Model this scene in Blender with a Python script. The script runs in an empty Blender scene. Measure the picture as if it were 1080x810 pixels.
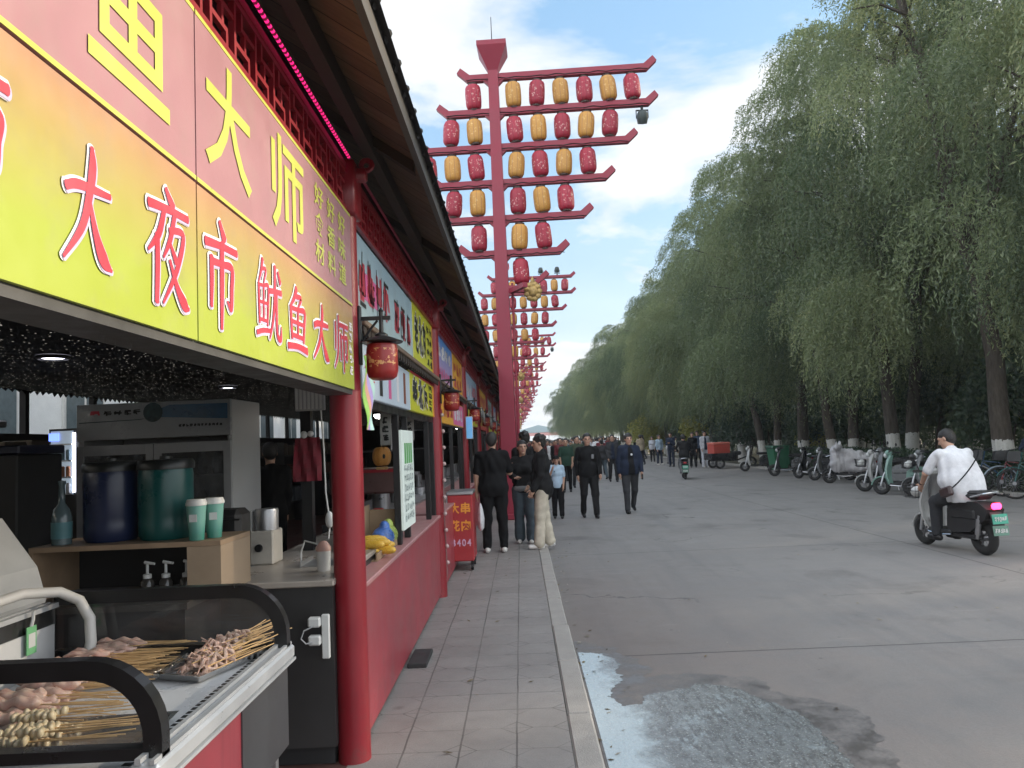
import bpy, math, random
import numpy as np
from mathutils import Vector, Matrix
random.seed(7); rng = np.random.default_rng(7)
S = bpy.context.scene; COL = S.collection
rad = math.radians

# ------------------------------------------------------------------ camera
CAMROT = Matrix(((1,0,0),(0,1,0),(0,0,1)))
def camera():
    f, r = 812.0, .044
    Y = Vector(((549-540)/f, -(466-405)/f, -1)).normalized()
    u = Vector((-math.sin(r), math.cos(r), 0)); Z = (u-Y*u.dot(Y)).normalized(); X = Y.cross(Z)
    m = Matrix((X, Y, Z))
    cd = bpy.data.cameras.new('camera'); cd.sensor_width = 36; cd.lens = 36*f/1080; cd.clip_start = .05; cd.clip_end = 3000
    o = bpy.data.objects.new('camera', cd); COL.objects.link(o)
    o.matrix_world = Matrix.Translation((0,0,1.6)) @ m.to_4x4(); S.camera = o
camera()
# ------------------------------------------------------------------ light, sky, exposure
SUN_AZ, SUN_EL = rad(72), rad(17)
def light():
    w = bpy.data.worlds.new("World"); S.world = w; w.use_nodes = True
    nt = w.node_tree; nt.nodes.clear(); N = nt.nodes.new; L = nt.links.new
    out = N('ShaderNodeOutputWorld'); bg = N('ShaderNodeBackground'); L(bg.outputs[0], out.inputs[0])
    sky = N('ShaderNodeTexSky'); sky.sky_type = 'NISHITA'; sky.sun_disc = False
    sky.sun_elevation = SUN_EL; sky.sun_rotation = SUN_AZ; sky.air_density = 1.0; sky.dust_density = 1.2; sky.ozone_density = 1.2
    tc = N('ShaderNodeTexCoord'); sep = N('ShaderNodeSeparateXYZ'); L(tc.outputs['Generated'], sep.inputs[0])
    def mth(op, a, b=None, c=False):
        n = N('ShaderNodeMath'); n.operation = op; n.use_clamp = c
        for i, v in enumerate((a, b)):
            if v is None: continue
            if hasattr(v, 'is_output'): L(v, n.inputs[i])
            else: n.inputs[i].default_value = v
        return n.outputs[0]
    den = mth('ADD', mth('MAXIMUM', sep.outputs[2], 0), .16)
    cmb = N('ShaderNodeCombineXYZ'); L(mth('DIVIDE', sep.outputs[0], den), cmb.inputs[0]); L(mth('DIVIDE', sep.outputs[1], den), cmb.inputs[1])
    n1 = N('ShaderNodeTexNoise'); n1.inputs['Scale'].default_value = 1.15; n1.inputs['Detail'].default_value = 9; n1.inputs['Roughness'].default_value = .58; n1.inputs['Distortion'].default_value = .25
    mp = N('ShaderNodeMapping'); mp.inputs['Location'].default_value = (2.1, 0.3, 0); L(cmb.outputs[0], mp.inputs[0]); L(mp.outputs[0], n1.inputs[0])
    rp = N('ShaderNodeValToRGB'); rp.color_ramp.elements[0].position = .45; rp.color_ramp.elements[1].position = .55
    L(n1.outputs[0], rp.inputs[0])
    # thin white veil that thickens towards the horizon, as on a hazy afternoon
    veil = mth('POWER', mth('SUBTRACT', 1.0, mth('MAXIMUM', sep.outputs[2], 0)), 5.0)
    # sky ahead is dimmed; unseen sky elsewhere is brightened to light the street
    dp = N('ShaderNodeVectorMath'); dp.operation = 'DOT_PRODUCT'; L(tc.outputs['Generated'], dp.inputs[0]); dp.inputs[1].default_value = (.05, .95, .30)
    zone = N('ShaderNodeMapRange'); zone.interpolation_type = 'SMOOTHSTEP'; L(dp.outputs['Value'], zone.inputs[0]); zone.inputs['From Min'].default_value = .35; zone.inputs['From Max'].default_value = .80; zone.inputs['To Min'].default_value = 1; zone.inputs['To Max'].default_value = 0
    cov = mth('MAXIMUM', mth('ADD', mth('MULTIPLY', rp.outputs[0], .93), mth('MULTIPLY', zone.outputs[0], .45)), mth('MULTIPLY', veil, .9), True)
    n2 = N('ShaderNodeTexNoise'); n2.inputs['Scale'].default_value = 3.0; n2.inputs['Detail'].default_value = 5; L(mp.outputs[0], n2.inputs[0])
    cc = N('ShaderNodeMix'); cc.data_type = 'RGBA'; cc.inputs['A'].default_value = (6.4, 6.8, 7.4, 1); cc.inputs['B'].default_value = (10.4, 10.4, 10.2, 1); L(n2.outputs[0], cc.inputs['Factor'])
    mx = N('ShaderNodeMix'); mx.data_type = 'RGBA'; L(cov, mx.inputs['Factor'])
    sk = N('ShaderNodeMix'); sk.data_type = 'RGBA'; sk.blend_type = 'ADD'; sk.inputs['Factor'].default_value = 1.0
    L(sky.outputs[0], sk.inputs['A']); sk.inputs['B'].default_value = (1.6, 3.1, 4.7, 1)
    L(sk.outputs['Result'], mx.inputs['A']); L(cc.outputs['Result'], mx.inputs['B'])
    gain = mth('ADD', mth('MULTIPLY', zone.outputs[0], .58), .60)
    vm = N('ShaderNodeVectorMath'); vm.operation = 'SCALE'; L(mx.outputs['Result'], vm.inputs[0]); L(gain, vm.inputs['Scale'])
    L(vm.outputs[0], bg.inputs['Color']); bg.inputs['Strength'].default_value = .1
    ld = bpy.data.lights.new('sun', 'SUN'); ld.energy = 3.0; ld.angle = rad(1.5); ld.color = (1, .86, .66)
    lo = bpy.data.objects.new('sun', ld); COL.objects.link(lo)
    d = Vector((math.sin(SUN_AZ)*math.cos(SUN_EL), math.cos(SUN_AZ)*math.cos(SUN_EL), math.sin(SUN_EL)))
    lo.rotation_euler = d.to_track_quat('Z', 'Y').to_euler()
light()
vs = S.view_settings; S.display_settings.display_device = 'sRGB'
vs.view_transform = 'Standard'; vs.look = 'None'; vs.gamma = 1; vs.use_curve_mapping = False
vs.exposure = 1.07
cy = S.cycles
try:
    cy.use_denoising = True; cy.denoiser = 'OPENIMAGEDENOISE'
except Exception: pass
cy.max_bounces = 6; cy.diffuse_bounces = 3; cy.glossy_bounces = 3; cy.transmission_bounces = 4; cy.transparent_max_bounces = 8
cy.volume_bounces = 0; cy.caustics_reflective = False; cy.caustics_refractive = False; cy.sample_clamp_indirect = 4
HAZE_DENSITY = .0007

# ------------------------------------------------------------------ materials
_M = {}
def mat(key, col=(.5,.5,.5), rough=.6, metal=0, var=.15, scale=6, bump=0, bscale=80, emit=0, ecol=None, spec=.5, dirt=0, build=None):
    if key in _M: return _M[key]
    m = bpy.data.materials.new(key); m.use_nodes = True; nt = m.node_tree; b = nt.nodes['Principled BSDF']
    N = nt.nodes.new; L = nt.links.new
    b.inputs['Roughness'].default_value = rough; b.inputs['Metallic'].default_value = metal
    b.inputs['Specular IOR Level'].default_value = spec
    b.inputs['Base Color'].default_value = (*col, 1)
    tc = N('ShaderNodeTexCoord')
    if var:
        n = N('ShaderNodeTexNoise'); n.inputs['Scale'].default_value = scale; n.inputs['Detail'].default_value = 5; n.inputs['Roughness'].default_value = .65
        L(tc.outputs['Object'], n.inputs[0])
        r = N('ShaderNodeMapRange'); r.inputs['From Min'].default_value = .3; r.inputs['From Max'].default_value = .7
        r.inputs['To Min'].default_value = 1-var; r.inputs['To Max'].default_value = 1+var; L(n.outputs[0], r.inputs[0])
        v = N('ShaderNodeVectorMath'); v.operation = 'SCALE'; v.inputs[0].default_value = col; L(r.outputs[0], v.inputs['Scale'])
        L(v.outputs[0], b.inputs['Base Color'])
        r2 = N('ShaderNodeMapRange'); r2.inputs['From Min'].default_value = .3; r2.inputs['From Max'].default_value = .7
        r2.inputs['To Min'].default_value = max(.03, rough-.1); r2.inputs['To Max'].default_value = min(1, rough+.12); L(n.outputs[0], r2.inputs[0]); L(r2.outputs[0], b.inputs['Roughness'])
        if dirt:
            nd = N('ShaderNodeTexNoise'); nd.inputs['Scale'].default_value = 3.1; nd.inputs['Detail'].default_value = 9; nd.inputs['Roughness'].default_value = .75; L(tc.outputs['Object'], nd.inputs[0])
            rd = N('ShaderNodeMapRange'); rd.inputs['From Min'].default_value = .55; rd.inputs['From Max'].default_value = .75; rd.inputs['To Max'].default_value = dirt; L(nd.outputs[0], rd.inputs[0])
            mx = N('ShaderNodeMix'); mx.data_type = 'RGBA'; L(rd.outputs[0], mx.inputs['Factor']); L(v.outputs[0], mx.inputs['A']); mx.inputs['B'].default_value = (.1,.085,.07,1)
            L(mx.outputs['Result'], b.inputs['Base Color'])
    if bump:
        n = N('ShaderNodeTexNoise'); n.inputs['Scale'].default_value = bscale; n.inputs['Detail'].default_value = 4; L(tc.outputs['Object'], n.inputs[0])
        bp = N('ShaderNodeBump'); bp.inputs['Strength'].default_value = bump; bp.inputs['Distance'].default_value = .01; L(n.outputs[0], bp.inputs['Height']); L(bp.outputs[0], b.inputs['Normal'])
    if emit:
        b.inputs['Emission Color'].default_value = (*(ecol or col), 1); b.inputs['Emission Strength'].default_value = emit
    if build: build(nt, b, tc)
    _M[key] = m
    return m

class G:
    """small node helper"""
    def __init__(s, nt): s.nt = nt
    def n(s, t, **k):
        x = s.nt.nodes.new(t)
        for a, v in k.items(): setattr(x, a, v)
        return x
    def put(s, v, sock):
        if hasattr(v, 'is_output'): s.nt.links.new(v, sock)
        else: sock.default_value = v
    def m(s, op, a, b=0.0, c=None, clamp=False):
        x = s.n('ShaderNodeMath', operation=op, use_clamp=clamp); s.put(a, x.inputs[0]); s.put(b, x.inputs[1])
        if c is not None: s.put(c, x.inputs[2])
        return x.outputs[0]
    def noise(s, vec, scale, detail=4, rough=.5, dist=0):
        x = s.n('ShaderNodeTexNoise'); s.put(vec, x.inputs['Vector']); x.inputs['Scale'].default_value = scale; x.inputs['Detail'].default_value = detail; x.inputs['Roughness'].default_value = rough; x.inputs['Distortion'].default_value = dist
        return x.outputs[0]
    def rng(s, v, a, b, c=0.0, d=1.0):
        x = s.n('ShaderNodeMapRange'); s.put(v, x.inputs[0])
        for i, q in zip(('From Min','From Max','To Min','To Max'), (a,b,c,d)): x.inputs[i].default_value = q
        return x.outputs[0]
    def mix(s, f, a, b):
        x = s.n('ShaderNodeMix', data_type='RGBA'); s.put(f, x.inputs['Factor'])
        for q, k in ((a,'A'), (b,'B')):
            if isinstance(q, tuple) and len(q) == 3: q = (*q, 1)
            s.put(q, x.inputs[k])
        return x.outputs['Result']
    def xyz(s, v):
        x = s.n('ShaderNodeSeparateXYZ'); s.put(v, x.inputs[0]); return x.outputs
    def link(s, a, b): s.nt.links.new(a, b)

# ------------------------------------------------------------------ mesh builder
def ortho(d):
    d = d.normalized(); a = Vector((0,0,1)) if abs(d.z) < .9 else Vector((1,0,0))
    x = d.cross(a).normalized(); return x, d.cross(x).normalized()
class MB:
    def __init__(s): s.v = []; s.f = []; s.mi = []
    def add(s, vs, fs, mi=0):
        o = len(s.v); s.v += [tuple(p) for p in vs]; s.f += [tuple(i+o for i in f) for f in fs]; s.mi += [mi]*len(fs); return s
    def box(s, c, d, mi=0, rot=None, bev=0):
        x, y, z = [q/2 for q in d]; M = rot or Matrix.Identity(3)
        if bev:
            b = min(bev, x*.9, y*.9, z*.9); P = []; idx = {}
            for sx in (-1,1):
                for sy in (-1,1):
                    for sz in (-1,1):
                        idx[sx,sy,sz] = len(P)
                        P += [(sx*x, sy*(y-b), sz*(z-b)), (sx*(x-b), sy*y, sz*(z-b)), (sx*(x-b), sy*(y-b), sz*z)]
            F = []
            for sg in (-1,1):
                F.append([idx[sg,a,b_]+0 for a,b_ in ((-1,-1),(1,-1),(1,1),(-1,1))][::sg])
                F.append([idx[a,sg,b_]+1 for a,b_ in ((-1,-1),(-1,1),(1,1),(1,-1))][::sg])
                F.append([idx[a,b_,sg]+2 for a,b_ in ((-1,-1),(1,-1),(1,1),(-1,1))][::sg])
            for s1 in (-1,1):
                for s2 in (-1,1):
                    q = s1*s2
                    F.append([idx[s1,s2,-1]+0, idx[s1,s2,-1]+1, idx[s1,s2,1]+1, idx[s1,s2,1]+0][::q])
                    F.append([idx[s1,-1,s2]+2, idx[s1,-1,s2]+0, idx[s1,1,s2]+0, idx[s1,1,s2]+2][::-q][::-1][::-1])
                    F.append([idx[-1,s1,s2]+1, idx[-1,s1,s2]+2, idx[1,s1,s2]+2, idx[1,s1,s2]+1][::-q][::-1][::-1])
            for k, i in idx.items():
                F.append([i, i+1, i+2][::(k[0]*k[1]*k[2])])
            vs = [Vector(c)+M@Vector(p) for p in P]
        else:
            vs = [Vector(c)+M@Vector((a*x, b*y, g*z)) for a in (-1,1) for b in (-1,1) for g in (-1,1)]
            F = [(0,1,3,2),(4,6,7,5),(0,4,5,1),(2,3,7,6),(0,2,6,4),(1,5,7,3)]
        return s.add(vs, F, mi)
    def b2(s, a, b, mi=0, bev=0):
        return s.box([(p+q)/2 for p,q in zip(a,b)], [abs(p-q) for p,q in zip(a,b)], mi, None, bev)
    def cyl(s, p0, p1, r0, r1=None, n=12, mi=0, cap=True):
        return s.tube([p0, p1], [r0, r0 if r1 is None else r1], n, mi, cap)
    def tube(s, pts, r, n=8, mi=0, cap=True):
        pts = [Vector(p) for p in pts]; m = len(pts)
        if not hasattr(r, '__len__'): r = [r]*m
        vs = []; u = None
        for i, p in enumerate(pts):
            d = (pts[min(i+1,m-1)]-pts[max(i-1,0)])
            if u is None: u, w = ortho(d)
            else:
                d = d.normalized(); u = (u-d*u.dot(d)).normalized(); w = d.cross(u)
            for k in range(n):
                a = 2*math.pi*k/n; vs.append(p+(u*math.cos(a)+w*math.sin(a))*r[i])
        fs = [(i*n+k, i*n+(k+1)%n, (i+1)*n+(k+1)%n, (i+1)*n+k) for i in range(m-1) for k in range(n)]
        if cap: fs += [tuple(range(n))[::-1], tuple((m-1)*n+k for k in range(n))]
        return s.add(vs, fs, mi)
    def lathe(s, prof, c=(0,0,0), n=16, mi=0, axis=None, cap=True, sx=1, sy=1):
        vs = []; c = Vector(c); R = axis or Matrix.Identity(3)
        for r, z in prof:
            for k in range(n):
                a = 2*math.pi*(k+.5)/n; vs.append(c+R@Vector((r*math.cos(a)*sx, r*math.sin(a)*sy, z)))
        m = len(prof)
        fs = [(i*n+k, i*n+(k+1)%n, (i+1)*n+(k+1)%n, (i+1)*n+k) for i in range(m-1) for k in range(n)]
        if cap: fs += [tuple(range(n))[::-1], tuple((m-1)*n+k for k in range(n))]
        return s.add(vs, fs, mi)
    def torus(s, c, R, r, axis='x', n=20, k=8, mi=0, a0=0, a1=2*math.pi):
        c = Vector(c); pts = []
        full = abs(a1-a0-2*math.pi) < 1e-6
        for i in range(n+(0 if full else 1)):
            a = a0+(a1-a0)*i/n
            pts.append((math.cos(a), math.sin(a)))
        vs = []
        for ca, sa in pts:
            for j in range(k):
                b = 2*math.pi*j/k; rr = R+r*math.cos(b); t = r*math.sin(b)
                q = {'x': (t, rr*ca, rr*sa), 'y': (rr*ca, t, rr*sa), 'z': (rr*ca, rr*sa, t)}[axis]
                vs.append(c+Vector(q))
        m = len(pts); fs = [(i*k+j, i*k+(j+1)%k, ((i+1)%m)*k+(j+1)%k, ((i+1)%m)*k+j) for i in range(m if full else m-1) for j in range(k)]
        return s.add(vs, fs, mi)
    def ell(s, c, r, n=12, m=8, mi=0, rot=None):
        R = rot or Matrix.Identity(3); c = Vector(c); vs = []
        for i in range(1, m):
            t = math.pi*i/m
            for k in range(n):
                a = 2*math.pi*k/n; vs.append(c+R@Vector((r[0]*math.sin(t)*math.cos(a), r[1]*math.sin(t)*math.sin(a), -r[2]*math.cos(t))))
        b = len(vs); vs += [c+R@Vector((0,0,-r[2])), c+R@Vector((0,0,r[2]))]
        fs = [(i*n+k, i*n+(k+1)%n, (i+1)*n+(k+1)%n, (i+1)*n+k) for i in range(m-2) for k in range(n)]
        fs += [(b, (k+1)%n, k) for k in range(n)] + [(b+1, (m-2)*n+k, (m-2)*n+(k+1)%n) for k in range(n)]
        return s.add(vs, fs, mi)
    def prism(s, poly, a, b, plane='yz', mi=0):
        """extrude a 2-D outline between two offsets along the missing axis"""
        def q(p, t): return {'yz': (t, p[0], p[1]), 'xz': (p[0], t, p[1]), 'xy': (p[0], p[1], t)}[plane]
        n = len(poly); vs = [q(p, a) for p in poly]+[q(p, b) for p in poly]
        fs = [tuple(range(n))[::-1], tuple(range(n, 2*n))]+[(i, (i+1)%n, n+(i+1)%n, n+i) for i in range(n)]
        return s.add(vs, fs, mi)
    def build(s, name, mats, parent=None, smooth=False, loc=None):
        me = bpy.data.meshes.new(name); me.from_pydata(s.v, [], s.f)
        if not isinstance(mats, (list, tuple)): mats = [mats]
        for m in mats: me.materials.append(m)
        if any(s.mi): me.polygons.foreach_set('material_index', s.mi)
        import bmesh
        bm = bmesh.new(); bm.from_mesh(me); bmesh.ops.recalc_face_normals(bm, faces=bm.faces); bm.to_mesh(me); bm.free()
        if smooth:
            me.shade_smooth() if smooth is True else me.polygons.foreach_set('use_smooth', [True]*len(me.polygons))
            try:
                me.set_sharp_from_angle(angle=rad(50))
            except Exception: pass
        return link(me, name, parent, loc)
def link(me, name, parent=None, loc=None):
    o = bpy.data.objects.new(name, me); COL.objects.link(o)
    if parent: o.parent = parent
    if loc: o.location = loc
    return o
def np_mesh(name, V, F, mats, smooth=False, attr=None, mi=None):
    me = bpy.data.meshes.new(name); V = np.asarray(V, np.float32); F = np.asarray(F, np.int32); k = F.shape[1]
    me.vertices.add(len(V)); me.vertices.foreach_set('co', V.ravel())
    me.loops.add(F.size); me.loops.foreach_set('vertex_index', F.ravel())
    me.polygons.add(len(F)); me.polygons.foreach_set('loop_start', np.arange(0, F.size, k, dtype=np.int32))
    for m in (mats if isinstance(mats, (list, tuple)) else [mats]): me.materials.append(m)
    if mi is not None: me.polygons.foreach_set('material_index', np.asarray(mi, np.int32))
    me.polygons.foreach_set('use_smooth', np.full(len(F), bool(smooth)))
    if attr is not None:
        a = me.attributes.new('tint', 'FLOAT', 'POINT'); a.data.foreach_set('value', np.asarray(attr, np.float32))
    me.update(); me.validate(); return me

def tag(o, label, cat, group=None, kind=None):
    o['label'] = label; o['category'] = cat
    if group: o['group'] = group
    if kind: o['kind'] = kind
    return o
def thing(name, label, cat, loc=(0,0,0), rz=0, group=None):
    o = bpy.data.objects.new(name, None); COL.objects.link(o); o.location = loc; o.rotation_euler = (0,0,rz)
    o.empty_display_size = .1
    return tag(o, label, cat, group)
def struct(o): o['kind'] = 'structure'; return o
def dup(o, parent=None):
    c = o.copy(); COL.objects.link(c)
    if parent: c.parent = parent
    for ch in list(o.children): dup(ch, c)
    return c
def place(o, loc, rz=None, label=None, group=None, sc=None):
    o.location = loc
    if rz is not None: o.rotation_euler = (0,0,rz)
    if label: o['label'] = label
    if group: o['group'] = group
    if sc: o.scale = (sc,)*3 if not hasattr(sc, '__len__') else sc
    return o

# ------------------------------------------------------------------ lettering
_glyphs = {}
def glyph(ch, bold=0.0):
    k = (ch, bold)
    if k not in _glyphs:
        c = bpy.data.curves.new('t', 'FONT'); c.body = ch; c.size = 1; c.offset = bold; c.resolution_u = 3; c.fill_mode = 'FRONT'
        o = bpy.data.objects.new('t', c); COL.objects.link(o)
        dg = bpy.context.evaluated_depsgraph_get(); me = bpy.data.meshes.new_from_object(o.evaluated_get(dg))
        V = np.array([v.co[:2] for v in me.vertices]); F = [tuple(p.vertices) for p in me.polygons]
        bpy.data.objects.remove(o); bpy.data.curves.remove(c); bpy.data.meshes.remove(me)
        _glyphs[k] = (V, F)
    return _glyphs[k]
def put_glyph(mb, ch, y0, y1, z0, z1, x, bold=0.0, mi=0, pad=0, wob=0, plane='x', flip=1, shear=0, ref=None):
    V, F = glyph(ch, bold); R, _ = glyph(ch, ref if ref is not None else bold)
    lo, hi = R.min(0), R.max(0)
    if ch in '一': lo[1] -= .2; hi[1] += .2
    U = (V-lo)/(hi-lo)
    if wob:
        U = U+wob*np.stack([np.sin(U[:,1]*5.1+1)*.6, np.sin(U[:,0]*4.3+.5)], 1)
    U[:,1] += shear*U[:,0]
    a = y0+(y1-y0)*U[:,0]; b = z0+(z1-z0)*U[:,1]
    if plane == 'x': P = [(x, p, q) for p, q in zip(a, b)]
    else: P = [(p, x, q) for p, q in zip(a, b)]
    mb.add(P, F, mi)
def scribble(mb, y0, y1, z0, z1, x, n, seed, mi=0, t=.09, plane='x', rows=1):
    """unreadable small print: little stroke clusters, one per character cell"""
    r = random.Random(seed)
    w = (y1-y0)/n; h = (z1-z0)/rows
    for k in range(rows):
        for i in range(n):
            a, b = y0+w*i+w*.08, y0+w*(i+1)-w*.08; c, d = z0+h*k+h*.08, z0+h*(k+1)-h*.08
            tw, th = (b-a)*t, (d-c)*t
            for _ in range(3):
                z = r.uniform(c+th, d-th); q0 = r.uniform(a, a+(b-a)*.3); q1 = r.uniform(b-(b-a)*.3, b)
                R4 = [(q0,z-th),(q1,z-th),(q1,z+th),(q0,z+th)]
                mb.add([(x,p,q) if plane == 'x' else (p,x,q) for p,q in R4], [(0,1,2,3)], mi)
            for _ in range(3):
                y = r.uniform(a+tw, b-tw); q0 = r.uniform(c, c+(d-c)*.35); q1 = r.uniform(d-(d-c)*.35, d); s = r.uniform(-.25,.25)*(b-a)
                R4 = [(y-tw+s,q0),(y+tw+s,q0),(y+tw,q1),(y-tw,q1)]
                mb.add([(x+.0006,p,q) if plane == 'x' else (p,x-.0006,q) for p,q in R4], [(0,1,2,3)], mi)

# ------------------------------------------------------------------ structure: ground, road, pavement, kerbs, water
RZ = -.05
def road_nodes(nt, b, tc):
    g = G(nt); geo = g.n('ShaderNodeNewGeometry'); P = geo.outputs['Position']; x, y, z = g.xyz(P)
    n1 = g.noise(P, .35, 6, .6); n2 = g.noise(P, 2.2, 8, .7); n3 = g.noise(P, 90, 3, .6); n4 = g.noise(P, .9, 5, .6, .6)
    st = g.n('ShaderNodeVectorMath', operation='MULTIPLY'); g.put(P, st.inputs[0]); st.inputs[1].default_value = (3.2, .22, 1)
    trk = g.noise(st.outputs[0], 1.0, 5, .6)
    c = g.mix(g.rng(n1, .3, .7), (.18,.168,.16), (.24,.224,.212))
    c = g.mix(g.rng(n2, .35, .75, 0, .55), c, (.245,.228,.213))
    c = g.mix(g.rng(trk, .5, .72, 0, .45), c, (.135,.132,.134))
    c = g.mix(g.rng(n3, .35, .65, 0, .35), c, (.12,.117,.115))
    c = g.mix(g.rng(n4, .56, .70, 0, .6), c, (.105,.097,.092))
    # brownish wear near the stalls
    c = g.mix(g.m('MULTIPLY', g.m('MULTIPLY', g.rng(y, 11, 6, 0, .85), g.rng(x, 2.6, .5, 0, 1)), g.rng(n1, .3, .55, .4, 1)), c, (.16,.128,.113)); c = g.mix(g.m('MULTIPLY', g.rng(y, 10, 3, 0, .5), g.rng(n2, .4, .6)), c, (.2,.17,.155))
    # contraction joints across the slab and one along it, a little ragged
    w = g.m('MULTIPLY', g.m('SUBTRACT', g.noise(P, 4, 4), .5), .03)
    yy = g.m('ADD', g.m('ADD', y, w), -5.98-26)
    fr = g.m('SUBTRACT', g.m('FLOORED_MODULO', g.m('ADD', yy, 2.6), 5.2), 2.6)
    j = g.m('LESS_THAN', g.m('ABSOLUTE', fr), .011)
    lx = g.m('LESS_THAN', g.m('ABSOLUTE', g.m('SUBTRACT', g.m('ADD', x, w), 5.35)), .012)
    jj = g.m('MAXIMUM', j, lx)
    c = g.mix(g.m('MULTIPLY', jj, .75), c, (.045,.042,.04))
    # hairline cracks
    v = g.n('ShaderNodeTexVoronoi', feature='DISTANCE_TO_EDGE'); v.inputs['Scale'].default_value = .33
    wv = g.n('ShaderNodeVectorMath', operation='ADD'); g.put(P, wv.inputs[0])
    nn = g.n('ShaderNodeTexNoise'); nn.inputs['Scale'].default_value = 1.6; nn.inputs['Detail'].default_value = 6; g.put(P, nn.inputs['Vector']); g.put(nn.outputs['Color'], wv.inputs[1]); g.put(wv.outputs[0], v.inputs['Vector'])
    ck = g.m('MULTIPLY', g.m('LESS_THAN', v.outputs['Distance'], .005), g.rng(n1, .5, .58))
    c = g.mix(g.m('MULTIPLY', ck, .7), c, (.07,.066,.063))
    sp = g.n('ShaderNodeTexVoronoi'); sp.inputs['Scale'].default_value = 2.1; g.put(P, sp.inputs['Vector'])
    c = g.mix(g.m('MULTIPLY', g.m('LESS_THAN', sp.outputs['Distance'], .035), .5), c, (.06,.055,.05))
    # oil drips and old wet marks, worn pale scuffs
    oil = g.n('ShaderNodeTexVoronoi'); oil.inputs['Scale'].default_value = .55; wo = g.n('ShaderNodeVectorMath', operation='ADD'); g.put(P, wo.inputs[0]); g.put(nn.outputs['Color'], wo.inputs[1]); g.put(wo.outputs[0], oil.inputs['Vector'])
    c = g.mix(g.m('MULTIPLY', g.rng(oil.outputs['Distance'], .2, .05), .5), c, (.08,.074,.07))
    sc = g.n('ShaderNodeVectorMath', operation='MULTIPLY'); g.put(P, sc.inputs[0]); sc.inputs[1].default_value = (.5, 3.5, 1); c = g.mix(g.rng(g.noise(sc.outputs[0], 1.3, 7, .75), .6, .75, 0, .5), c, (.29,.275,.26))
    g.link(c, b.inputs['Base Color'])
    g.link(g.rng(n2, .3, .7, .62, .9), b.inputs['Roughness'])
    bp = g.n('ShaderNodeBump'); bp.inputs['Strength'].default_value = .35; bp.inputs['Distance'].default_value = .006
    h = g.m('SUBTRACT', g.m('ADD', n3, g.m('MULTIPLY', n2, .8)), jj); g.link(h, bp.inputs['Height']); g.link(bp.outputs[0], b.inputs['Normal'])
def tile_nodes(nt, b, tc):
    g = G(nt); geo = g.n('ShaderNodeNewGeometry'); P = geo.outputs['Position']; x, y, z = g.xyz(P)
    w = g.m('MULTIPLY', g.m('SUBTRACT', g.noise(P, 3.5, 3), .5), .012)
    u = g.m('DIVIDE', g.m('ADD', g.m('ADD', x, w), 3.09), .3); v = g.m('DIVIDE', g.m('ADD', g.m('ADD', y, w), 30.04), .3)
    fu = g.m('FRACT', u); fv = g.m('FRACT', v)
    du = g.m('SUBTRACT', .5, g.m('ABSOLUTE', g.m('SUBTRACT', fu, .5))); dv = g.m('SUBTRACT', .5, g.m('ABSOLUTE', g.m('SUBTRACT', fv, .5)))
    fade = g.rng(g.noise(P, 1.3, 4), .36, .62, .25, 1); ex = g.m('LESS_THAN', du, .017); ey = g.m('MULTIPLY', g.m('LESS_THAN', dv, .015), g.m('MULTIPLY', fade, .75)); edge = g.m('MAXIMUM', g.m('MULTIPLY', ex, g.rng(g.noise(P, .9, 3), .35, .6, .45, 1)), ey)
    # pressed pattern: the corner cuts of an octagon
    dg = g.m('LESS_THAN', g.m('ABSOLUTE', g.m('SUBTRACT', g.m('ADD', du, dv), .3)), .016)
    wn = g.n('ShaderNodeTexWhiteNoise', noise_dimensions='2D'); cb = g.n('ShaderNodeCombineXYZ'); g.put(g.m('FLOOR', u), cb.inputs[0]); g.put(g.m('FLOOR', v), cb.inputs[1]); g.put(cb.outputs[0], wn.inputs['Vector'])
    rnd = wn.outputs['Value']
    n1 = g.noise(P, 1.1, 6, .65); n2 = g.noise(P, 9, 6, .7); n3 = g.noise(P, 120, 2)
    c = g.mix(rnd, (.272,.256,.243), (.30,.283,.268))
    c = g.mix(g.rng(n1, .35, .7, 0, .7), c, (.17,.155,.146))
    c = g.mix(g.rng(n2, .45, .75, 0, .5), c, (.3,.285,.27))
    c = g.mix(g.rng(n3, .4, .7, 0, .3), c, (.13,.12,.11))
    worn = g.rng(g.noise(P, 1.7, 4), .42, .58)
    c = g.mix(g.m('MULTIPLY', dg, g.m('MULTIPLY', worn, .65)), c, (.09,.082,.077))
    c = g.mix(g.m('MULTIPLY', edge, .8), c, (.07,.064,.06))
    st = g.n('ShaderNodeTexVoronoi'); st.inputs['Scale'].default_value = 1.9; g.put(P, st.inputs['Vector'])
    c = g.mix(g.m('MULTIPLY', g.rng(st.outputs['Distance'], .09, .02), .45), c, (.08,.07,.065))
    g.link(c, b.inputs['Base Color']); g.link(g.rng(n2, .3, .7, .5, .85), b.inputs['Roughness'])
    bp = g.n('ShaderNodeBump'); bp.inputs['Strength'].default_value = .5; bp.inputs['Distance'].default_value = .006
    g.link(g.m('SUBTRACT', g.m('MULTIPLY', n2, .7), g.m('MAXIMUM', edge, g.m('MULTIPLY', dg, .6))), bp.inputs['Height']); g.link(bp.outputs[0], b.inputs['Normal'])
def soil_nodes(nt, b, tc):
    g = G(nt); P = g.n('ShaderNodeNewGeometry').outputs['Position']
    c = g.mix(g.rng(g.noise(P, .6, 8, .7), .35, .65), (.05,.045,.032), (.075,.085,.04)); g.link(c, b.inputs['Base Color'])
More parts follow.
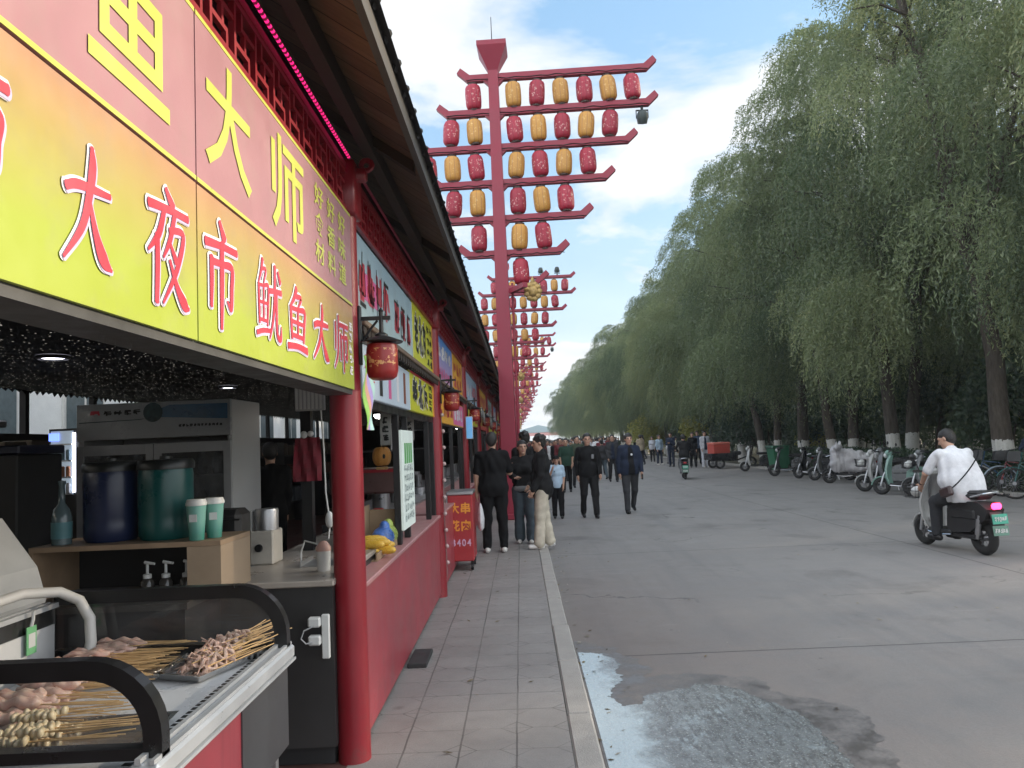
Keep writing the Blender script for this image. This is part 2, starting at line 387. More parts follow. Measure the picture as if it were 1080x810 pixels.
def sheet(name, x0, x1, y0, y1, z, m, nx=1, ny=1, kind=True):
    V = [(x0+(x1-x0)*i/nx, y0+(y1-y0)*j/ny, z) for j in range(ny+1) for i in range(nx+1)]
    F = [(j*(nx+1)+i, j*(nx+1)+i+1, (j+1)*(nx+1)+i+1, (j+1)*(nx+1)+i) for j in range(ny) for i in range(nx)]
    o = link(np_mesh(name, V, F, m), name); return struct(o)
sheet('ground', -320, 320, -80, 600, -.16, mat('soil', (.06,.05,.035), .95, build=soil_nodes))
M_ROAD = mat('road concrete', (.19,.185,.18), .8, build=road_nodes)
sheet('road', .352, 10.6, -12, 420, RZ, M_ROAD)
M_TILE = mat('pavement tile', (.24,.225,.215), .7, build=tile_nodes)
def pavement():
    mb = MB(); mb.b2((-.95,-12,-.15), (.198,420,0)); struct(mb.build('pavement', M_TILE))
    mb = MB(); mb.b2((-6.4,-12,-.15), (-.952,200,-.004)); struct(mb.build('stall_floor', mat('stall floor', (.14,.075,.065), .35, var=.3, scale=3)))
    M = mat('kerb stone', (.33,.31,.285), .75, var=.14, scale=5, bump=.4, bscale=120, dirt=.35)
    mb = MB(); y = -6.35
    while y < 140:
        L = 1.1; dx = random.uniform(-.004,.004); mb.b2((.2+dx, y+.005, -.16), (.345+dx, y+L-.005, .004+random.uniform(-.003,.003)), 0, .012); y += L
    mb.b2((.2, y, -.16), (.345, 420, .003)); struct(mb.build('kerb', M))
    mb = MB(); y = -10
    while y < 120:
        mb.b2((10.602, y+.006, -.16), (10.74, y+.994, .05+random.uniform(-.006,.006)), 0, .015); y += 1
    mb.b2((10.602, y, -.16), (10.74, 420, .05)); struct(mb.build('far_kerb', M))
    sheet('verge', 10.742, 40, -20, 420, .03, mat('soil', (.06,.05,.035), .95, build=soil_nodes))
pavement()
def puddle():
    pts = [(.372,6.13),(.56,6.05),(.64,5.67),(.58,5.31),(.48,5.07),(.55,4.88),(.67,4.89),(.79,5.09),(.93,5.14),(1.13,5.24),(1.27,5.18),(1.4,4.95),(1.53,4.69),(1.58,4.38),(1.55,4.1),(1.5,3.7),(1.45,2.9),(.372,2.9)]
    # fractal shore: subdivide the outline and push points about
    for it in range(5):
        q = []
        for i, p in enumerate(pts):
            n = pts[(i+1)%len(pts)]; q.append(p)
            m = ((p[0]+n[0])/2, (p[1]+n[1])/2); L = math.hypot(p[0]-n[0], p[1]-n[1])
            if p[0] < .38 and n[0] < .38: q.append(m); continue
            am = (.10,.2,.28,.34,.34)[it]; s = random.uniform(-am,am)*L; q.append((max(.372, m[0]+(n[1]-p[1])/max(L,1e-6)*s), m[1]-(n[0]-p[0])/max(L,1e-6)*s))
        pts = q
    def nodes(nt, b, tc):
        g = G(nt); P = g.n('ShaderNodeNewGeometry').outputs['Position']; x, y, z = g.xyz(P)
        n1 = g.noise(P, 2.6, 8, .65, .4); n2 = g.noise(P, 22, 7, .75); n3 = g.noise(P, 70, 4, .7)
        s = g.n('ShaderNodeVectorMath', operation='MULTIPLY'); g.put(P, s.inputs[0]); s.inputs[1].default_value = (1, .3, 1)
        n4 = g.noise(s.outputs[0], 30, 5, .7)
        suds = g.rng(g.m('ADD', n1, g.m('ADD', g.rng(x, .45, .72, .3, .0), g.rng(x, .8, 1.5, 0, -.1))), .5, .68)
        c = g.mix(g.m('MULTIPLY', suds, .9), (.18,.188,.188), (.45,.53,.56))
        c = g.mix(g.m('MULTIPLY', g.rng(n4, .46, .58, 0, .75), g.rng(x, .55, .8)), c, (.09,.086,.084))
        c = g.mix(g.rng(n3, .58, .64, 0, .75), c, (.5,.53,.52))
        c = g.mix(g.m('MULTIPLY', g.rng(n2, .56, .66, 0, .75), g.rng(x, .6, .9)), c, (.09,.085,.083))
        g.link(c, b.inputs['Base Color']); g.link(g.rng(n2, .35, .6, .06, .3), b.inputs['Roughness'])
        bp = g.n('ShaderNodeBump'); bp.inputs['Strength'].default_value = .3; bp.inputs['Distance'].default_value = .006; g.link(g.m('ADD', n3, n4), bp.inputs['Height']); g.link(bp.outputs[0], b.inputs['Normal'])
    m = mat('puddle water', (.3,.32,.33), .12, build=nodes); _m = MB(); _m.add([(x,y,RZ+.004) for x,y in pts], [tuple(range(len(pts)))])
    o = _m.build('puddle', m); struct(o); o['label'] = 'pale soapy puddle lying against the kerb'; 
    # damp halo round it
    hal = [(.36,6.45),(.7,6.2),(.82,5.7),(.78,5.4),(1.1,5.5),(1.5,5.35),(1.72,4.9),(1.85,4.3),(1.75,3.6),(1.7,2.8),(.36,2.8)]
    for it in range(4):
        q = []
        for i, p in enumerate(hal):
            n = hal[(i+1)%len(hal)]; q.append(p); m2 = ((p[0]+n[0])/2, (p[1]+n[1])/2); L = math.hypot(p[0]-n[0], p[1]-n[1]); s = random.uniform(-.25,.25)*L
            q.append(m2 if p[0] < .37 and n[0] < .37 else (max(.36,m2[0]+(n[1]-p[1])/L*s), m2[1]-(n[0]-p[0])/L*s))
        hal = q
    def damp(nt, b, tc):
        g = G(nt); P = g.n('ShaderNodeNewGeometry').outputs['Position']
        n1 = g.noise(P, 5, 8, .7); n2 = g.noise(P, 60, 4, .7)
        c = g.mix(g.rng(n1, .38, .62), (.1,.09,.086), (.19,.175,.165)); c = g.mix(g.rng(n2,.4,.7,0,.4), c, (.07,.066,.064)); g.link(c, b.inputs['Base Color']); g.link(g.rng(n1,.4,.6,.3,.75), b.inputs['Roughness'])
    d = MB(); d.add([(x,y,RZ+.002) for x,y in hal], [tuple(range(len(hal)))]); struct(d.build('damp_patch', mat('damp concrete', (.13,.12,.11), .4, build=damp)))
puddle()

# ------------------------------------------------------------------ trees and plants
def leaf_mat(key, c1, c2, c3, trans=.35):
    m = bpy.data.materials.new(key); m.use_nodes = True; nt = m.node_tree; nt.nodes.clear(); g = G(nt)
    at = g.n('ShaderNodeAttribute', attribute_name='tint'); f = at.outputs['Fac']
    c = g.mix(g.rng(f, 0, .6), c1, c2); c = g.mix(g.rng(f, .7, 1.0), c, c3)
    d = g.n('ShaderNodeBsdfDiffuse'); t = g.n('ShaderNodeBsdfTranslucent'); g.link(c, d.inputs[0]); g.link(c, t.inputs[0])
    mx = g.n('ShaderNodeMixShader'); mx.inputs[0].default_value = trans; g.link(d.outputs[0], mx.inputs[1]); g.link(t.outputs[0], mx.inputs[2])
    gl = g.n('ShaderNodeBsdfGlossy'); gl.inputs['Roughness'].default_value = .45; gl.inputs[0].default_value = (1,1,1,1)
    m2 = g.n('ShaderNodeMixShader'); m2.inputs[0].default_value = .035; g.link(mx.outputs[0], m2.inputs[1]); g.link(gl.outputs[0], m2.inputs[2])
    o = g.n('ShaderNodeOutputMaterial'); g.link(m2.outputs[0], o.inputs[0]); return m
M_WILLOW = leaf_mat('willow leaves', (.08,.12,.055), (.215,.26,.12), (.34,.35,.15), .42)
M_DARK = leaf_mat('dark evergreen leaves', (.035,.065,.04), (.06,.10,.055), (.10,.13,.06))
M_YELLOW = leaf_mat('yellow leaves painted backlit', (.2,.22,.05), (.34,.33,.07), (.5,.45,.1), .5)  # backlight of the sun painted in as a brighter yellow-green leaf colour
M_HEDGE = leaf_mat('hedge leaves', (.03,.06,.035), (.05,.085,.045), (.08,.12,.06))
def trunk_nodes(nt, b, tc):
    g = G(nt); P = tc.outputs['Object']; x, y, z = g.xyz(P)
    s = g.n('ShaderNodeVectorMath', operation='MULTIPLY'); g.put(P, s.inputs[0]); s.inputs[1].default_value = (9, 9, 1.6)
    n1 = g.noise(s.outputs[0], 2, 8, .7); n2 = g.noise(P, 14, 5)
    c = g.mix(g.rng(n1, .35, .65), (.035,.027,.02), (.085,.07,.055))
    lim = g.m('LESS_THAN', g.m('ADD', z, g.m('MULTIPLY', g.m('SUBTRACT', n2, .5), .16)), 1.12)
    wash = g.mix(g.rng(n1, .3, .7), (.42,.41,.38), (.6,.59,.56)); wash = g.mix(g.rng(n2, .62, .72), wash, (.16,.14,.12))
    g.link(g.mix(lim, c, wash), b.inputs['Base Color'])
    bp = g.n('ShaderNodeBump'); bp.inputs['Strength'].default_value = .9; bp.inputs['Distance'].default_value = .03; g.link(n1, bp.inputs['Height']); g.link(bp.outputs[0], b.inputs['Normal'])
M_TRUNK = mat('bark with limewash', (.06,.05,.04), .9, build=trunk_nodes)
def unit(v): return v/np.maximum(np.linalg.norm(v, axis=-1, keepdims=True), 1e-6)
def leaves(P, D, L, W, r):
    """diamond leaves: base points P, directions D, lengths L, widths W"""
    n = len(P); rv = unit(r.normal(size=(n,3))); s = unit(np.cross(D, rv))*W[:,None]
    V = np.empty((n,4,3), np.float32); V[:,0] = P; V[:,1] = P+D*L[:,None]*.45+s; V[:,2] = P+D*L[:,None]; V[:,3] = P+D*L[:,None]*.45-s
    return V.reshape(-1,3), np.arange(n*4).reshape(-1,4)
def willow_crown(seed, lobes, zlow, n_leaf):
    """each lobe is a spray of foliage: drooping strands that start on its upper half and hang through it"""
    r = np.random.default_rng(seed); Ps, Ds, Ts, Ls = [], [], [], []
    vol = sum(l[1][0]*l[1][1]*l[1][2] for l in lobes)**1.0; nl = 16
    for c, rr, up in lobes:
        k = max(12, int(n_leaf/nl*(rr[0]*rr[1]*rr[2])/vol)); d = unit(r.normal(size=(k,3))+np.array([0,0,.55])); s0 = np.array(c)+d*(r.uniform(.3,1,size=(k,1))**.33)*np.array(rr)
        o = np.array(c)*np.array([1,1,0]); o = unit(unit(o[None])+unit(r.normal(size=(k,3)))*.8+d*.5); o[:,2] *= .25
        ln = r.uniform(.4,1.0,size=(k,1,1))*(.6+.7*(1-up)); t = np.linspace(0,1,nl)[None,:,None]
        p = s0[:,None]+o[:,None]*(t**.65)*ln*.42+np.array([0,0,-1.])*(t**1.7)*ln*(.95-.8*up)+np.array([0,0,1.])*t*up*.55*ln+r.normal(size=(k,nl,3))*.022
        dd = unit(np.diff(p, axis=1, append=p[:,-1:]*2-p[:,-2:-1])); tint = np.clip(r.normal(.33,.24), .0, .85)+r.normal(0,.10,size=(k,1))+r.normal(0,.06,size=(k,nl))
        Ps.append(p.reshape(-1,3)); Ds.append(dd.reshape(-1,3)); Ts.append(tint.ravel())
    P = np.concatenate(Ps); D = unit(np.concatenate(Ds)+r.normal(size=P.shape)*.48); T = np.clip(np.concatenate(Ts),0,1); keep = P[:,2] > zlow-r.uniform(0,1.6,size=len(P))
    P, D, T = P[keep], D[keep], T[keep]; L = r.uniform(.07,.135,size=len(P)); V, F = leaves(P, D, L, L*r.uniform(.09,.14,size=len(P)), r); return V, F, np.repeat(T, 4)
def limb(mb, pts, r0, r1, n=8):
    k = len(pts); mb.tube(pts, [r0+(r1-r0)*(i/(k-1))**.8 for i in range(k)], n)
def make_willow(seed, H=16.5, R=4.2, forks=1, lean=(0,0)):
    r = random.Random(seed); mb = MB(); lobes = []
    t = thing('willow_tree', 'willow', 'tree')
    base = [(0,0,-.1)] if forks == 1 else [(-.28,0,-.1),(.34,.1,-.1)]
    for bi, b in enumerate(base):
        lx, ly = (lean[0]+(0 if forks == 1 else (-.09,.13)[bi]), lean[1])
        zt = r.uniform(4.0,5.0); rr = .23 if forks == 1 else .17
        top = (b[0]+lx*zt, b[1]+ly*zt, zt)
        pts = [b, (b[0]+lx*.5, b[1]+ly*.5, .5), (b[0]+lx*1.8+r.uniform(-.05,.05), b[1]+ly*1.8, 1.8), (b[0]+lx*3+r.uniform(-.1,.1), b[1]+ly*3, 3.1), top]
        mb.tube(pts, [rr*1.35, rr*1.05, rr*.95, rr*.88, rr*.8], 12)
        nl = 7 if forks == 1 else 4
        for i in range(nl):
            a = 2*math.pi*(i+r.uniform(-.25,.25))/nl+bi*.6; rad_ = R*r.uniform(.3,.72); zz = r.uniform(.5,.9)*H
            if i == 0: rad_ = .5; zz = H*.86
            e = Vector((top[0]+math.cos(a)*rad_, top[1]+math.sin(a)*rad_, zz)); t0 = Vector(top)
            p = [t0+(e-t0)*f+Vector((r.uniform(-.25,.25), r.uniform(-.25,.25), .9*math.sin(f*math.pi)))*(1 if 0 < f < 1 else 0) for f in (0,.25,.5,.75,1)]
            limb(mb, p, rr*.6, .03)
            for q in range(3):
                f = r.uniform(.35,.9); s = t0+(e-t0)*f; a2 = a+r.uniform(-1.2,1.2); e2 = s+Vector((math.cos(a2), math.sin(a2), r.uniform(.2,1)))*r.uniform(1,2.2)
                limb(mb, [s, (s+e2)/2+Vector((0,0,.2)), e2], .05, .015, 5)
            lobes.append(((e.x, e.y, e.z-.3), (R*r.uniform(.3,.46), R*r.uniform(.3,.46), R*r.uniform(.34,.55))))
    # sprays spread over the crown's outline, more of them low and outside, a few reaching beyond it
    lb = []
    for e, rr_ in lobes: lb.append((e, (r.uniform(1.0,1.5), r.uniform(1.0,1.5), r.uniform(.8,1.3)), .35 if e[2] > H*.72 else .1))
    n = 34
    for i in range(n):
        f = (i+.5)/n; z = H*(.24+.70*f**.95); prof = math.sin(min(1, (z/H-.12)/.88)*math.pi)**.55 if z/H < .97 else .25
        a = i*2.39996+r.uniform(-.4,.4); q = R*prof*(r.uniform(.4,1.18)); w = r.uniform(.75,1.6)*(1.05-.3*f)
        lb.append(((math.cos(a)*q, math.sin(a)*q, z+r.uniform(-.5,.5)), (w*r.uniform(.8,1.25), w*r.uniform(.8,1.25), w*r.uniform(.7,1.3)), min(.9, max(0, (f-.55)*1.7))))
    lobes = lb
    mb.build('trunk', M_TRUNK, t, True)
    V, F, ti = willow_crown(seed, lobes, 2.5, 200000)
    link(np_mesh('crown', V, F, M_WILLOW, attr=ti), 'crown', t)
    return t
def blob_leaves(seed, lobes, n, leaf, flat=0):
    r = np.random.default_rng(seed); A = []; tot = sum(q[1][0]*q[1][1]*q[1][2] for q in lobes); T = []
    for c, rr in lobes:
        k = int(n*rr[0]*rr[1]*rr[2]/tot); d = unit(r.normal(size=(k,3))); A.append(np.array(c)+d*(r.uniform(.2,1,size=(k,1))**.4)*np.array(rr)); T.append(np.full(k, r.uniform(.15,.7)))
    P = np.concatenate(A)+r.normal(size=(sum(len(a) for a in A),3))*.06; T = np.concatenate(T)+r.normal(0,.2,size=len(P))
    D = unit(r.normal(size=P.shape)+np.array([0,0,-.3])); L = r.uniform(*leaf, size=len(P)); V, F = leaves(P, D, L, L*r.uniform(.25,.4,size=len(P)), r)
    return V, F, np.repeat(np.clip(T,0,1), 4)
def bush(name, label, cat, loc, w, h, n, m, seed, group=None, leaf=(.06,.12), stems=4, low=.1):
    r = random.Random(seed); t = thing(name, label, cat, loc, 0, group); lobes = []
    for i in range(9):
        lobes.append(((r.uniform(-.6,.6)*w, r.uniform(-.6,.6)*w, h*r.uniform(low+.2,.78)), (w*r.uniform(.35,.55), w*r.uniform(.35,.55), h*r.uniform(.2,.3))))
    V, F, ti = blob_leaves(seed, lobes, n, leaf); link(np_mesh('foliage', V, F, m, attr=ti), 'foliage', t)
    mb = MB()
    for i in range(stems):
        c = lobes[i][0]; limb(mb, [(c[0]*.2, c[1]*.2, -.05), (c[0]*.5, c[1]*.5, c[2]*.5), c], .05, .015, 6)
    mb.build('stem', mat('dark bark', (.045,.035,.028), .9, var=.3, scale=12), t, True); return t
def plant_trees():
    var = [make_willow(11, 16.5, 4.5, 1, (-.03,.02)), make_willow(12, 13.6, 4.1, 2, (.02,0)), make_willow(13, 14.4, 4.2, 1, (.05,-.02)), make_willow(14, 13.0, 4.3, 2, (-.02,.03))]
    labs = ['large willow by the kerb behind the rider, limewashed trunk leaning over parked bicycles',
            'twin trunk willow with whitewashed bases behind the mint green moped',
            'twin trunk willow leaning apart behind the cloth covered moped',
            'willow with a straight limewashed trunk behind the black parked mopeds',
            'willow with whitewashed trunk standing behind the green wheelie bin',
            'willow with whitewashed trunk beside the black delivery tricycle']
    spots = [(11.75,18.9,0,0),(12.0,24.4,1,.4),(11.7,28.0,3,2.0),(11.7,32.2,2,1.0),(11.8,36.5,1,2.2),(11.7,40.9,2,3.0)]
    used = set()
    def put(v, loc, rz, lab, grp, sc):
        o = var[v] if v not in used else dup(var[v]); used.add(v)
        place(o, loc, rz, lab, grp, sc); return o
    for (x, y, v, rz), lab in zip(spots, labs): put(v, (x,y,.03), rz, lab, 'willows along the road', (1.0,1.18,1.05,1.0,1.02,.95)[labs.index(lab)])
    put(2, (11.9,13.6,.03), 4.0, 'willow whose branches reach in over the upper right of the street', 'willows along the road', 1.04)
    y = 45.5; k = 0
    while y < 190:
        put((1,2,3)[k%3], (11.9+random.uniform(-.5,.5), y, .03), random.uniform(0,6.28), 'willow further along the road beyond the delivery tricycle', 'distant willows along the road', random.uniform(.84,1.06)); y += random.uniform(4.4,5.6); k += 1
    k = 1
    for y in np.arange(12, 92, 5.4):
        put(k%4, (17.2+random.uniform(-.8,.8), y+random.uniform(-1,1), .03), random.uniform(0,6.28), 'willow in the rows behind the roadside trees', 'willows behind the roadside row', random.uniform(.85,1.0)); k += 1
    for y in np.arange(14, 72, 6.6):
        put(k%4, (23.5+random.uniform(-1,1), y+random.uniform(-1.5,1.5), .03), random.uniform(0,6.28), 'willow in the rows behind the roadside trees', 'willows behind the roadside row', random.uniform(.85,1.0)); k += 1
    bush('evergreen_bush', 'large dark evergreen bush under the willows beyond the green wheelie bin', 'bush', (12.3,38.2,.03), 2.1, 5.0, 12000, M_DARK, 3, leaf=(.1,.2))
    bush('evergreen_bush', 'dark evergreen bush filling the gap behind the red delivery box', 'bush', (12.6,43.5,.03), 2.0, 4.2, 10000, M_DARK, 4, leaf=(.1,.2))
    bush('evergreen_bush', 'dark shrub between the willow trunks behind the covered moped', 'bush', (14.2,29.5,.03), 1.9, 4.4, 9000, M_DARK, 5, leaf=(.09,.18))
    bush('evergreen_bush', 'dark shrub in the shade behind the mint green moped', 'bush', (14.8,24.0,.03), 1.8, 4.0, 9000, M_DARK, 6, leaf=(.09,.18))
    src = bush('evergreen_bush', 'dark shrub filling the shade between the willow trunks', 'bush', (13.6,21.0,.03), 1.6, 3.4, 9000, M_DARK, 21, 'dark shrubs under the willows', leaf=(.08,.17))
    for i, (x, y, s) in enumerate(((13.9,26.5,1.1),(13.4,34.3,1.0),(14.6,39.0,1.3),(12.9,47.0,1.1),(13.2,51.0,1.2),(12.6,56.0,1.1),(15.5,18.0,1.2),(13.3,30.6,.9),(12.5,67.0,1.2),(12.4,74.0,1.2))):
        place(dup(src), (x,y,.03), i*1.3, sc=s)
    bush('yellow_bush', 'yellow leaved bush painted as if backlit low under the far willows', 'bush', (10.9,62,.03), 2.6, 4.6, 12000, M_YELLOW, 7, leaf=(.1,.2))
    bush('yellow_bush', 'small yellow bush beside the trunk near the green wheelie bin', 'bush', (12.8,33.9,.03), .7, 2.0, 2500, M_YELLOW, 8, leaf=(.06,.13))
    bush('yellow_bush', 'bush painted backlit yellow behind the rider between the nearest two trunks', 'bush', (14.6,21.2,.03), 1.0, 2.8, 3500, M_YELLOW, 9, leaf=(.07,.14))
    bush('yellow_bush', 'pale yellow bush behind the crowd by the roadside trees', 'bush', (11.6,52,.03), 1.8, 3.6, 7000, M_YELLOW, 10, leaf=(.09,.18))
    # dark undergrowth at the back of the grove: uncountable
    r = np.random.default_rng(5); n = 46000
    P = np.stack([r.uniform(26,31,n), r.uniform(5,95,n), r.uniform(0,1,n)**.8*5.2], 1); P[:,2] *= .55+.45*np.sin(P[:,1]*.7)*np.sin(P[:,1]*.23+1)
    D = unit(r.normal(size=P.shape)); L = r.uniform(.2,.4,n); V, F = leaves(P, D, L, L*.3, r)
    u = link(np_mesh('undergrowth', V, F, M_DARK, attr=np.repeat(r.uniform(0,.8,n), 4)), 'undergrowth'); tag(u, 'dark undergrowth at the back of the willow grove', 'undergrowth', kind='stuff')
    # clipped hedge on the verge
    def hedge(y0, y1, lab, seed):
        r = np.random.default_rng(seed); n = int((y1-y0)*2600)
        P = np.stack([r.uniform(-.42,.42,n), r.uniform(0,y1-y0,n), r.uniform(.02,1,n)**.6*.82], 1); P[:,2] += .05*np.sin(P[:,1]*2.1)+r.normal(0,.025,n); P[:,0] += .06*np.sin(P[:,1]*1.3)
        D = unit(r.normal(size=P.shape)+np.array([0,0,.5])); L = r.uniform(.05,.1,n); V, F = leaves(P, D, L, L*.3, r)
        h = thing('hedge', lab, 'hedge', (11.25,y0,.03)); link(np_mesh('foliage', V, F, M_HEDGE, attr=np.repeat(np.clip(r.normal(.4,.25,n),0,1),4)), 'foliage', h)
        mb = MB()
        for y in np.arange(.3, y1-y0, .45): limb(mb, [(0,y,-.05),(random.uniform(-.1,.1),y+.05,.4),(random.uniform(-.2,.2),y,.7)], .018, .008, 5)
        mb.build('stem', mat('dark bark', (.045,.035,.028)), h)
    hedge(13.5, 22.6, 'clipped green hedge behind the rider and the parked bicycles', 1)
    hedge(23.0, 34.0, 'clipped green hedge behind the cloth covered moped', 2)
plant_trees()
def litter():
    r = np.random.default_rng(17); P = []
    def add(n, fx, fy, z): P.append(np.stack([fx(n), fy(n), np.full(n, z)], 1))
    add(260, lambda n: .36+np.abs(r.normal(0,.12,n)), lambda n: r.uniform(2.5,30,n), RZ+.006); add(420, lambda n: 10.55-np.abs(r.normal(0,.5,n)), lambda n: r.uniform(9,60,n), RZ+.006)
    add(220, lambda n: r.uniform(.4,10.4,n), lambda n: 3+30*r.uniform(0,1,n)**1.3, RZ+.006); add(70, lambda n: r.uniform(-.85,.18,n), lambda n: r.uniform(3,22,n), .006)
    P = np.concatenate(P); n = len(P); a = r.uniform(0,6.28,n); D = np.stack([np.cos(a),np.sin(a),r.uniform(0,.25,n)],1); s = np.stack([-np.sin(a),np.cos(a),r.uniform(-.2,.2,n)],1); L = r.uniform(.02,.06,n)[:,None]; W = L*r.uniform(.12,.3,n)[:,None]
    V = np.stack([P,P+D*L*.45+s*W,P+D*L,P+D*L*.45-s*W],1).reshape(-1,3); o = link(np_mesh('fallen_leaves', V, np.arange(n*4).reshape(-1,4), leaf_mat('dry leaves', (.06,.045,.025), (.2,.15,.06), (.4,.38,.33), .1), attr=np.repeat(r.uniform(0,1,n),4)), 'fallen_leaves'); tag(o, 'dry willow leaves and crumbs scattered over road and kerb', 'fallen leaves', kind='stuff')
litter()

# ------------------------------------------------------------------ the market arcade on the left
BAY = 4.2; P0 = 4.12; NB = 30
def chipped(c):
    def f(nt, b, tc):
        g = G(nt); P = tc.outputs['Object']; x, y, z = g.xyz(P); n = g.noise(P, 7, 9, .8); n2 = g.noise(P, 2.2, 5, .6); s = g.n('ShaderNodeVectorMath', operation='MULTIPLY'); g.put(P, s.inputs[0]); s.inputs[1].default_value = (22,22,1.2); dr = g.noise(s.outputs[0], 1, 5, .7)
        k = g.mix(g.rng(n2, .3, .7), tuple(q*.82 for q in c), tuple(q*1.12 for q in c)); k = g.mix(g.rng(dr, .58, .75, 0, .4), k, tuple(q*.45 for q in c)); k = g.mix(g.m('MULTIPLY', g.rng(n, .5, .7), g.rng(z, .6, .0, 0, .55)), k, (.10,.075,.06)); chip = g.rng(n, .685, .7); k = g.mix(g.m('MULTIPLY', chip, .85), k, (.045,.03,.025))
        g.link(k, b.inputs['Base Color']); g.link(g.m('ADD', g.rng(n2, .3, .7, .3, .5), g.m('MULTIPLY', chip, .3)), b.inputs['Roughness'])
        bp = g.n('ShaderNodeBump'); bp.inputs['Strength'].default_value = .25; bp.inputs['Distance'].default_value = .004; g.link(g.m('SUBTRACT', n2, chip), bp.inputs['Height']); g.link(bp.outputs[0], b.inputs['Normal'])
    return f
RED = mat('red enamel', (.30,.018,.026), .42, build=chipped((.25,.014,.023)))
RED2 = mat('red sheet panel', (.33,.035,.045), .33, build=chipped((.33,.05,.065)))
BLACK = mat('black metal', (.012,.012,.013), .4, var=.2)
DARK = mat('dark fittings', (.02,.02,.021), .55, var=.3, scale=5)
STEEL = mat('brushed steel', (.42,.42,.43), .38, .85, var=.18, scale=3, bump=.15, bscale=200)
WHITE = mat('white plastic', (.6,.6,.58), .4, var=.08)
WOODD = mat('dark roof timber', (.035,.024,.018), .8, var=.35, scale=5)
def plank_nodes(nt, b, tc):
    g = G(nt); P = tc.outputs['Object']; x, y, z = g.xyz(P)
    u = g.m('DIVIDE', y, .19); wn = g.n('ShaderNodeTexWhiteNoise', noise_dimensions='1D'); g.put(g.m('FLOOR', u), wn.inputs['W'])
    s = g.n('ShaderNodeVectorMath', operation='MULTIPLY'); g.put(P, s.inputs[0]); s.inputs[1].default_value = (3,26,3); n = g.noise(s.outputs[0], 1, 6, .7)
    c = g.mix(wn.outputs['Value'], (.10,.062,.04), (.17,.105,.066)); c = g.mix(g.rng(n,.35,.7,0,.6), c, (.05,.032,.022))
    c = g.mix(g.m('LESS_THAN', g.m('FRACT', u), .05), c, (.012,.009,.007)); g.link(c, b.inputs['Base Color'])
def net_nodes(nt, b, tc):
    g = G(nt); P = tc.outputs['Object']
    v = g.n('ShaderNodeTexVoronoi'); v.inputs['Scale'].default_value = 24; g.put(P, v.inputs['Vector'])
    dot = g.m('LESS_THAN', v.outputs['Distance'], .15); sx = g.xyz(v.outputs['Color'])
    k = g.m('MULTIPLY', dot, g.rng(sx[0], .25, 1, 0, 1.0)); g.link(g.m('MULTIPLY', k, .45), b.inputs['Emission Strength']); g.link(g.mix(g.m('MULTIPLY', k, .9), (.006,.006,.007), (.8,.76,.68)), b.inputs['Base Color']); b.inputs['Emission Color'].default_value = (1,.93,.8,1)  # specks of light painted as pale, faintly glowing dots on black
def led_nodes(nt, b, tc):
    g = G(nt); y = g.xyz(tc.outputs['Object'])[1]; f = g.m('FRACT', g.m('DIVIDE', y, .034)); k = g.m('LESS_THAN', f, .5)
    lit = g.m('LESS_THAN', y, P0-.12); g.link(g.m('MULTIPLY', lit, g.m('ADD', g.m('MULTIPLY', k, .75), .04)), b.inputs['Emission Strength']); b.inputs['Emission Color'].default_value = (1,.02,.2,1)
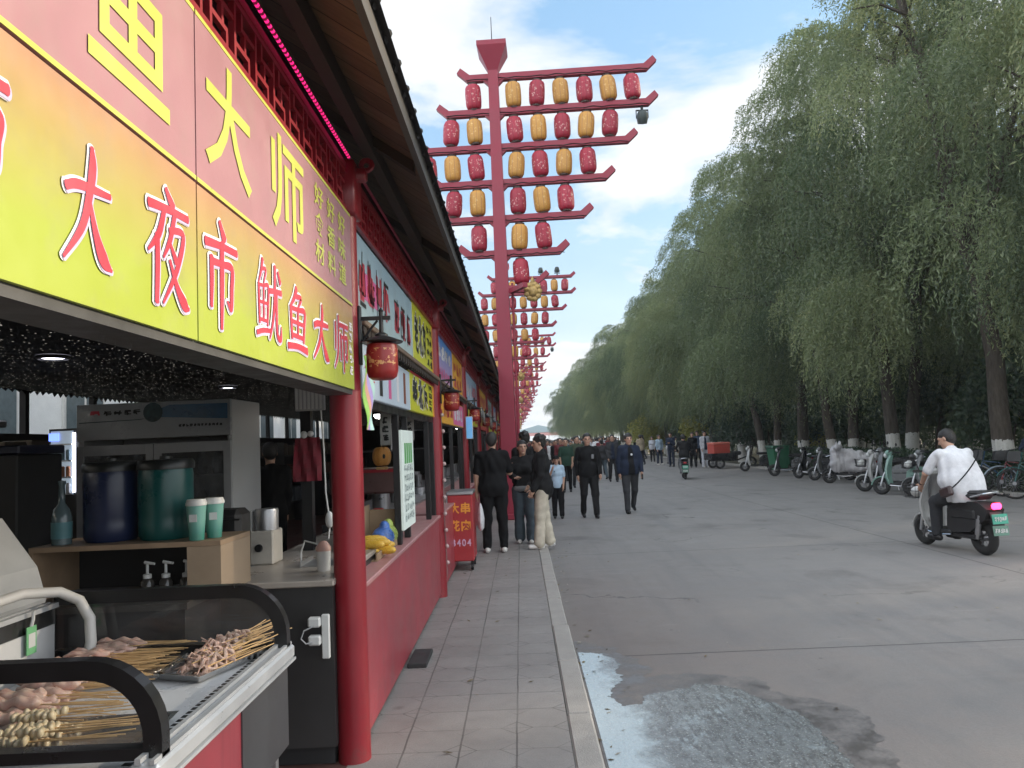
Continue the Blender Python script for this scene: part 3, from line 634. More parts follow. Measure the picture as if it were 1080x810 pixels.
def arcade():
    A = thing('market_arcade', 'long tiled roof arcade on red pillars along the pavement', 'arcade')
    y0, y1 = P0-2*BAY, P0+NB*BAY
    pm = MB(); pm.cyl((0,0,-.02), (0,0,3.12), .084, .084, 24); pm.b2((-.1,-.1,2.86), (.1,.1,3.16), 0, .012); pm.b2((-.06,-.035,3.06), (.15,.035,3.13), 0, .01); pm.torus((.15,0,3.15), .03, .016, 'y', 10, 6)
    p = None
    for k in range(-1, NB):
        o = pm.build('pillar', RED, A, True) if p is None else link(p.data, 'pillar', A)
        p = p or o; o.location = (-.93, P0+k*BAY, 0)
    fm = MB(); L = BAY-.2; z0, z1 = 2.87, 3.1
    fm.b2((-.012,0,z0), (.012,L,z0+.022)); fm.b2((-.012,0,z1-.022), (.012,L,z1))
    w = L/20; h = z1-z0-.044; t = .009
    for i in range(20):
        a = i*w; zb = z0+.022
        fm.b2((-.01,a-t,zb), (.01,a+t,zb+h)); fm.b2((-.008,a+t,zb+h*.3-t), (.008,a+w*.66+t,zb+h*.3+t)); fm.b2((-.008,a+w*.34-t,zb+h*.7-t), (.008,a+w-t,zb+h*.7+t))
        fm.b2((-.0085,a+w*.66-t,zb), (.0085,a+w*.66+t,zb+h*.3-t)); fm.b2((-.0085,a+w*.34-t,zb+h*.7+t), (.0085,a+w*.34+t,zb+h)); fm.b2((-.0075,a+w*.5-t,zb+h*.3+t), (.0075,a+w*.5+t,zb+h*.7-t))
    p = None
    for k in range(-2, NB-1):
        o = fm.build('lattice_frieze', RED, A) if p is None else link(p.data, 'lattice_frieze', A)
        p = p or o; o.location = (-.885, P0+k*BAY+.1, 0)
    b = MB(); b.b2((-.93,y0,3.1), (-.87,y1,3.135)); b.build('frieze_rail', RED, A)
    mb = MB(); mb.tube([(-.85,y0,3.155),(-.85,y1,3.155)], .009, 6); mb.build('light_strip', mat('pink led strip', (.3,.02,.06), .4, build=led_nodes), A)
    b = MB(); b.b2((-1.05,y0,2.4), (-.99,y1,3.4)); b.build('header_board', DARK, A)
    # roof: soffit boards, rafters, tiles
    e0, e1 = Vector((-.5,0,3.15)), Vector((-1.0,0,3.5)); rz = Vector((-3.3,0,5.1))
    b = MB(); b.add([(e0.x,y0,e0.z),(e0.x,y1,e0.z),(-1.05,y1,3.535),(-1.05,y0,3.535)], [(0,1,2,3)]); b.build('soffit', mat('soffit boards', (.13,.08,.05), .8, build=plank_nodes), A)
    b = MB(); k = y0
    while k < y1:
        b.add([(e0.x-.02,k,e0.z-.05),(e0.x-.02,k+.07,e0.z-.05),(-1.05,k+.07,3.48),(-1.05,k,3.48),(e0.x-.02,k,e0.z+.02),(e0.x-.02,k+.07,e0.z+.02),(-1.05,k+.07,3.54),(-1.05,k,3.54)], [(0,1,2,3),(4,7,6,5),(0,4,5,1),(1,5,6,2),(2,6,7,3),(3,7,4,0)]); k += BAY/2
    b.b2((-.80,y0,3.22), (-.74,y1,3.345)); b.build('rafter', WOODD, A)
    b = MB(); b.box((-.485,(y0+y1)/2,3.165), (.03,y1-y0,.12)); b.build('fascia', mat('grey fascia', (.05,.045,.042), .6, var=.3, scale=4), A)
    b = MB()
    b.add([(-.44,y0,3.215),(-.44,y1,3.215),(rz.x,y1,rz.z),(rz.x,y0,rz.z),(-6.2,y0,3.2),(-6.2,y1,3.2)], [(0,1,2,3),(3,2,5,4)])
    b.add([(-.44,y0,3.195),(-.44,y1,3.195),(-1.05,y1,3.62),(-1.05,y0,3.62)], [(0,1,2,3)])
    k = y0
    TL = .24
    while k < min(y1, 70):
        b.tube([(-.45,k,3.212),(-1.6,k,3.212+.66*1.15)], .03, 6); k += TL
    b.build('roof', mat('grey roof tiles', (.035,.035,.037), .7, var=.3, scale=7), A, False)
    b = MB(); b.add([(-1.05,-6,2.4),(-1.05,y1,2.4),(-5.4,y1,2.4),(-5.4,-6,2.4)], [(0,1,2,3)])
    r = random.Random(4); k = -6
    while k < 70:
        d = r.uniform(.02,.055); b.add([(-5.4,k,2.4),(-5.4,k+.11,2.4),(-5.4,k+.055+r.uniform(-.02,.02),2.4-d)], [(0,1,2)]); k += .11
    b.build('ceiling_net', mat('starry black net', (.006,.006,.007), .9, build=net_nodes), A)
    b = MB(); b.b2((-5.62,-6,0), (-5.55,y1,1.93)); b.b2((-5.6,-6,2.43), (-5.5,y1,2.52)); k = -4
    while k < 90: b.b2((-5.62,k,1.93), (-5.55,k+.07,2.43)); k += 1.4
    b.build('back_partition', mat('dark partition', (.018,.018,.02), .8, var=.3, scale=2), A)
    b = MB(); b.b2((-5.54,-2.3,0), (-.96,-2.2,2.39)); b.build('unseen_light_block', mat('dark partition', (.018,.018,.02)), A)  # unseen wall added behind the camera to keep light out of the stall
arcade()
def building_behind():
    t = thing('white_building', 'pale rendered building with white windows seen behind the stalls', 'building', (-10.4,0,0))
    m = MB(); m.b2((-6,-8,0), (0,120,7.5)); m.build('wall', mat('pale render', (.8,.81,.80), .8, var=.08, scale=1.5), t)
    wm = MB(); wm.b2((0,0,0), (.06,1.7,1.5)); g = MB(); g.b2((.061,.08,.08), (.07,.8,1.42)); g.b2((.061,.9,.08), (.07,1.62,1.42)); first = None
    for y in np.arange(4.2, 60, 3.3):
        if first is None:
            first = wm.build('window', WHITE, t); gl = g.build('pane', mat('grey window glass', (.13,.16,.17), .08), first); o = first
        else: o = dup(first, t)
        o.location = (.002, y, 1.75)
building_behind()

# ------------------------------------------------------------------ big signboard of the nearest stall
def zgrad(c0, c1, z0, z1, spec=None, c2=None):
    def f(nt, b, tc):
        g = G(nt); x, y, z = g.xyz(tc.outputs['Object']); n = g.noise(tc.outputs['Object'], 1.1, 2)
        k = g.rng(g.m('ADD', z, g.m('MULTIPLY', g.m('SUBTRACT', n, .5), .18)), z0, z1); c = g.mix(k, c0, c1)
        n2 = g.noise(tc.outputs['Object'], 5, 6, .7); c = g.mix(g.rng(n2,.5,.8,0,.35), c, (.26,.22,.18)); g.link(c, b.inputs['Base Color'])
    return f
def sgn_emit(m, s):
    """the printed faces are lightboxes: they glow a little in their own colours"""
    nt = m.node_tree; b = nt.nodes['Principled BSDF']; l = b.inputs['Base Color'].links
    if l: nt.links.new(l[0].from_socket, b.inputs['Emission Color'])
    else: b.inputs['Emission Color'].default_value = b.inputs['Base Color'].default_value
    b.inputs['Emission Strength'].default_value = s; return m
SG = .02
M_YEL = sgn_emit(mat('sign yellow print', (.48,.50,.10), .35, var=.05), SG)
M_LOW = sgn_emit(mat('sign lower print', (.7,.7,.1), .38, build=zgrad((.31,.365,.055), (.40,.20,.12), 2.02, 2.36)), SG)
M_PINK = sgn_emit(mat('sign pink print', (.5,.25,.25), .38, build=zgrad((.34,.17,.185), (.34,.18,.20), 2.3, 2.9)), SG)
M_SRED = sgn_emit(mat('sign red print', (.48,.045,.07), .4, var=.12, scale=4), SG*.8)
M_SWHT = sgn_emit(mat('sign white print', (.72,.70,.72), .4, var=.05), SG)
M_SLIL = mat('sign lilac edge', (.5,.42,.6), .4, var=.1)

STROKES = {
'大': [[(.06,.58,.07),(.3,.64,.075),(.94,.68,.05)],[(.54,1.0,.05),(.56,.85,.1),(.5,.6,.09),(.36,.3,.075),(.02,.0,.03)],[(.5,.56,.04),(.64,.3,.08),(.82,.1,.13),(1.0,.03,.03)]],
'夜': [[(.42,1.0,.05),(.56,.9,.09)],[(.02,.8,.07),(.5,.84,.06),(.98,.86,.06)],[(.36,.8,.06),(.24,.58,.07),(.0,.4,.025)],[(.2,.54,.07),(.21,.3,.07),(.2,.0,.06)],[(.62,.8,.06),(.52,.58,.06),(.36,.4,.025)],[(.52,.66,.05),(.86,.68,.06),(.7,.34,.06),(.36,.0,.025)],[(.54,.52,.04),(.66,.42,.07)],[(.52,.38,.04),(.7,.18,.07),(.9,.05,.11),(1.02,.02,.03)]],
'市': [[(.44,1.0,.05),(.56,.88,.09)],[(.03,.74,.07),(.5,.78,.06),(.98,.8,.06)],[(.18,.6,.07),(.19,.4,.07),(.18,.16,.05)],[(.18,.58,.06),(.5,.6,.055),(.82,.61,.07),(.82,.4,.07),(.8,.2,.06),(.68,.25,.025)],[(.5,.78,.08),(.5,.4,.08),(.49,-.02,.05)]],
'鱼': [[(.42,1.0,.08),(.3,.84,.06),(.1,.68,.03)],[(.34,.88,.05),(.68,.9,.06),(.52,.72,.03)],[(.12,.66,.07),(.15,.42,.07),(.18,.2,.06)],[(.12,.66,.05),(.5,.68,.05),(.88,.7,.07),(.86,.45,.07),(.82,.2,.06)],[(.18,.45,.045),(.84,.47,.045)],[(.5,.68,.055),(.5,.24,.055)],[(.18,.23,.05),(.82,.24,.05)],[(.0,.03,.07),(.5,.07,.065),(1.0,.05,.08)]],
'师': [[(.07,.84,.07),(.08,.6,.07),(.07,.38,.05)],[(.28,1.0,.07),(.28,.6,.075),(.22,.25,.06),(.02,.0,.025)],[(.4,.87,.06),(.7,.89,.055),(1.0,.9,.06)],[(.46,.66,.07),(.46,.4,.065),(.46,.2,.05)],[(.46,.64,.05),(.7,.65,.05),(.94,.66,.07),(.94,.45,.07),(.93,.24,.06),(.82,.29,.025)],[(.69,.88,.07),(.69,.4,.08),(.69,-.02,.05)]],
}
STROKES['鱿'] = [[(x*.5,y,w*.62) for x,y,w in s] for s in STROKES['鱼'][:-1]]+[[(.0,.05,.045),(.22,.1,.045),(.5,.13,.04)],[(.52,.66,.05),(.75,.69,.05),(.99,.71,.055)],[(.72,1.0,.06),(.71,.6,.06),(.64,.3,.05),(.5,.04,.02)],[(.79,.66,.055),(.79,.3,.055),(.83,.1,.055),(.97,.08,.06),(.99,.24,.02)],[(.86,.96,.04),(.94,.86,.06)]]
def brush_glyph(mb, ch, y0, y1, z0, z1, x, fat=0.0, mi=0, lean=.0):
    """a character drawn stroke by stroke with a swelling brush"""
    W, H = y1-y0, z1-z0; q = min(W, H)
    for si, st in enumerate(STROKES[ch]):
        P = [(y0+W*(a+lean*b), z0+H*b, w*q) for a, b, w in st]; C = []
        for i in range(len(P)-1):
            p0, p1, p2, p3 = P[max(i-1,0)], P[i], P[i+1], P[min(i+2,len(P)-1)]
            for k in range(8):
                t = k/8; C.append(tuple(.5*(2*p1[j]+(p2[j]-p0[j])*t+(2*p0[j]-5*p1[j]+4*p2[j]-p3[j])*t*t+(3*p1[j]-p0[j]-3*p2[j]+p3[j])*t**3) for j in range(3)))
        C.append(P[-1]); n = len(C); L, R = [], []
        for i, (a, b, w) in enumerate(C):
            d = Vector((C[min(i+1,n-1)][0]-C[max(i-1,0)][0], C[min(i+1,n-1)][1]-C[max(i-1,0)][1])); d = d.normalized() if d.length > 1e-9 else Vector((1,0))
            e = max(w*.78, .2*.07*q)+fat*q*.5; L.append((a-d.y*e, b+d.x*e)); R.append((a+d.y*e, b-d.x*e))
        cap = []
        for (a, b, w), s in ((C[0],-1),(C[-1],1)):
            o = C[1] if s < 0 else C[-2]; d = Vector((a-o[0], b-o[1])).normalized(); e = max(w, .014*q)+fat*q*.5; cap.append([(a+math.cos(u)*d.x*e*.8-math.sin(u)*d.y*e, b+math.cos(u)*d.y*e*.8+math.sin(u)*d.x*e) for u in np.linspace(math.pi/2,-math.pi/2,7)[1:-1]])
        poly = cap[0][::-1] if False else []
        X = x+si*.00012; V = [(X,)+p for p in L]+[(X,)+p for p in R]; F = [(i,i+1,n+i+1,n+i) for i in range(n-1)]; k = len(V)
        V += [(X,)+p for p in cap[0]]+[(X,)+p for p in cap[1]]; F += [tuple([n]+[k+4-i for i in range(5)][::-1]+[0]) if False else tuple([0]+[k+i for i in range(5)][::-1]+[n]), tuple([n-1]+[k+5+i for i in range(5)]+[2*n-1])]
        mb.add(V, F, mi)
def main_sign():
    t = thing('stall_signboard', 'large yellow and pink squid stall signboard with red brush characters', 'signboard', (-.9,0,0))
    X = .06; fr = MB(); fr.b2((-.09,-1.9,1.88), (.045,3.955,2.83)); fr.build('frame', mat('dark sign frame', (.05,.05,.05), .5), t)
    seams = [(-1.88,.066),(.074,2.016),(2.024,3.95)]
    for a, c in seams:
        m = MB(); m.b2((.046,a,1.905), (X-.003,c,2.332)); m.build('lower_panel', M_LOW, t)
        m = MB(); m.b2((.046,a,2.34), (X-.003,c,2.825)); m.build('upper_panel', M_PINK, t)
        m = MB(); m.b2((X-.0028,a,2.34), (X-.001,c,2.352)); m.b2((X-.0028,a,2.812), (X-.001,c,2.825)); m.build('border', M_YEL, t)
    low = [('师',.93,1.232),('大',1.405,1.575),('夜',1.735,1.945),('市',2.055,2.29),('鱿',2.47,2.72),('鱼',2.81,3.05),('大',3.16,3.41),('师',3.52,3.79)]
    zz = {0:(2.03,2.25),1:(1.985,2.225),2:(1.97,2.25),3:(1.97,2.265),4:(1.98,2.245),5:(1.985,2.22),6:(1.99,2.225),7:(1.985,2.225)}
    for i, (c, a, b) in enumerate(low):
        m = MB(); z0, z1 = zz[i]
        brush_glyph(m, c, a, b, z0, z1, X, .075, 1, .04); brush_glyph(m, c, a+.004, b+.004, z0-.003, z1-.003, X+.0015, .03, 2, .04); brush_glyph(m, c, a, b, z0, z1, X+.003, .0, 0, .04)
        m.build('character', [M_SRED, M_SWHT, M_SLIL], t)
    up = [('鱿',.2,1.15,2.4,2.80),('鱼',1.49,1.86,2.425,2.93),('大',2.08,2.45,2.42,2.77),('师',2.66,3.07,2.405,2.77)]
    for c, a, b, z0, z1 in up:
        m = MB(); z1 = min(z1, 2.8); put_glyph(m, c, a, b, z0, z1, X, .012); m.build('character', M_YEL, t)
    for j, col in enumerate(('好食材','好香料','好味道')):
        a = 3.235+j*.215; m = MB()
        for k, c in enumerate(col): put_glyph(m, c, a, a+.15, 2.665-k*.125, 2.765-k*.125, X, .015)
        m.build('slogan', M_YEL, t)
    m = MB(); scribble(m, 3.84, 3.92, 1.97, 2.25, X, 1, 5, 0, .09, rows=5); m.build('small_print', M_SWHT, t)
main_sign()

# ------------------------------------------------------------------ signboards of the other stalls
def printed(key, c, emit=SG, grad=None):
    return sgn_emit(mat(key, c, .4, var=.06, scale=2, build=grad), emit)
INKS = {'red': M_SRED, 'white': M_SWHT, 'yellow': M_YEL, 'black': mat('sign black print', (.02,.02,.02), .5, var=.1), 'green': printed('sign green print', (.08,.35,.08)), 'blue': printed('sign blue print', (.05,.15,.55)), 'orange': printed('sign orange print', (.75,.3,.04)), 'brown': mat('sign brown print', (.2,.07,.04), .5), 'pink': printed('sign pink ink', (.65,.12,.3))}
def board(label, y0, y1, z0, z1, col, marks, x=-.9, group=None, th=.05, cat='signboard'):
    t = thing('stall_signboard', label, cat, (x,y0,z0), 0, group); W, H = y1-y0, z1-z0
    m = MB(); m.b2((-th,0,0), (0,W,H), 0, .004); m.build('panel', col, t)
    for k in marks: k(t, W, H)
    return t
def mk_text(txt, f, ink, bold=.03, back=None, name='lettering'):
    def g(t, W, H):
        m = MB(); a, b, c, d = f; n = len(txt); w = (b-a)*W/n
        for i, ch in enumerate(txt):
            if back: put_glyph(m, ch, a*W+i*w+w*.08, a*W+(i+1)*w-w*.08, c*H, d*H, .002, bold+.04, 1, ref=bold, wob=.03)
            put_glyph(m, ch, a*W+i*w+w*.08, a*W+(i+1)*w-w*.08, c*H, d*H, .0035, bold, 0, wob=.03)
        m.build(name, [INKS[ink], INKS[back or 'white']], t)
    return g
def mk_scr(f, n, rows, ink, seed, t_=.09, name='lettering'):
    def g(t, W, H):
        m = MB(); a, b, c, d = f; scribble(m, a*W, b*W, c*H, d*H, .002, n, seed, 0, t_, rows=rows); m.build(name, INKS[ink], t)
    return g
def mk_rect(f, ink, name='band'):
    def g(t, W, H):
        a, b, c, d = f; m = MB(); m.b2((0.0005,a*W,c*H), (.0015,b*W,d*H)); m.build(name, INKS[ink], t)
    return g
def signs():
    y = lambda k: P0+k*BAY
    pale = printed('sign pale blue print', (.38,.5,.55), SG*.8, zgrad((.42,.52,.52), (.36,.5,.58), 0, .5)); yel = printed('sign lemon print', (.55,.55,.04), SG)
    grn = printed('sign cyan print', (.15,.38,.6), SG, zgrad((.55,.3,.45), (.06,.25,.62), 0, .6)); org = printed('sign amber print', (.7,.36,.04), SG); sky = printed('sign light blue print', (.3,.45,.62), SG); rdd = printed('sign crimson print', (.5,.06,.05), SG*.8)
    board('pale blue signboard with red and dark brush lettering beside the nearest pillar', 4.26, 6.66, 2.34, 2.86, pale, [mk_rect((.1,.3,.3,.62), 'pink', 'picture'), mk_scr((.04,.5,.2,.8), 4, 1, 'red', 3, .13), mk_scr((.06,.5,.12,.9), 4, 1, 'black', 31, .04), mk_scr((.58,.96,.15,.72), 3, 1, 'red', 4, .14), mk_scr((.58,.96,.1,.8), 3, 1, 'black', 33, .04)])
    board('lemon yellow signboard with black writing above the scalloped trim', 6.68, 8.2, 2.34, 2.88, yel, [mk_text('老北京', (.05,.62,.2,.85), 'black', .03, 'white'), mk_scr((.64,.95,.08,.9), 2, 4, 'black', 6), mk_rect((.955,1,0,1), 'orange')])
    board('white and blue food picture signboard hung below the scalloped trim', 4.46, 6.38, 1.9, 2.22, printed('sign ice print', (.5,.58,.66), SG), [
        (lambda t, W, H: [MB().b2((.001,W*f-.05,H*.12), (.003,W*f+.05,H*.88), 0, .01).build('food_picture', INKS[c], t) for f, c in ((.12,'orange'),(.3,'black'),(.48,'pink'),(.66,'white'),(.84,'brown'))]), mk_scr((.02,.2,.1,.9), 1, 4, 'red', 8)])
    board('lower lemon yellow signboard with black characters over the serving window', 6.4, 8.15, 1.9, 2.24, yel, [mk_text('老北京', (.05,.7,.12,.88), 'black', .05, 'white'), mk_scr((.72,.92,.1,.9), 1, 4, 'black', 9), mk_rect((.93,1,0,1), 'orange'), mk_rect((0,1,.94,1), 'red')])
    board('blue signboard with white lettering past the second pillar', 8.5, 10.6, 2.3, 2.9, grn, [mk_scr((.08,.9,.5,.85), 4, 1, 'white', 10, .12), mk_scr((.1,.9,.12,.4), 6, 1, 'pink', 11, .12)])
    board('amber signboard with dark red writing beside the blue one', 10.65, 12.35, 2.3, 2.9, org, [mk_scr((.08,.92,.15,.85), 3, 2, 'red', 12, .12)])
    board('lower amber signboard with red writing over the third window', 8.5, 12.3, 1.86, 2.2, org, [mk_scr((.03,.5,.15,.85), 4, 1, 'red', 13, .12), mk_rect((.52,1,.05,.95), 'pink'), mk_scr((.55,.97,.15,.85), 4, 1, 'white', 14, .12)])
    board('light blue signboard on the fourth stall', 12.7, 16.5, 2.3, 2.9, sky, [mk_scr((.03,.5,.2,.8), 4, 1, 'white', 15, .12), mk_scr((.55,.97,.2,.8), 4, 1, 'red', 16, .1)])
    board('narrow yellow signboard under the light blue one on the fourth stall', 12.7, 16.5, 1.95, 2.22, yel, [mk_scr((.03,.97,.15,.85), 9, 1, 'red', 17, .12)])
    cols = [yel, rdd, sky, org, pale, grn, rdd, yel]; ink = ['red','yellow','blue','red','brown','white','yellow','black']
    for k in range(3, NB-1):
        for z0, z1, q in ((2.3,2.9,0),(1.93,2.24,3)):
            board('coloured signboard on a far stall down the row', y(k)+.12, y(k+1)-.12, z0, z1, cols[(k+q)%8], [mk_scr((.04,.96,.18,.82), 6, 1, ink[(k+q)%8], 40+k, .12)] if k < 12 else [], group='signboards on the far stalls')
    # scalloped trim between the boards
    for k in range(1, 8):
        t = thing('scalloped_trim', 'scalloped wooden trim between two rows of signboards', 'trim', (-.88,y(k-1)+.1,2.24), 0, 'scalloped trims'); m = MB(); m.b2((-.03,0,.045), (.05,BAY-.2,.08), 0, .005); m.build('rail', mat('weathered wood', (.16,.11,.075), .8, var=.3), t)
        m = MB(); q = .02
        while q < BAY-.3: m.prism([(q,.044),(q+.1,.044),(q+.1,.02),(q+.075,-.005),(q+.025,-.005),(q,.02)], .02, .035); q += .12
        m.build('scallop', WOODD, t)
signs()
# ------------------------------------------------------------------ counters, windows, lanterns along the front
def fronts():
    labs = ['glossy red counter front of the corn stall beside the pavement', 'red counter front behind the red advert chest', 'red counter front of the fourth stall behind the man in black']
    for k in range(0, 22):
        y0 = P0+k*BAY+.09; y1 = y0+BAY-.18
        t = thing('stall_counter', labs[k] if k < 3 else 'red counter front of a far stall down the row', 'counter', (-.93,y0,0), 0, 'red counter fronts')
        m = MB(); m.b2((-.05,0,.04), (.03,BAY-.18,.83), 0, .006); m.build('front_panel', RED2, t)
        m = MB(); m.b2((-.5,0,.835), (.05,BAY-.18,.865), 0, .006); m.build('countertop', mat('pink edged top', (.42,.2,.2), .4, var=.1), t)
        w = thing('serving_window', ['black framed serving window of the corn stall', 'black framed serving window behind the red advert chest', 'black framed serving window of the fourth stall'][k] if k < 3 else 'black framed serving window of a far stall', 'window', (-.95,y0,.866), 0, 'serving windows')
        m = MB(); H = 1.03
        for a in (0,.45 if k else 1.65,2.1,3.55,3.98): m.b2((-.025,a,0), (.025,a+.045,H), 0, .004)
        m.b2((-.025,0,H-.05), (.025,BAY-.19,H)); m.build('frame', BLACK, w)
    t = thing('kerb_shim', 'small dark block wedged under the red counter front', 'block', (-.84,5.9,0)); m = MB(); m.b2((-.05,-.2,0), (.09,.2,.035), 0, .005); m.build('slab', mat('dark rubber', (.03,.03,.03), .7), t)
    # wall lanterns
    def lantern_nodes(nt, b, tc):
        g = G(nt); P = tc.outputs['Object']; n = g.noise(P, 26, 4, .7); z = g.xyz(P)[2]
        k = g.m('MULTIPLY', g.m('GREATER_THAN', n, .565), g.m('LESS_THAN', g.m('ABSOLUTE', g.m('SUBTRACT', z, -.19)), .05)); g.link(g.mix(k, (.26,.014,.014), (.6,.3,.12)), b.inputs['Base Color'])
    lab = ['red wall lantern on a black bracket by the nearest signboard', 'red wall lantern on the second pillar', 'red wall lantern on the third pillar', 'red wall lantern on the fourth pillar']
    first = None
    for k in range(0, 20):
        if first is None:
            t = thing('wall_lantern', lab[0], 'lantern', (-.845,P0,2.27), 0, 'wall lanterns')
            m = MB(); m.b2((-.012,-.02,-.22), (.012,.02,.1), 0, .003); m.b2((.012,-.01,.02), (.17,.01,.04)); m.tube([(.012,0,-.1),(.06,0,-.03),(.1,0,.018)], .007, 6); m.cyl((.12,0,.06), (.12,0,-.06), .012, .012, 8); m.lathe([(.004,.085),(.015,.07),(.008,.055)], (.12,0,0), 8); m.lathe([(.035,-.075),(.035,-.06),(.02,-.05)], (.12,0,0), 10); m.build('bracket', BLACK, t, True)
            m = MB(); m.lathe([(.112,-.105),(.115,-.1),(.06,-.078),(.035,-.07)], (.12,0,0), 24); m.build('hood', BLACK, t, True)
            m = MB(); m.lathe([(.05,-.105),(.078,-.115),(.084,-.14),(.084,-.26),(.076,-.29),(.055,-.305),(.0,-.306)], (.12,0,0), 28); m.build('lantern_body', mat('red lantern shade', (.26,.015,.015), .38, build=lantern_nodes), t, True)
            first = t
        else:
            t = dup(first); place(t, (-.845,P0+k*BAY,2.27), None, lab[k] if k < 4 else 'red wall lantern on a far pillar')
    # bulbs strung up the second pillar
    m = MB(); pts = [(-.842,8.29+.05*math.sin(z*5),z) for z in np.arange(.2, 2.0, .1)]; t = thing('bulb_string', 'string of round bulbs taped up the second pillar', 'string lights', (0,0,0)); m.tube(pts, .004, 5); m.build('cord', mat('grey cord', (.2,.17,.16), .6), t)
    bm = MB(); bm.ell((0,0,0), (.022,.022,.022), 10, 6); f = None
    for z in np.arange(.35, 2.0, .175):
        o = bm.build('bulb', mat('frosted bulb', (.5,.38,.36), .3), t, True) if f is None else link(f.data, 'bulb', t); f = f or o; o.location = (-.832, 8.29+.05*math.sin(z*5), z)
    # red advert chest on the pavement edge
    t = thing('advert_chest', 'red upright chest with yellow lettering on the pavement beside the second pillar', 'chest', (-.80,9.9,0)); m = MB(); m.b2((-.17,0,.12), (.15,.6,.96), 0, .012); m.build('body', mat('red advert print', (.36,.03,.035), .4, var=.1), t)
    m = MB(); m.b2((-.18,-.012,.955), (.16,.61,1.0), 0, .01); m.b2((-.182,-.01,.11), (-.165,.02,.955)); m.build('steel_trim', STEEL, t)
    m = MB(); put_glyph(m, '大', -.13, -.02, .72, .86, -.004, .03, plane='y'); put_glyph(m, '串', .0, .12, .72, .86, -.004, .03, plane='y'); put_glyph(m, '花', -.13, -.02, .5, .64, -.004, .03, plane='y'); put_glyph(m, '肉', .0, .12, .5, .64, -.004, .03, plane='y'); m.build('lettering', INKS['orange'], t)
    m = MB()
    for i, c in enumerate('3404'): put_glyph(m, c, -.13+i*.066, -.08+i*.066, .31, .4, -.004, .02, plane='y')
    m.build('phone_digits', mat('pink digits', (.6,.4,.55), .4), t)
    for (a, b) in ((-.14,.06),(.12,.06),(-.14,.54),(.12,.54)):
        m = MB(); m.cyl((a-.015,b,.05), (a+.015,b,.05), .05, .05, 12); m.b2((a-.02,b-.02,.05), (a+.02,b+.02,.13)); m.build('caster', BLACK, t)
    t = thing('carrier_bag', 'white plastic bag hanging beside the red advert chest', 'bag', (-.57,10.3,.45)); m = MB(); m.lathe([(.03,0),(.085,.04),(.1,.16),(.07,.27),(.02,.36)], (0,0,0), 10, sx=.5); m.build('bag', mat('thin white plastic', (.6,.6,.62), .35, bump=.9, bscale=30), t, True)
    # bunting and a lit menu further along
    t = thing('bunting', 'string of grey and white pennants hung along the far signboards', 'bunting', (-.74,15,0)); m = MB(); m.tube([(0,a,2.32-.09*math.sin(a*.9)**2) for a in np.arange(0,14,.25)], .006, 4); m.build('string', BLACK, t)
    for ci, (nm, mm) in enumerate((('pale_pennant', mat('pale pennant', (.5,.5,.48), .7)), ('dark_pennant', mat('dark pennant', (.07,.07,.08), .7)))):
        for i in range(ci, 46, 2):
            a = i*.3; z = 2.32-.09*math.sin(a*.9)**2; m = MB(); m.prism([(a,z),(a+.26,z),(a+.13,z-.26)], .0, .004); m.build(nm, mm, t)
    t = thing('lit_menu', 'glowing light blue menu board on the third pillar', 'menu board', (-.84,12.3,1.68)); m = MB(); m.b2((-.02,-.03,0), (.09,0,.36), 0, .005); m.build('case', WHITE, t); m = MB(); m.b2((-.012,-.034,.012), (.082,-.031,.348)); m.build('screen', mat('blue lit print', (.15,.4,.7), .4, emit=.2), t)
fronts()

# ------------------------------------------------------------------ inside the nearest stall
def glass_mat(key, tint=(1,1,1), k=.06, dirt=0.06):
    if key in _M: return _M[key]
    m = bpy.data.materials.new(key); m.use_nodes = True; nt = m.node_tree; nt.nodes.clear(); g = G(nt)
    tr = g.n('ShaderNodeBsdfTransparent'); tr.inputs[0].default_value = (*tint,1); gl = g.n('ShaderNodeBsdfGlossy'); gl.inputs['Roughness'].default_value = .03
    df = g.n('ShaderNodeBsdfDiffuse'); df.inputs[0].default_value = (.5,.5,.5,1)
    fr = g.n('ShaderNodeFresnel'); fr.inputs['IOR'].default_value = 1.5
    P = g.n('ShaderNodeTexCoord').outputs['Object']; n = g.noise(P, 6, 5, .7)
    m1 = g.n('ShaderNodeMixShader'); g.link(g.rng(n, .4, .75, dirt*.4, dirt*1.6), m1.inputs[0]); g.link(tr.outputs[0], m1.inputs[1]); g.link(df.outputs[0], m1.inputs[2])
    m2 = g.n('ShaderNodeMixShader'); g.link(fr.outputs[0], m2.inputs[0]); g.link(m1.outputs[0], m2.inputs[1]); g.link(gl.outputs[0], m2.inputs[2])
    o = g.n('ShaderNodeOutputMaterial'); g.link(m2.outputs[0], o.inputs[0]); _M[key] = m; return m
ALU = mat('pale aluminium trim', (.55,.56,.57), .35, .4, var=.08)
STK = mat('bamboo stick', (.58,.37,.17), .65, var=.25, scale=20)
def meat_mat(key, a, b, sc=40):
    def f(nt, bs, tc):
        g = G(nt); P = tc.outputs['Object']; n = g.noise(P, sc, 5, .6); g.link(g.mix(g.rng(n,.35,.65), a, b), bs.inputs['Base Color']); bs.inputs['Roughness'].default_value = .28
        bs.inputs['Subsurface Weight'].default_value = .12; bs.inputs['Subsurface Radius'].default_value = (.01,.004,.002); bs.inputs['Subsurface Scale'].default_value = .5
        bp = g.n('ShaderNodeBump'); bp.inputs['Strength'].default_value = .6; bp.inputs['Distance'].default_value = .004; g.link(n, bp.inputs['Height']); g.link(bp.outputs[0], bs.inputs['Normal'])
    return mat(key, a, .3, build=f)
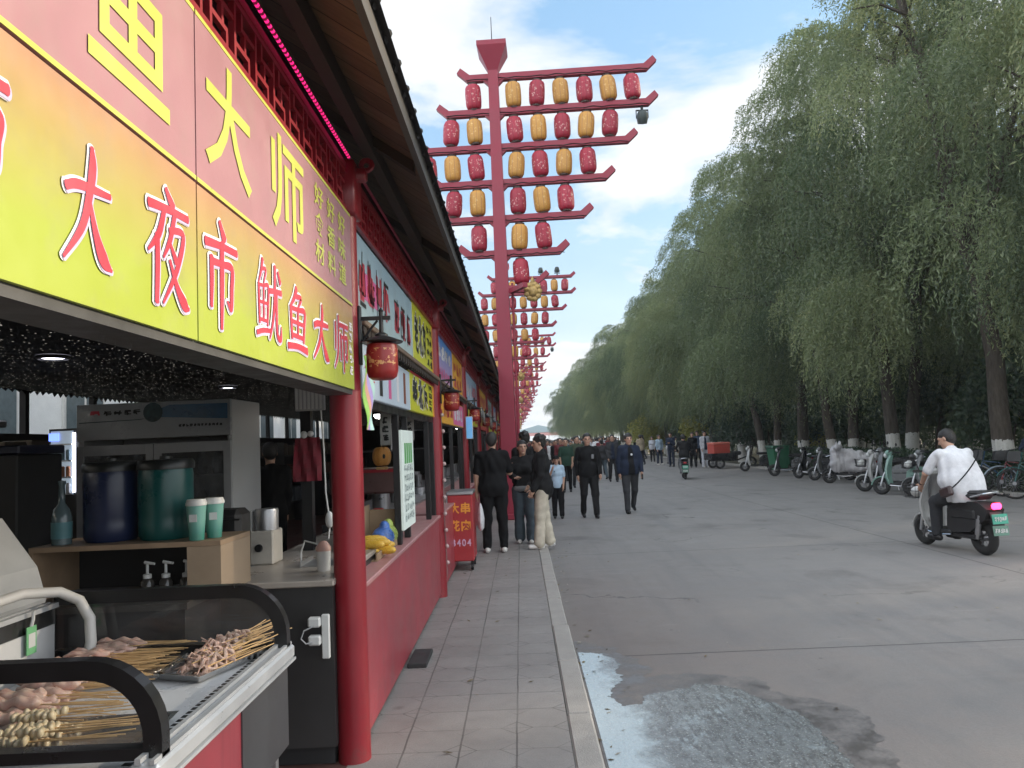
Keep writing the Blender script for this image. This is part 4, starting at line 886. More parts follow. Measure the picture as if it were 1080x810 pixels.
SQUID = meat_mat('raw squid', (.42,.25,.19), (.55,.40,.32)); PORK = meat_mat('raw pink meat', (.50,.27,.22), (.60,.43,.35), 25); TRIPE = meat_mat('pale tripe', (.55,.42,.24), (.62,.52,.36), 50)
def display_case():
    t = thing('chilled_case', 'open top chilled display case with black hoop ends and a red front', 'display case', (-.95,2.0,0))
    W = .9; L = 1.12       # depth to -x, length along y
    m = MB(); m.b2((-W,.0,.45), (-.015,.62,.79)); m.build('red_front', RED2, t)
    m = MB(); m.b2((-W,.622,.45), (-.012,L,.79), 0, .004); m.b2((-.014,.612,.45), (-.009,.632,.79)); m.build('steel_front', mat('dull steel sheet', (.10,.10,.105), .4, .55, var=.2, scale=2), t)
    m = MB(); m.b2((-W-.02,-.02,.79), (-.06,L+.02,.808)); m.build('tray_floor', mat('white tray enamel', (.62,.63,.64), .3, var=.08, scale=5), t)
    m = MB()
    for i in range(30): m.b2((-.12,.05+i*.035,.8085), (-.095,.07+i*.035,.8095))
    m.build('vent_slots', BLACK, t)
    m = MB(); m.b2((-.065,-.02,.785), (.012,L+.02,.835), 0, .008); m.b2((-.05,-.02,.8352), (-.035,L+.02,.850)); m.b2((-.012,-.02,.8352), (.0,L+.02,.846)); m.b2((-.022,-.02,.775), (.016,L+.02,.7848)); m.build('front_rail', ALU, t)
    for yy in (.04, L-.06):
        for xx in (-W+.05,-.06):
            m = MB(); m.b2((xx-.018,yy-.018,0), (xx+.018,yy+.018,.45)); m.build('leg', STEEL, t)
    def hoop(y, name):
        m = MB(); w = .05; R = .2; x1 = -.0; z1 = 1.085; x0 = -W-.02; z0 = .83; out = [(x0,z0)]; inn = [(x0+w,z0+w*.0)]
        o = [(x0,z0),(x1,z0)]+[(x1-R+R*math.cos(a), z1-R+R*math.sin(a)) for a in np.linspace(0, math.pi/2, 10)]+[(x0,z1)]
        i = [(x0+w*.0001,z0+w*.6),(x1-w,z0+w*.6)]+[(x1-R+(R-w)*math.cos(a), z1-R+(R-w)*math.sin(a)) for a in np.linspace(0, math.pi/2, 10)]+[(x0+w*.0001,z1-w)]
        n = len(o); T = .022; V = []
        for yy in (y-T, y+T):
            V += [(p[0],yy,p[1]) for p in o]+[(p[0],yy,p[1]) for p in i]
        F = []
        for k in range(n-1):
            F += [(k,k+1,n+k+1,n+k), (2*n+k,3*n+k,3*n+k+1,2*n+k+1), (k,2*n+k,2*n+k+1,k+1), (n+k,n+k+1,3*n+k+1,3*n+k)]
        F += [(0,n,3*n,2*n),(n-1,3*n-1,4*n-1,2*n-1)]
        m.add(V, F); h = m.build(name, mat('black hoop plastic', (.012,.012,.013), .32, var=.15), t)
        m = MB(); m.add([(p[0],y,p[1]) for p in i], [tuple(range(len(i)))]); m.build('end_glass', glass_mat('case glass', (.97,.985,.98), dirt=.08), h)
    hoop(.045, 'hoop'); hoop(L-.02, 'hoop')
    b = MB(); b.b2((-W-.012,.07,.81), (-W-.008,L-.05,1.03)); b.build('rear_glass', glass_mat('case glass', (.97,.985,.98), dirt=.16), t)
    b = MB(); b.b2((-W-.02,.05,1.03), (-W,L-.04,1.048)); b.b2((-W-.022,.05,.809), (-W+.002,L-.04,.826)); b.b2((-W-.05,.05,1.036), (-W-.035,L-.04,1.05)); b.build('rear_rail', ALU, t)
    b = MB(); b.b2((-W-.006,.72,.82), (-W+.0,1.05,.97)); b.build('notice_sheet', mat('faded notice', (.5,.5,.5), .6, var=.1), t)
display_case()
def tray(loc, rz, w, l, label, m):
    t = thing('food_tray', label, 'tray', loc, rz); b = MB(); T = .0025; h = .028; e = .016
    def ring(z, g): return [(-w/2+g,-l/2+g,z),(w/2-g,-l/2+g,z),(w/2-g,l/2-g,z),(-w/2+g,l/2-g,z)]
    V = ring(h,0)+ring(h,e)+ring(.003,e*1.6)+ring(.0,e*1.6); b.add(V, [(i,(i+1)%4,4+(i+1)%4,4+i) for i in range(4)]+[(4+i,4+(i+1)%4,8+(i+1)%4,8+i) for i in range(4)]+[(8,9,10,11)]+[(i,12+i,12+(i+1)%4,(i+1)%4) for i in range(4)]); b.build('pan', m, t); return t
def skewers():
    bright = mat('bright steel tray', (.6,.6,.6), .2, .9, var=.1)
    tray((-1.17,3.0,.811), -.32, .23, .52, 'bright steel tray of squid skewers nearest the front rail', bright)
    tray((-1.33,2.22,.811), .08, .56, .26, 'steel tray of pale tripe and meat skewers by the near hoop', bright)
    tray((-1.55,2.92,.811), .1, .46, .34, 'steel tray under the long row of meat skewers', bright)
    def proto(kind, seed):
        r = random.Random(seed)
        lab = {'squid':'raw squid skewer heaped in the bright steel tray', 'pork':'pink meat skewer laid in the long row at the back of the case', 'tripe':'skewer of pale tripe cubes by the near hoop', 'ham':'thick pink meat skewer lying behind the near hoop'}[kind]
        grp = {'squid':'squid skewers', 'pork':'meat skewers', 'tripe':'tripe skewers', 'ham':'thick meat skewers'}[kind]
        t = thing('skewer', lab, 'skewer', (0,0,0), 0, grp); L = .30; m = MB(); m.cyl((0,-.02,0), (L,0.0,0), .0026, .002, 6); m.build('stick', STK, t)
        m = MB()
        if kind == 'squid':
            pts = [(-.04+.013*i, .012*math.sin(i*1.9+seed)+r.uniform(-.004,.004), .004+.010*math.cos(i*1.7+seed)) for i in range(13)]; m.tube(pts, [.004]+[r.uniform(.007,.011) for _ in range(11)]+[.003], 7)
            for q in range(4):
                a = pts[2+q*2]; m.tube([a,(a[0]-.012,a[1]+r.uniform(-.02,.02),a[2]+r.uniform(.0,.02)),(a[0]-.03,a[1]+r.uniform(-.03,.03),a[2]+r.uniform(-.01,.02))], [.005,.004,.002], 5)
        elif kind == 'tripe':
            for i in range(7): m.box((-.03+i*.017, -.02+r.uniform(-.004,.004), r.uniform(-.002,.006)), (.016,.03,.024), 0, Matrix.Rotation(r.uniform(-.6,.6),3,'X')@Matrix.Rotation(r.uniform(-.3,.3),3,'Z'), .005)
        else:
            w = .011 if kind == 'pork' else .017
            pp = [(-.05+.016*i, -.02+.005*math.sin(i*1.3+seed)+r.uniform(-.002,.002), .003+.004*math.cos(i*1.7+seed)) for i in range(11)]; m.tube(pp, [w*.45]+[w*r.uniform(.7,1.25) for _ in range(9)]+[w*.35], 9)
        m.build('meat', {'squid':SQUID,'pork':PORK,'tripe':TRIPE,'ham':PORK}[kind], t, True); return t
    r = random.Random(8)
    def lay(kind, n, f):
        P = [proto(kind, s) for s in (1,2,3)]
        for i in range(n):
            o = P[i] if i < 3 else dup(P[i%3]); x, y, z, rz, ry = f(i); o.location = (x,y,z); o.rotation_euler = (r.uniform(-1,1), ry, rz)
    # squid: heads low to the camera side, sticks pointing up and away
    lay('squid', 34, lambda i: (-1.20+r.uniform(-.05,.05)+.0*i, 2.80+(i%17)*.018+r.uniform(-.02,.02), .832+.011*(i//9)+r.uniform(0,.006), 1.05+r.uniform(-.22,.22), -r.uniform(.02,.14)))
    lay('pork', 78, lambda i: (-1.66+r.uniform(-.04,.04), 2.66+(i%30)*.0165, .832+.013*(i//22)+r.uniform(0,.005), r.uniform(-.14,.10)+.12, r.uniform(-.03,.05)))
    lay('ham', 24, lambda i: (-1.60+r.uniform(-.03,.03), 2.33+(i%8)*.034, .832+.018*(i//8), r.uniform(-.08,.1), r.uniform(-.02,.04)))
    lay('tripe', 14, lambda i: (-1.44+r.uniform(-.03,.03), 2.12+(i%7)*.034, .836+.024*(i//7), r.uniform(-.1,.1)+.1, r.uniform(-.02,.05)))
    t = thing('white_hose', 'thick white hose arched over the back of the display case', 'hose', (0,0,0)); m = MB(); m.tube([(-2.05,2.3,.9),(-2.02,2.55,1.02),(-1.96,2.75,1.09),(-1.88,2.9,1.115),(-1.8,3.0,1.10),(-1.74,3.03,1.06),(-1.70,3.03,.99),(-1.69,3.02,.9),(-1.70,3.0,.83)], .02, 12); m.build('hose', mat('off white hose', (.55,.53,.5), .45, var=.1), t, True)
    t = thing('price_tag', 'small green and white tag hanging on the rear glass rail', 'tag', (-1.835,2.88,.0)); m = MB(); m.b2((0,-.028,.9), (.004,.028,1.0)); m.build('card', mat('green card', (.16,.42,.2), .5), t); m = MB(); m.b2((.0041,-.019,.925), (.0055,.019,.975)); m.build('white_patch', WHITE, t); m = MB(); m.tube([(0.002,0,1.0),(.006,.004,1.025),(.01,0,1.055)], .006, 6); m.build('clip', WHITE, t)
skewers()
def inside():
    wood = mat('pale chipboard', (.32,.22,.14), .6, var=.15, scale=9); grey = mat('grey counter top', (.34,.30,.26), .32, var=.15, scale=4, dirt=.25)
    # drink stand: an open wooden box on the back counter
    t = thing('back_counter', 'dark counter under the wooden drink stand', 'counter', (-2.0,3.9,0)); m = MB(); m.b2((-.9,-.3,.05), (.42,.35,.9)); m.build('cabinet', DARK, t); m = MB(); m.b2((-.92,-.32,.9), (.44,.37,.93)); m.build('top', mat('dark top', (.05,.045,.04), .35), t)
    t = thing('drink_stand', 'open fronted wooden stand carrying the two barrels', 'stand', (-1.91,3.9,.932)); m = MB(); m.b2((-.46,-.2,.238), (.46,.2,.262)); m.b2((-.46,-.2,0), (-.44,.2,.238)); m.build('frame', wood, t); m = MB(); m.b2((.30,-.202,.0), (.462,-.19,.237)); m.b2((.44,-.19,0), (.46,.2,.237)); m.build('side_panel', mat('pale board', (.38,.28,.19), .55, var=.1), t); m = MB(); m.b2((-.44,.19,.0), (.44,.2,.237)); m.build('back_panel', DARK, t)
    def barrel(x, y, lab, col, key):
        t = thing('drink_barrel', lab, 'barrel', (x,y,1.196)); m = MB(); m.lathe([(.0,0),(.115,0),(.128,.02),(.13,.08),(.126,.1),(.13,.12),(.13,.32),(.126,.345)], (0,0,0), 32); m.build('body', mat(key, col, .32, var=.12, scale=3), t, True)
        m = MB(); m.lathe([(.136,.345),(.138,.375),(.128,.392),(.0,.396)], (0,0,0), 32); m.lathe([(.03,.396),(.03,.41),(.0,.412)], (0,0,0), 12); m.build('lid', mat('black lid', (.012,.014,.014), .35), t, True)
    barrel(-2.075, 3.9, 'navy blue drink barrel with a black lid on the wooden stand', (.012,.02,.06), 'navy plastic'); barrel(-1.80, 3.9, 'dark teal drink barrel with a black lid on the wooden stand', (.006,.075,.07), 'teal plastic')
    def cup(x, y, lab):
        t = thing('paper_cup', lab, 'cup', (x,y,1.196), random.uniform(0,1)); m = MB(); m.lathe([(.0,0),(.034,0),(.046,.165),(.0,.166)], (0,0,0), 20); m.build('cup_body', mat('mint cup print', (.12,.35,.3), .4, build=zgrad((.04,.22,.17), (.17,.38,.32), .02, .08)), t, True); m = MB(); m.lathe([(.049,.166),(.05,.178),(.047,.182),(.043,.195),(.0,.196)], (0,0,0), 20); m.build('lid', WHITE, t, True); m = MB(); m.prism([(-.018,.09),(.018,.09),(.018,.125),(-.018,.125)], -.047, -.0445, 'xz'); m.build('label_patch', WHITE, t)
    cup(-1.58, 3.74, 'mint paper cup with white lid at the front of the stand'); cup(-1.53, 3.83, 'mint paper cup with white lid behind the front one'); 
    t = thing('sauce_bottle', 'tall grey blue bottle with a long neck left of the navy barrel', 'bottle', (-2.27,3.8,1.196)); m = MB(); m.lathe([(0,0),(.045,0),(.046,.13),(.036,.17),(.016,.2),(.014,.29),(.018,.295),(.018,.31),(0,.312)], (0,0,0), 18); m.build('glass', mat('grey blue bottle', (.10,.14,.15), .2), t, True); m = MB(); m.lathe([(.0467,.03),(.0472,.11)], (0,0,0), 18, cap=False); m.build('paper_label', mat('teal label', (.08,.2,.22), .5), t, True)
    for i, x in enumerate((-1.83,-1.74,-1.64)):
        t = thing('pump_dispenser', ('white syrup pump at the open end of the stand','white syrup pump between the other two pumps','white syrup pump closest to the pale side panel')[i], 'pump', (x,3.76,.932)); m = MB(); m.lathe([(0,0),(.032,0),(.034,.07),(.02,.09),(0,.091)], (0,0,0), 14); m.build('bottle', mat('smoky bottle', (.05,.045,.04), .2), t, True); m = MB(); m.cyl((0,0,.088), (0,0,.16), .007, .007, 8); m.lathe([(.02,.088),(.02,.108),(.008,.112)], (0,0,0), 12); m.cyl((-.012,0,.165), (.04,-.01,.158), .008, .006, 8); m.build('pump_head', WHITE, t, True)
    # pale ice crusher at the left edge
    t = thing('ice_machine', 'pale grey ice machine with sloping slotted front at the edge of the counter', 'machine', (-2.50,3.25,.84)); m = MB(); m.prism([(-.25,0),(.33,0),(.37,.16),(.33,.3),(.17,.52),(-.25,.52)], -.2, .2, 'xz'); m.build('housing', mat('pale grey shell', (.36,.37,.38), .35, var=.08), t)
    m = MB(); M = Matrix.Rotation(-.94,3,'Y')
    m.b2((.02,-.206,.24), (.12,-.201,.38)); m.b2((.17,-.206,.1), (.29,-.201,.26)); m.build('slot', DARK, t)
    t = thing('tall_cabinet', 'black tall cabinet with navy top at the back of the stall', 'cabinet', (-3.56,5.2,0)); m = MB(); m.b2((-.5,-.2,0), (.28,.3,1.66), 0, .01); m.build('body', DARK, t); m = MB(); m.b2((-.5,-.215,1.662), (.3,.3,1.72), 0, .01); m.build('top', mat('navy top', (.012,.016,.04), .35), t); m = MB(); m.cyl((-.08,0,1.72), (-.08,0,1.85), .02, .02, 8); m.b2((-.18,-.08,1.85), (.03,.08,1.9), 0, .01); m.build('funnel', mat('grey funnel', (.12,.12,.12), .4), t)
    t = thing('hanging_lantern', 'dim round red lantern hanging at the back of the stall', 'lantern', (-3.62,5.45-.75,1.86)); m = MB(); m.ell((0,0,-.05), (.12,.12,.09), 16, 10); m.build('lantern_body', mat('dim red silk', (.12,.008,.012), .5), t, True); m = MB(); m.lathe([(.05,.035),(.05,.05)], (0,0,0), 12); m.cyl((0,0,.05), (0,0,.54), .004, .004, 5); m.build('cap', BLACK, t)
    t = thing('drink_cooler', 'small lit glass cooler full of cans at the back', 'cooler', (-4.17,7.0,0)); m = MB(); m.b2((-.14,.02,0), (.14,.4,1.9)); m.build('cabinet', DARK, t); m = MB(); m.b2((.085,-.0,1.32), (.105,.018,1.86)); m.build('light_tube', mat('white light tube', (.8,.85,1), .4, emit=3), t)
    m = MB()
    for k in range(4): m.b2((-.12,-.01,1.3+k*.15), (.08,.018,1.312+k*.15))
    m.build('shelf', STEEL, t); m = MB(); m.b2((-.12,.012,1.3), (.083,.019,1.88)); m.build('back_light', mat('cooler glow', (.3,.36,.42), .5, emit=.35), t)
    for k in range(3):
        m = MB()
        for j in range(4): m.lathe([(.018,0),(.018,.085),(.012,.095)], (-.1+j*.05,-.008,1.313+k*.15), 8)
        m.build('can_row', mat('mixed cans %d' % k, ((.5,.5,.5),(.4,.15,.06),(.2,.3,.35))[k], .3), t)
    m = MB(); m.b2((-.13,-.004,1.79), (-.04,.008,1.86)); m.build('blue_badge', mat('blue lit badge', (.15,.25,.9), .4, emit=1.2), t)
    # double door fridge
    t = thing('glass_door_fridge', 'tall grey double door glass fridge with a blue printed header', 'fridge', (-2.625,5.5,0)); w = .555
    m = MB(); m.b2((-w,.03,0), (-w+.035,.62,2.0)); m.b2((w-.035,.03,0), (w,.62,2.0), 0, .004); m.b2((-w+.036,.03,1.97), (w-.036,.62,2.0)); m.b2((-w+.036,.03,0), (w-.036,.62,.3)); m.b2((-w+.036,.585,.3), (w-.036,.62,1.97)); m.build('cabinet', mat('grey fridge shell', (.46,.46,.45), .35, var=.08, scale=2), t)
    m = MB(); m.b2((-w,0,1.74), (w,.028,2.0), 0, .004); hd = m.build('header', mat('fridge header print', (.32,.34,.35), .3, build=zgrad((.36,.36,.36), (.3,.33,.35), 1.7, 2)), t)
    m = MB(); m.prism([(.03,1.89),(w-.02,1.86),(w-.02,1.97),(.12,1.975),(.05,1.95)], -.004, -.001, 'xz'); m.build('blue_wave', mat('deep blue print', (.02,.10,.2), .3, var=.35, scale=5), hd)
    m = MB(); m.prism([(-w+.02,1.865),(-.1,1.875),(-.05,1.885),(-.1,1.88),(-w+.02,1.872)], -.004, -.001, 'xz'); m.build('dark_wave', mat('dark teal print', (.02,.05,.06), .4), hd)
    m = MB(); m.lathe([(.066,-.0),(.07,.003)], (.0,-.0045,1.925), 20, axis=Matrix.Rotation(math.pi/2,3,'X')); m.build('round_emblem', mat('emblem print', (.03,.07,.08), .4, var=.5, scale=20), hd)
    m = MB(); scribble(m, -.36, -.08, 1.91, 1.955, -.003, 4, 21, 0, .1, plane='y'); m.build('lettering', INKS['black'], hd); m = MB(); scribble(m, -.46, -.38, 1.905, 1.955, -.003, 1, 22, 0, .12, plane='y'); m.build('red_seal', INKS['red'], hd); m = MB(); scribble(m, .18, .5, 1.81, 1.835, -.003, 12, 23, 0, .14, plane='y'); m.build('small_print', INKS['black'], hd)
    for s in (-1, 1):
        m = MB(); a, b = (-w+.003, -.004) if s < 0 else (.004, w-.003); z0, z1 = .3, 1.70
        for q in ((a,a+.05,z0,z1),(b-.05,b,z0,z1),(a+.051,b-.051,z1-.07,z1),(a+.051,b-.051,z0,z0+.08)): m.b2((q[0],-.005,q[2]), (q[1],.025,q[3]))
        d = m.build('door', mat('grey door frame', (.36,.36,.36), .35, var=.1), t); m = MB(); m.b2((a+.05,.005,z0+.08), (b-.05,.012,z1-.07)); m.build('pane', glass_mat('fridge glass', (.7,.72,.72), dirt=.2), d)
        m = MB(); hx = b-.03 if s < 0 else a+.03; m.cyl((hx,-.02,.8), (hx,-.02,1.3), .01, .01, 8); m.build('handle', STEEL, d)
    for k in range(4):
        m = MB(); m.b2((-w+.04,.08,.55+k*.3), (w-.04,.56,.562+k*.3)); m.build('shelf', STEEL, t)
    t = thing('fridge_stock', 'bags and bottles stacked behind the fridge glass', 'goods', (-2.625,5.5,0)); r = random.Random(3)
    for k in range(3):
        m = MB()
        for j in range(9):
            x = -.46+j*.115; h = r.uniform(.1,.22); m.lathe([(.03,0),(.04,.02),(.04,h*.7),(.015,h)], (x,.2+r.uniform(0,.1),.563+(k+1)*.3), 8)
        m.build('bottle_row', mat('stock %d' % k, ((.4,.4,.38),(.45,.4,.3),(.35,.38,.42))[k], .3, var=.4, scale=6), t)
    # side counter with grinder, box, power strip
    t = thing('side_counter', 'grey topped dark counter running back from the nearest red pillar', 'counter', (-1.3,4.22,0)); m = MB(); m.b2((-.3,-.2,.1), (.3,2.2,.9)); m.build('cabinet', mat('charcoal laminate', (.035,.034,.034), .38, var=.15, scale=2), t); m = MB(); m.b2((-.32,-.215,.902), (.31,2.2,.935), 0, .006); m.build('top', grey, t); m = MB(); m.b2((-.28,-.15,0), (.28,2.1,.1)); m.build('plinth', DARK, t)
    t = thing('white_grinder', 'cream box shaped grinder with a black dial and steel pot on top', 'appliance', (-1.58,4.72,.936)); m = MB(); m.b2((-.09,-.09,0), (.08,.1,.2), 0, .008); m.build('body', mat('cream shell', (.5,.46,.4), .4), t); m = MB(); m.cyl((-.005,-.105,.1), (-.005,-.088,.1), .022, .024, 16); m.build('dial', BLACK, t); m = MB(); m.lathe([(.07,.2),(.072,.31),(.068,.325),(0,.33)], (.015,.0,0), 20); m.build('pot', STEEL, t, True); m = MB(); m.b2((-.085,-.06,.2), (-.06,.0,.32)); m.build('pot_handle', WHITE, t)
    t = thing('black_bin', 'black rounded box standing between the cups and the grinder', 'box', (-1.68,4.42,.93)); m = MB(); m.b2((-.1,-.08,0), (.09,.12,.36), 0, .03); m.build('body', DARK, t)
    m2 = MB(); m2.b2((-.102,-.09,.3), (.092,-.078,.31)); m2.build('seam', BLACK, t)
    t = thing('power_strip', 'white power strip with plugs fixed to the nearest red pillar', 'power strip', (-1.03,4.0,.0)); m = MB(); m.b2((-.02,-.03,.55), (.02,-.006,.77), 0, .005); m.build('strip', WHITE, t)
    for z in (.735,.645):
        m = MB(); m.b2((-.085,-.05,z-.025), (-.021,-.008,z+.025), 0, .008); m.build('plug', WHITE, t)
    m = MB(); m.tube([(-.05,-.05,.72),(-.1,-.06,.7),(-.115,-.06,.66),(-.09,-.06,.635),(-.06,-.05,.64)], .004, 6); m.build('lead', mat('grey lead', (.4,.4,.4), .5), t)
    t = thing('black_post', 'black square post with a red apron hung on it', 'post', (-1.455,5.25,0)); m = MB(); m.b2((-.035,-.035,0), (.035,.035,2.39)); m.build('shaft', BLACK, t); m = MB(); m.b2((-.06,-.06,0), (.06,.06,.02)); m.build('foot_plate', BLACK, t)
    t = thing('red_apron', 'dark red apron hanging from the black post', 'apron', (-1.43,5.18,1.4)); m = MB(); N = 14; V = []
    for i in range(N+1):
        for j in range(9):
            x = -.095+.19*j/8; z = .29*i/N; V.append((x*(1-.12*i/N), -.014-.012*math.sin(j*1.9+i*.3)-.02*(1-i/N), z))
    F = [(i*9+j,i*9+j+1,(i+1)*9+j+1,(i+1)*9+j) for i in range(N) for j in range(8)]; m.add(V+[(p[0],p[1]+.012,p[2]) for p in V], F+[tuple(q+len(V) for q in f) for f in F]); m.build('cloth', mat('dark red cloth', (.16,.012,.022), .8, var=.35, scale=18), t, True); m = MB(); m.ell((-.02,-.02,.31), (.025,.018,.025), 10, 6); m.ell((.025,-.02,.315), (.022,.018,.02), 10, 6); m.build('knot', WHITE, t, True)
    t = thing('ribbed_shutter', 'white ribbed panel hung under the ceiling beside the nearest pillar', 'panel', (-1.25,4.6,1.84)); m = MB(); m.b2((-.09,-.01,0), (.09,.01,.3), 0, .004); m.build('board', mat('pale panel', (.4,.4,.4), .5), t); m = MB(); [m.b2((-.085+i*.024,-.014,.01), (-.073+i*.024,-.0101,.29)) for i in range(7)]; m.build('rib', WHITE, t)
    t = thing('hanging_cable', 'white cable with an inline plug hanging beside the nearest pillar', 'cable', (-1.14,4.6,0)); m = MB(); m.tube([(-.06,0,2.39),(-.05,0,1.9),(-.035,0,1.6),(-.03,0,1.35),(-.015,0,1.22),(-.01,0,1.16),(-.02,0,1.08),(-.09,.05,1.04),(-.19,.1,1.06),(-.22,.12,.99),(-.22,.12,.94)], .005, 6); m.build('lead', WHITE, t, True); m = MB(); m.ell((-.012,0,1.19), (.026,.02,.05), 10, 8); m.build('plug', WHITE, t, True)
    t = thing('white_tub', 'small white tub with a pink lid on the counter by the pillar', 'tub', (-1.12,4.32,.936)); m = MB(); m.lathe([(0,0),(.035,0),(.04,.11)], (0,0,0), 14); m.build('tub', WHITE, t, True); m = MB(); m.lathe([(.042,.11),(.042,.13),(.02,.16),(0,.165)], (0,0,0), 14); m.build('lid', mat('pink lid', (.5,.3,.25), .4), t, True)
    t = thing('oil_tray', 'shallow steel tray on the side counter', 'tray', (-1.2,4.6,.936)); m = MB(); m.b2((-.1,-.12,0), (.1,.15,.006)); m.b2((-.1,-.12,.006), (-.094,.15,.03)); m.b2((.094,-.12,.006), (.1,.15,.03)); m.build('pan', STEEL, t)
    # ceiling lamps
    def lamp(x, y, lab, rr=.12, z=2.4, e=4, grp='round ceiling lamps'):
        t = thing('ceiling_lamp', lab, 'ceiling lamp', (x,y,z), 0, grp); rr *= .85; m = MB(); m.lathe([(rr+.012,0),(rr+.014,-.02),(rr,-.028)], (0,0,0), 24, cap=False); m.build('rim', DARK, t, True); m = MB(); m.lathe([(rr,-.012),(rr*.6,-.022),(0,-.024)], (0,0,0), 24, cap=False); m.build('diffuser', mat('lamp diffuser %g' % e, (.9,.9,1), .5, emit=e, ecol=(.86,.86,1)), t, True)
    lamp(-3.49, 5.73, 'round ceiling lamp over the dark cabinet', .12, 2.398); lamp(-3.39, 8.94, 'round ceiling lamp beyond the glass door fridge', .11, 2.398)
    for i, (x, y) in enumerate(((-3.4,12.1),(-3.4,15.3),(-2.0,13.5),(-2.0,17),(-2.2,21),(-2.2,26))): lamp(x, y, 'round ceiling lamp deep inside the far stalls', .12, 2.398, 9)
    for i, (x, y) in enumerate(((-1.64,9.0),(-1.29,9.1),(-1.5,13.2),(-1.4,17.5),(-1.4,22))):
        t = thing('pendant_lamp', ('white pendant lamp over the corn stall beside the cloth sign','white pendant lamp over the corn stall above the menu board','white pendant lamp behind the advert chest')[i] if i < 3 else 'white pendant lamp in a far stall', 'pendant lamp', (x,y,1.96), 0, 'pendant lamps'); m = MB(); m.cyl((0,0,.1), (0,0,.44), .006, .006, 6); m.lathe([(.02,.11),(.05,.07),(.075,.03)], (0,0,0), 16, cap=False); m.build('shade', BLACK, t, True); m = MB(); m.ell((0,0,.02), (.062,.062,.04), 14, 8); m.build('bulb', mat('bright bulb', (1,.97,.92), .4, emit=9), t, True)
inside()
def corn_stall():
    t = thing('menu_board', 'tall white glowing menu sheet hanging in the corn stall window', 'menu board', (-.905,5.86,.97)); m = MB(); m.b2((-.02,0,0), (.005,.6,.76), 0, .004); m.build('sheet', mat('pale lit sheet', (.55,.62,.58), .4, emit=.18), t); m = MB(); scribble(m, .06, .54, .05, .5, .0062, 5, 31, 0, .08, rows=6); m.build('lettering', mat('pale grey ink', (.3,.36,.36), .5), t)
    m = MB(); [m.b2((.0055,.1+i*.11,.5), (.0075,.17+i*.11,.66), 0) for i in range(4)]; m.build('cup_picture', INKS['green'], t)
    t = thing('corn_box', 'brown cardboard box of corn in the serving window', 'box', (-1.0,5.05,.867)); m = MB(); m.b2((-.2,0,0), (-.19,.95,.3)); m.b2((.03,0,0), (.04,.95,.05)); m.b2((-.189,.94,0), (.029,.95,.26)); m.b2((-.189,0,0), (.029,.93,.008)); m.build('carton', mat('brown card', (.3,.21,.13), .8, var=.12), t)
    mm = meat_mat('yellow corn', (.62,.33,.03), (.75,.5,.08), 90); r = random.Random(2)
    for i in range(9):
        t = thing('corn_cob', 'yellow corn cob heaped in the cardboard box', 'corn', (-.95-r.uniform(0,.12), 5.16+(i%5)*.09, .915+.05*(i//5)), r.uniform(-.5,.5), 'corn cobs'); m = MB(); m.lathe([(.004,-.1),(.022,-.085),(.03,-.03),(.03,.04),(.02,.085),(.006,.1)], (0,0,0), 14, axis=Matrix.Rotation(math.pi/2,3,'Y')); m.build('kernels', mm, t, True)
    for i, (y, c, lab) in enumerate(((5.66,(.06,.14,.4),'blue wrapped bag behind the corn cobs'),(5.82,(.28,.36,.08),'green bag of vegetables behind the corn cobs'))):
        t = thing('food_bag', lab, 'bag', (-1.03,y,.88)); m = MB(); m.ell((0,0,.07), (.085,.1,.08), 12, 8); m.ell((.01,.01,.14), (.04,.05,.05), 10, 6); m.build('bag', mat('bag film %d' % i, c, .3, var=.6, scale=16, bump=.8, bscale=25), t, True)
    for i in range(4):
        t = thing('paper_bowl', 'stack of red paper bowls inside the corn stall', 'bowl', (-1.40+.11*(i%3), 7.5, .9+(.06 if i == 3 else 0)), 0, 'red paper bowls'); m = MB(); m.lathe([(.035,0),(.05,.055),(.053,.057),(0,.058)], (0,0,0), 16); m.build('bowl', mat('red paper', (.45,.05,.05), .5), t, True); m = MB(); m.lathe([(.0445,.03),(.0482,.042)], (0,0,0), 16, cap=False); m.build('white_band', WHITE, t)
    t = thing('bowl_shelf', 'dark shelf unit behind the corn box', 'shelf', (-1.5,7.3,0)); m = MB(); m.b2((-.4,0,.86), (.35,.9,.895)); m.b2((-.4,.85,0), (.35,.9,.86)); m.b2((-.4,0,0), (.35,.05,.86)); m.build('shelf', DARK, t); m = MB(); m.b2((-.4,.3,1.15), (.3,.8,1.4), 0, .02); m.build('oven', mat('oven shell', (.09,.05,.045), .35), t); m = MB(); m.b2((-.35,.29,1.36), (.25,.299,1.39)); m.build('red_edge', RED, t)
    t = thing('pumpkin_lantern', 'round orange lantern hanging in the corn stall window', 'lantern', (-1.155,6.4,1.53)); m = MB()
    for k in range(8):
        a = k*math.pi/4; m.ell((.034*math.cos(a),.034*math.sin(a),0), (.046,.046,.078), 10, 8)
    m.build('globe', mat('orange globe', (.62,.27,.06), .45, var=.15), t, True); m = MB(); m.ell((.03,-.07,.0), (.012,.01,.02), 8, 6); m.build('face_mark', BLACK, t); m = MB(); m.cyl((0,0,.07), (0,0,.34), .004, .004, 5); m.b2((-.05,-.03,-.11), (.05,.03,-.085), 0, .01); m.build('cord', STK, t)
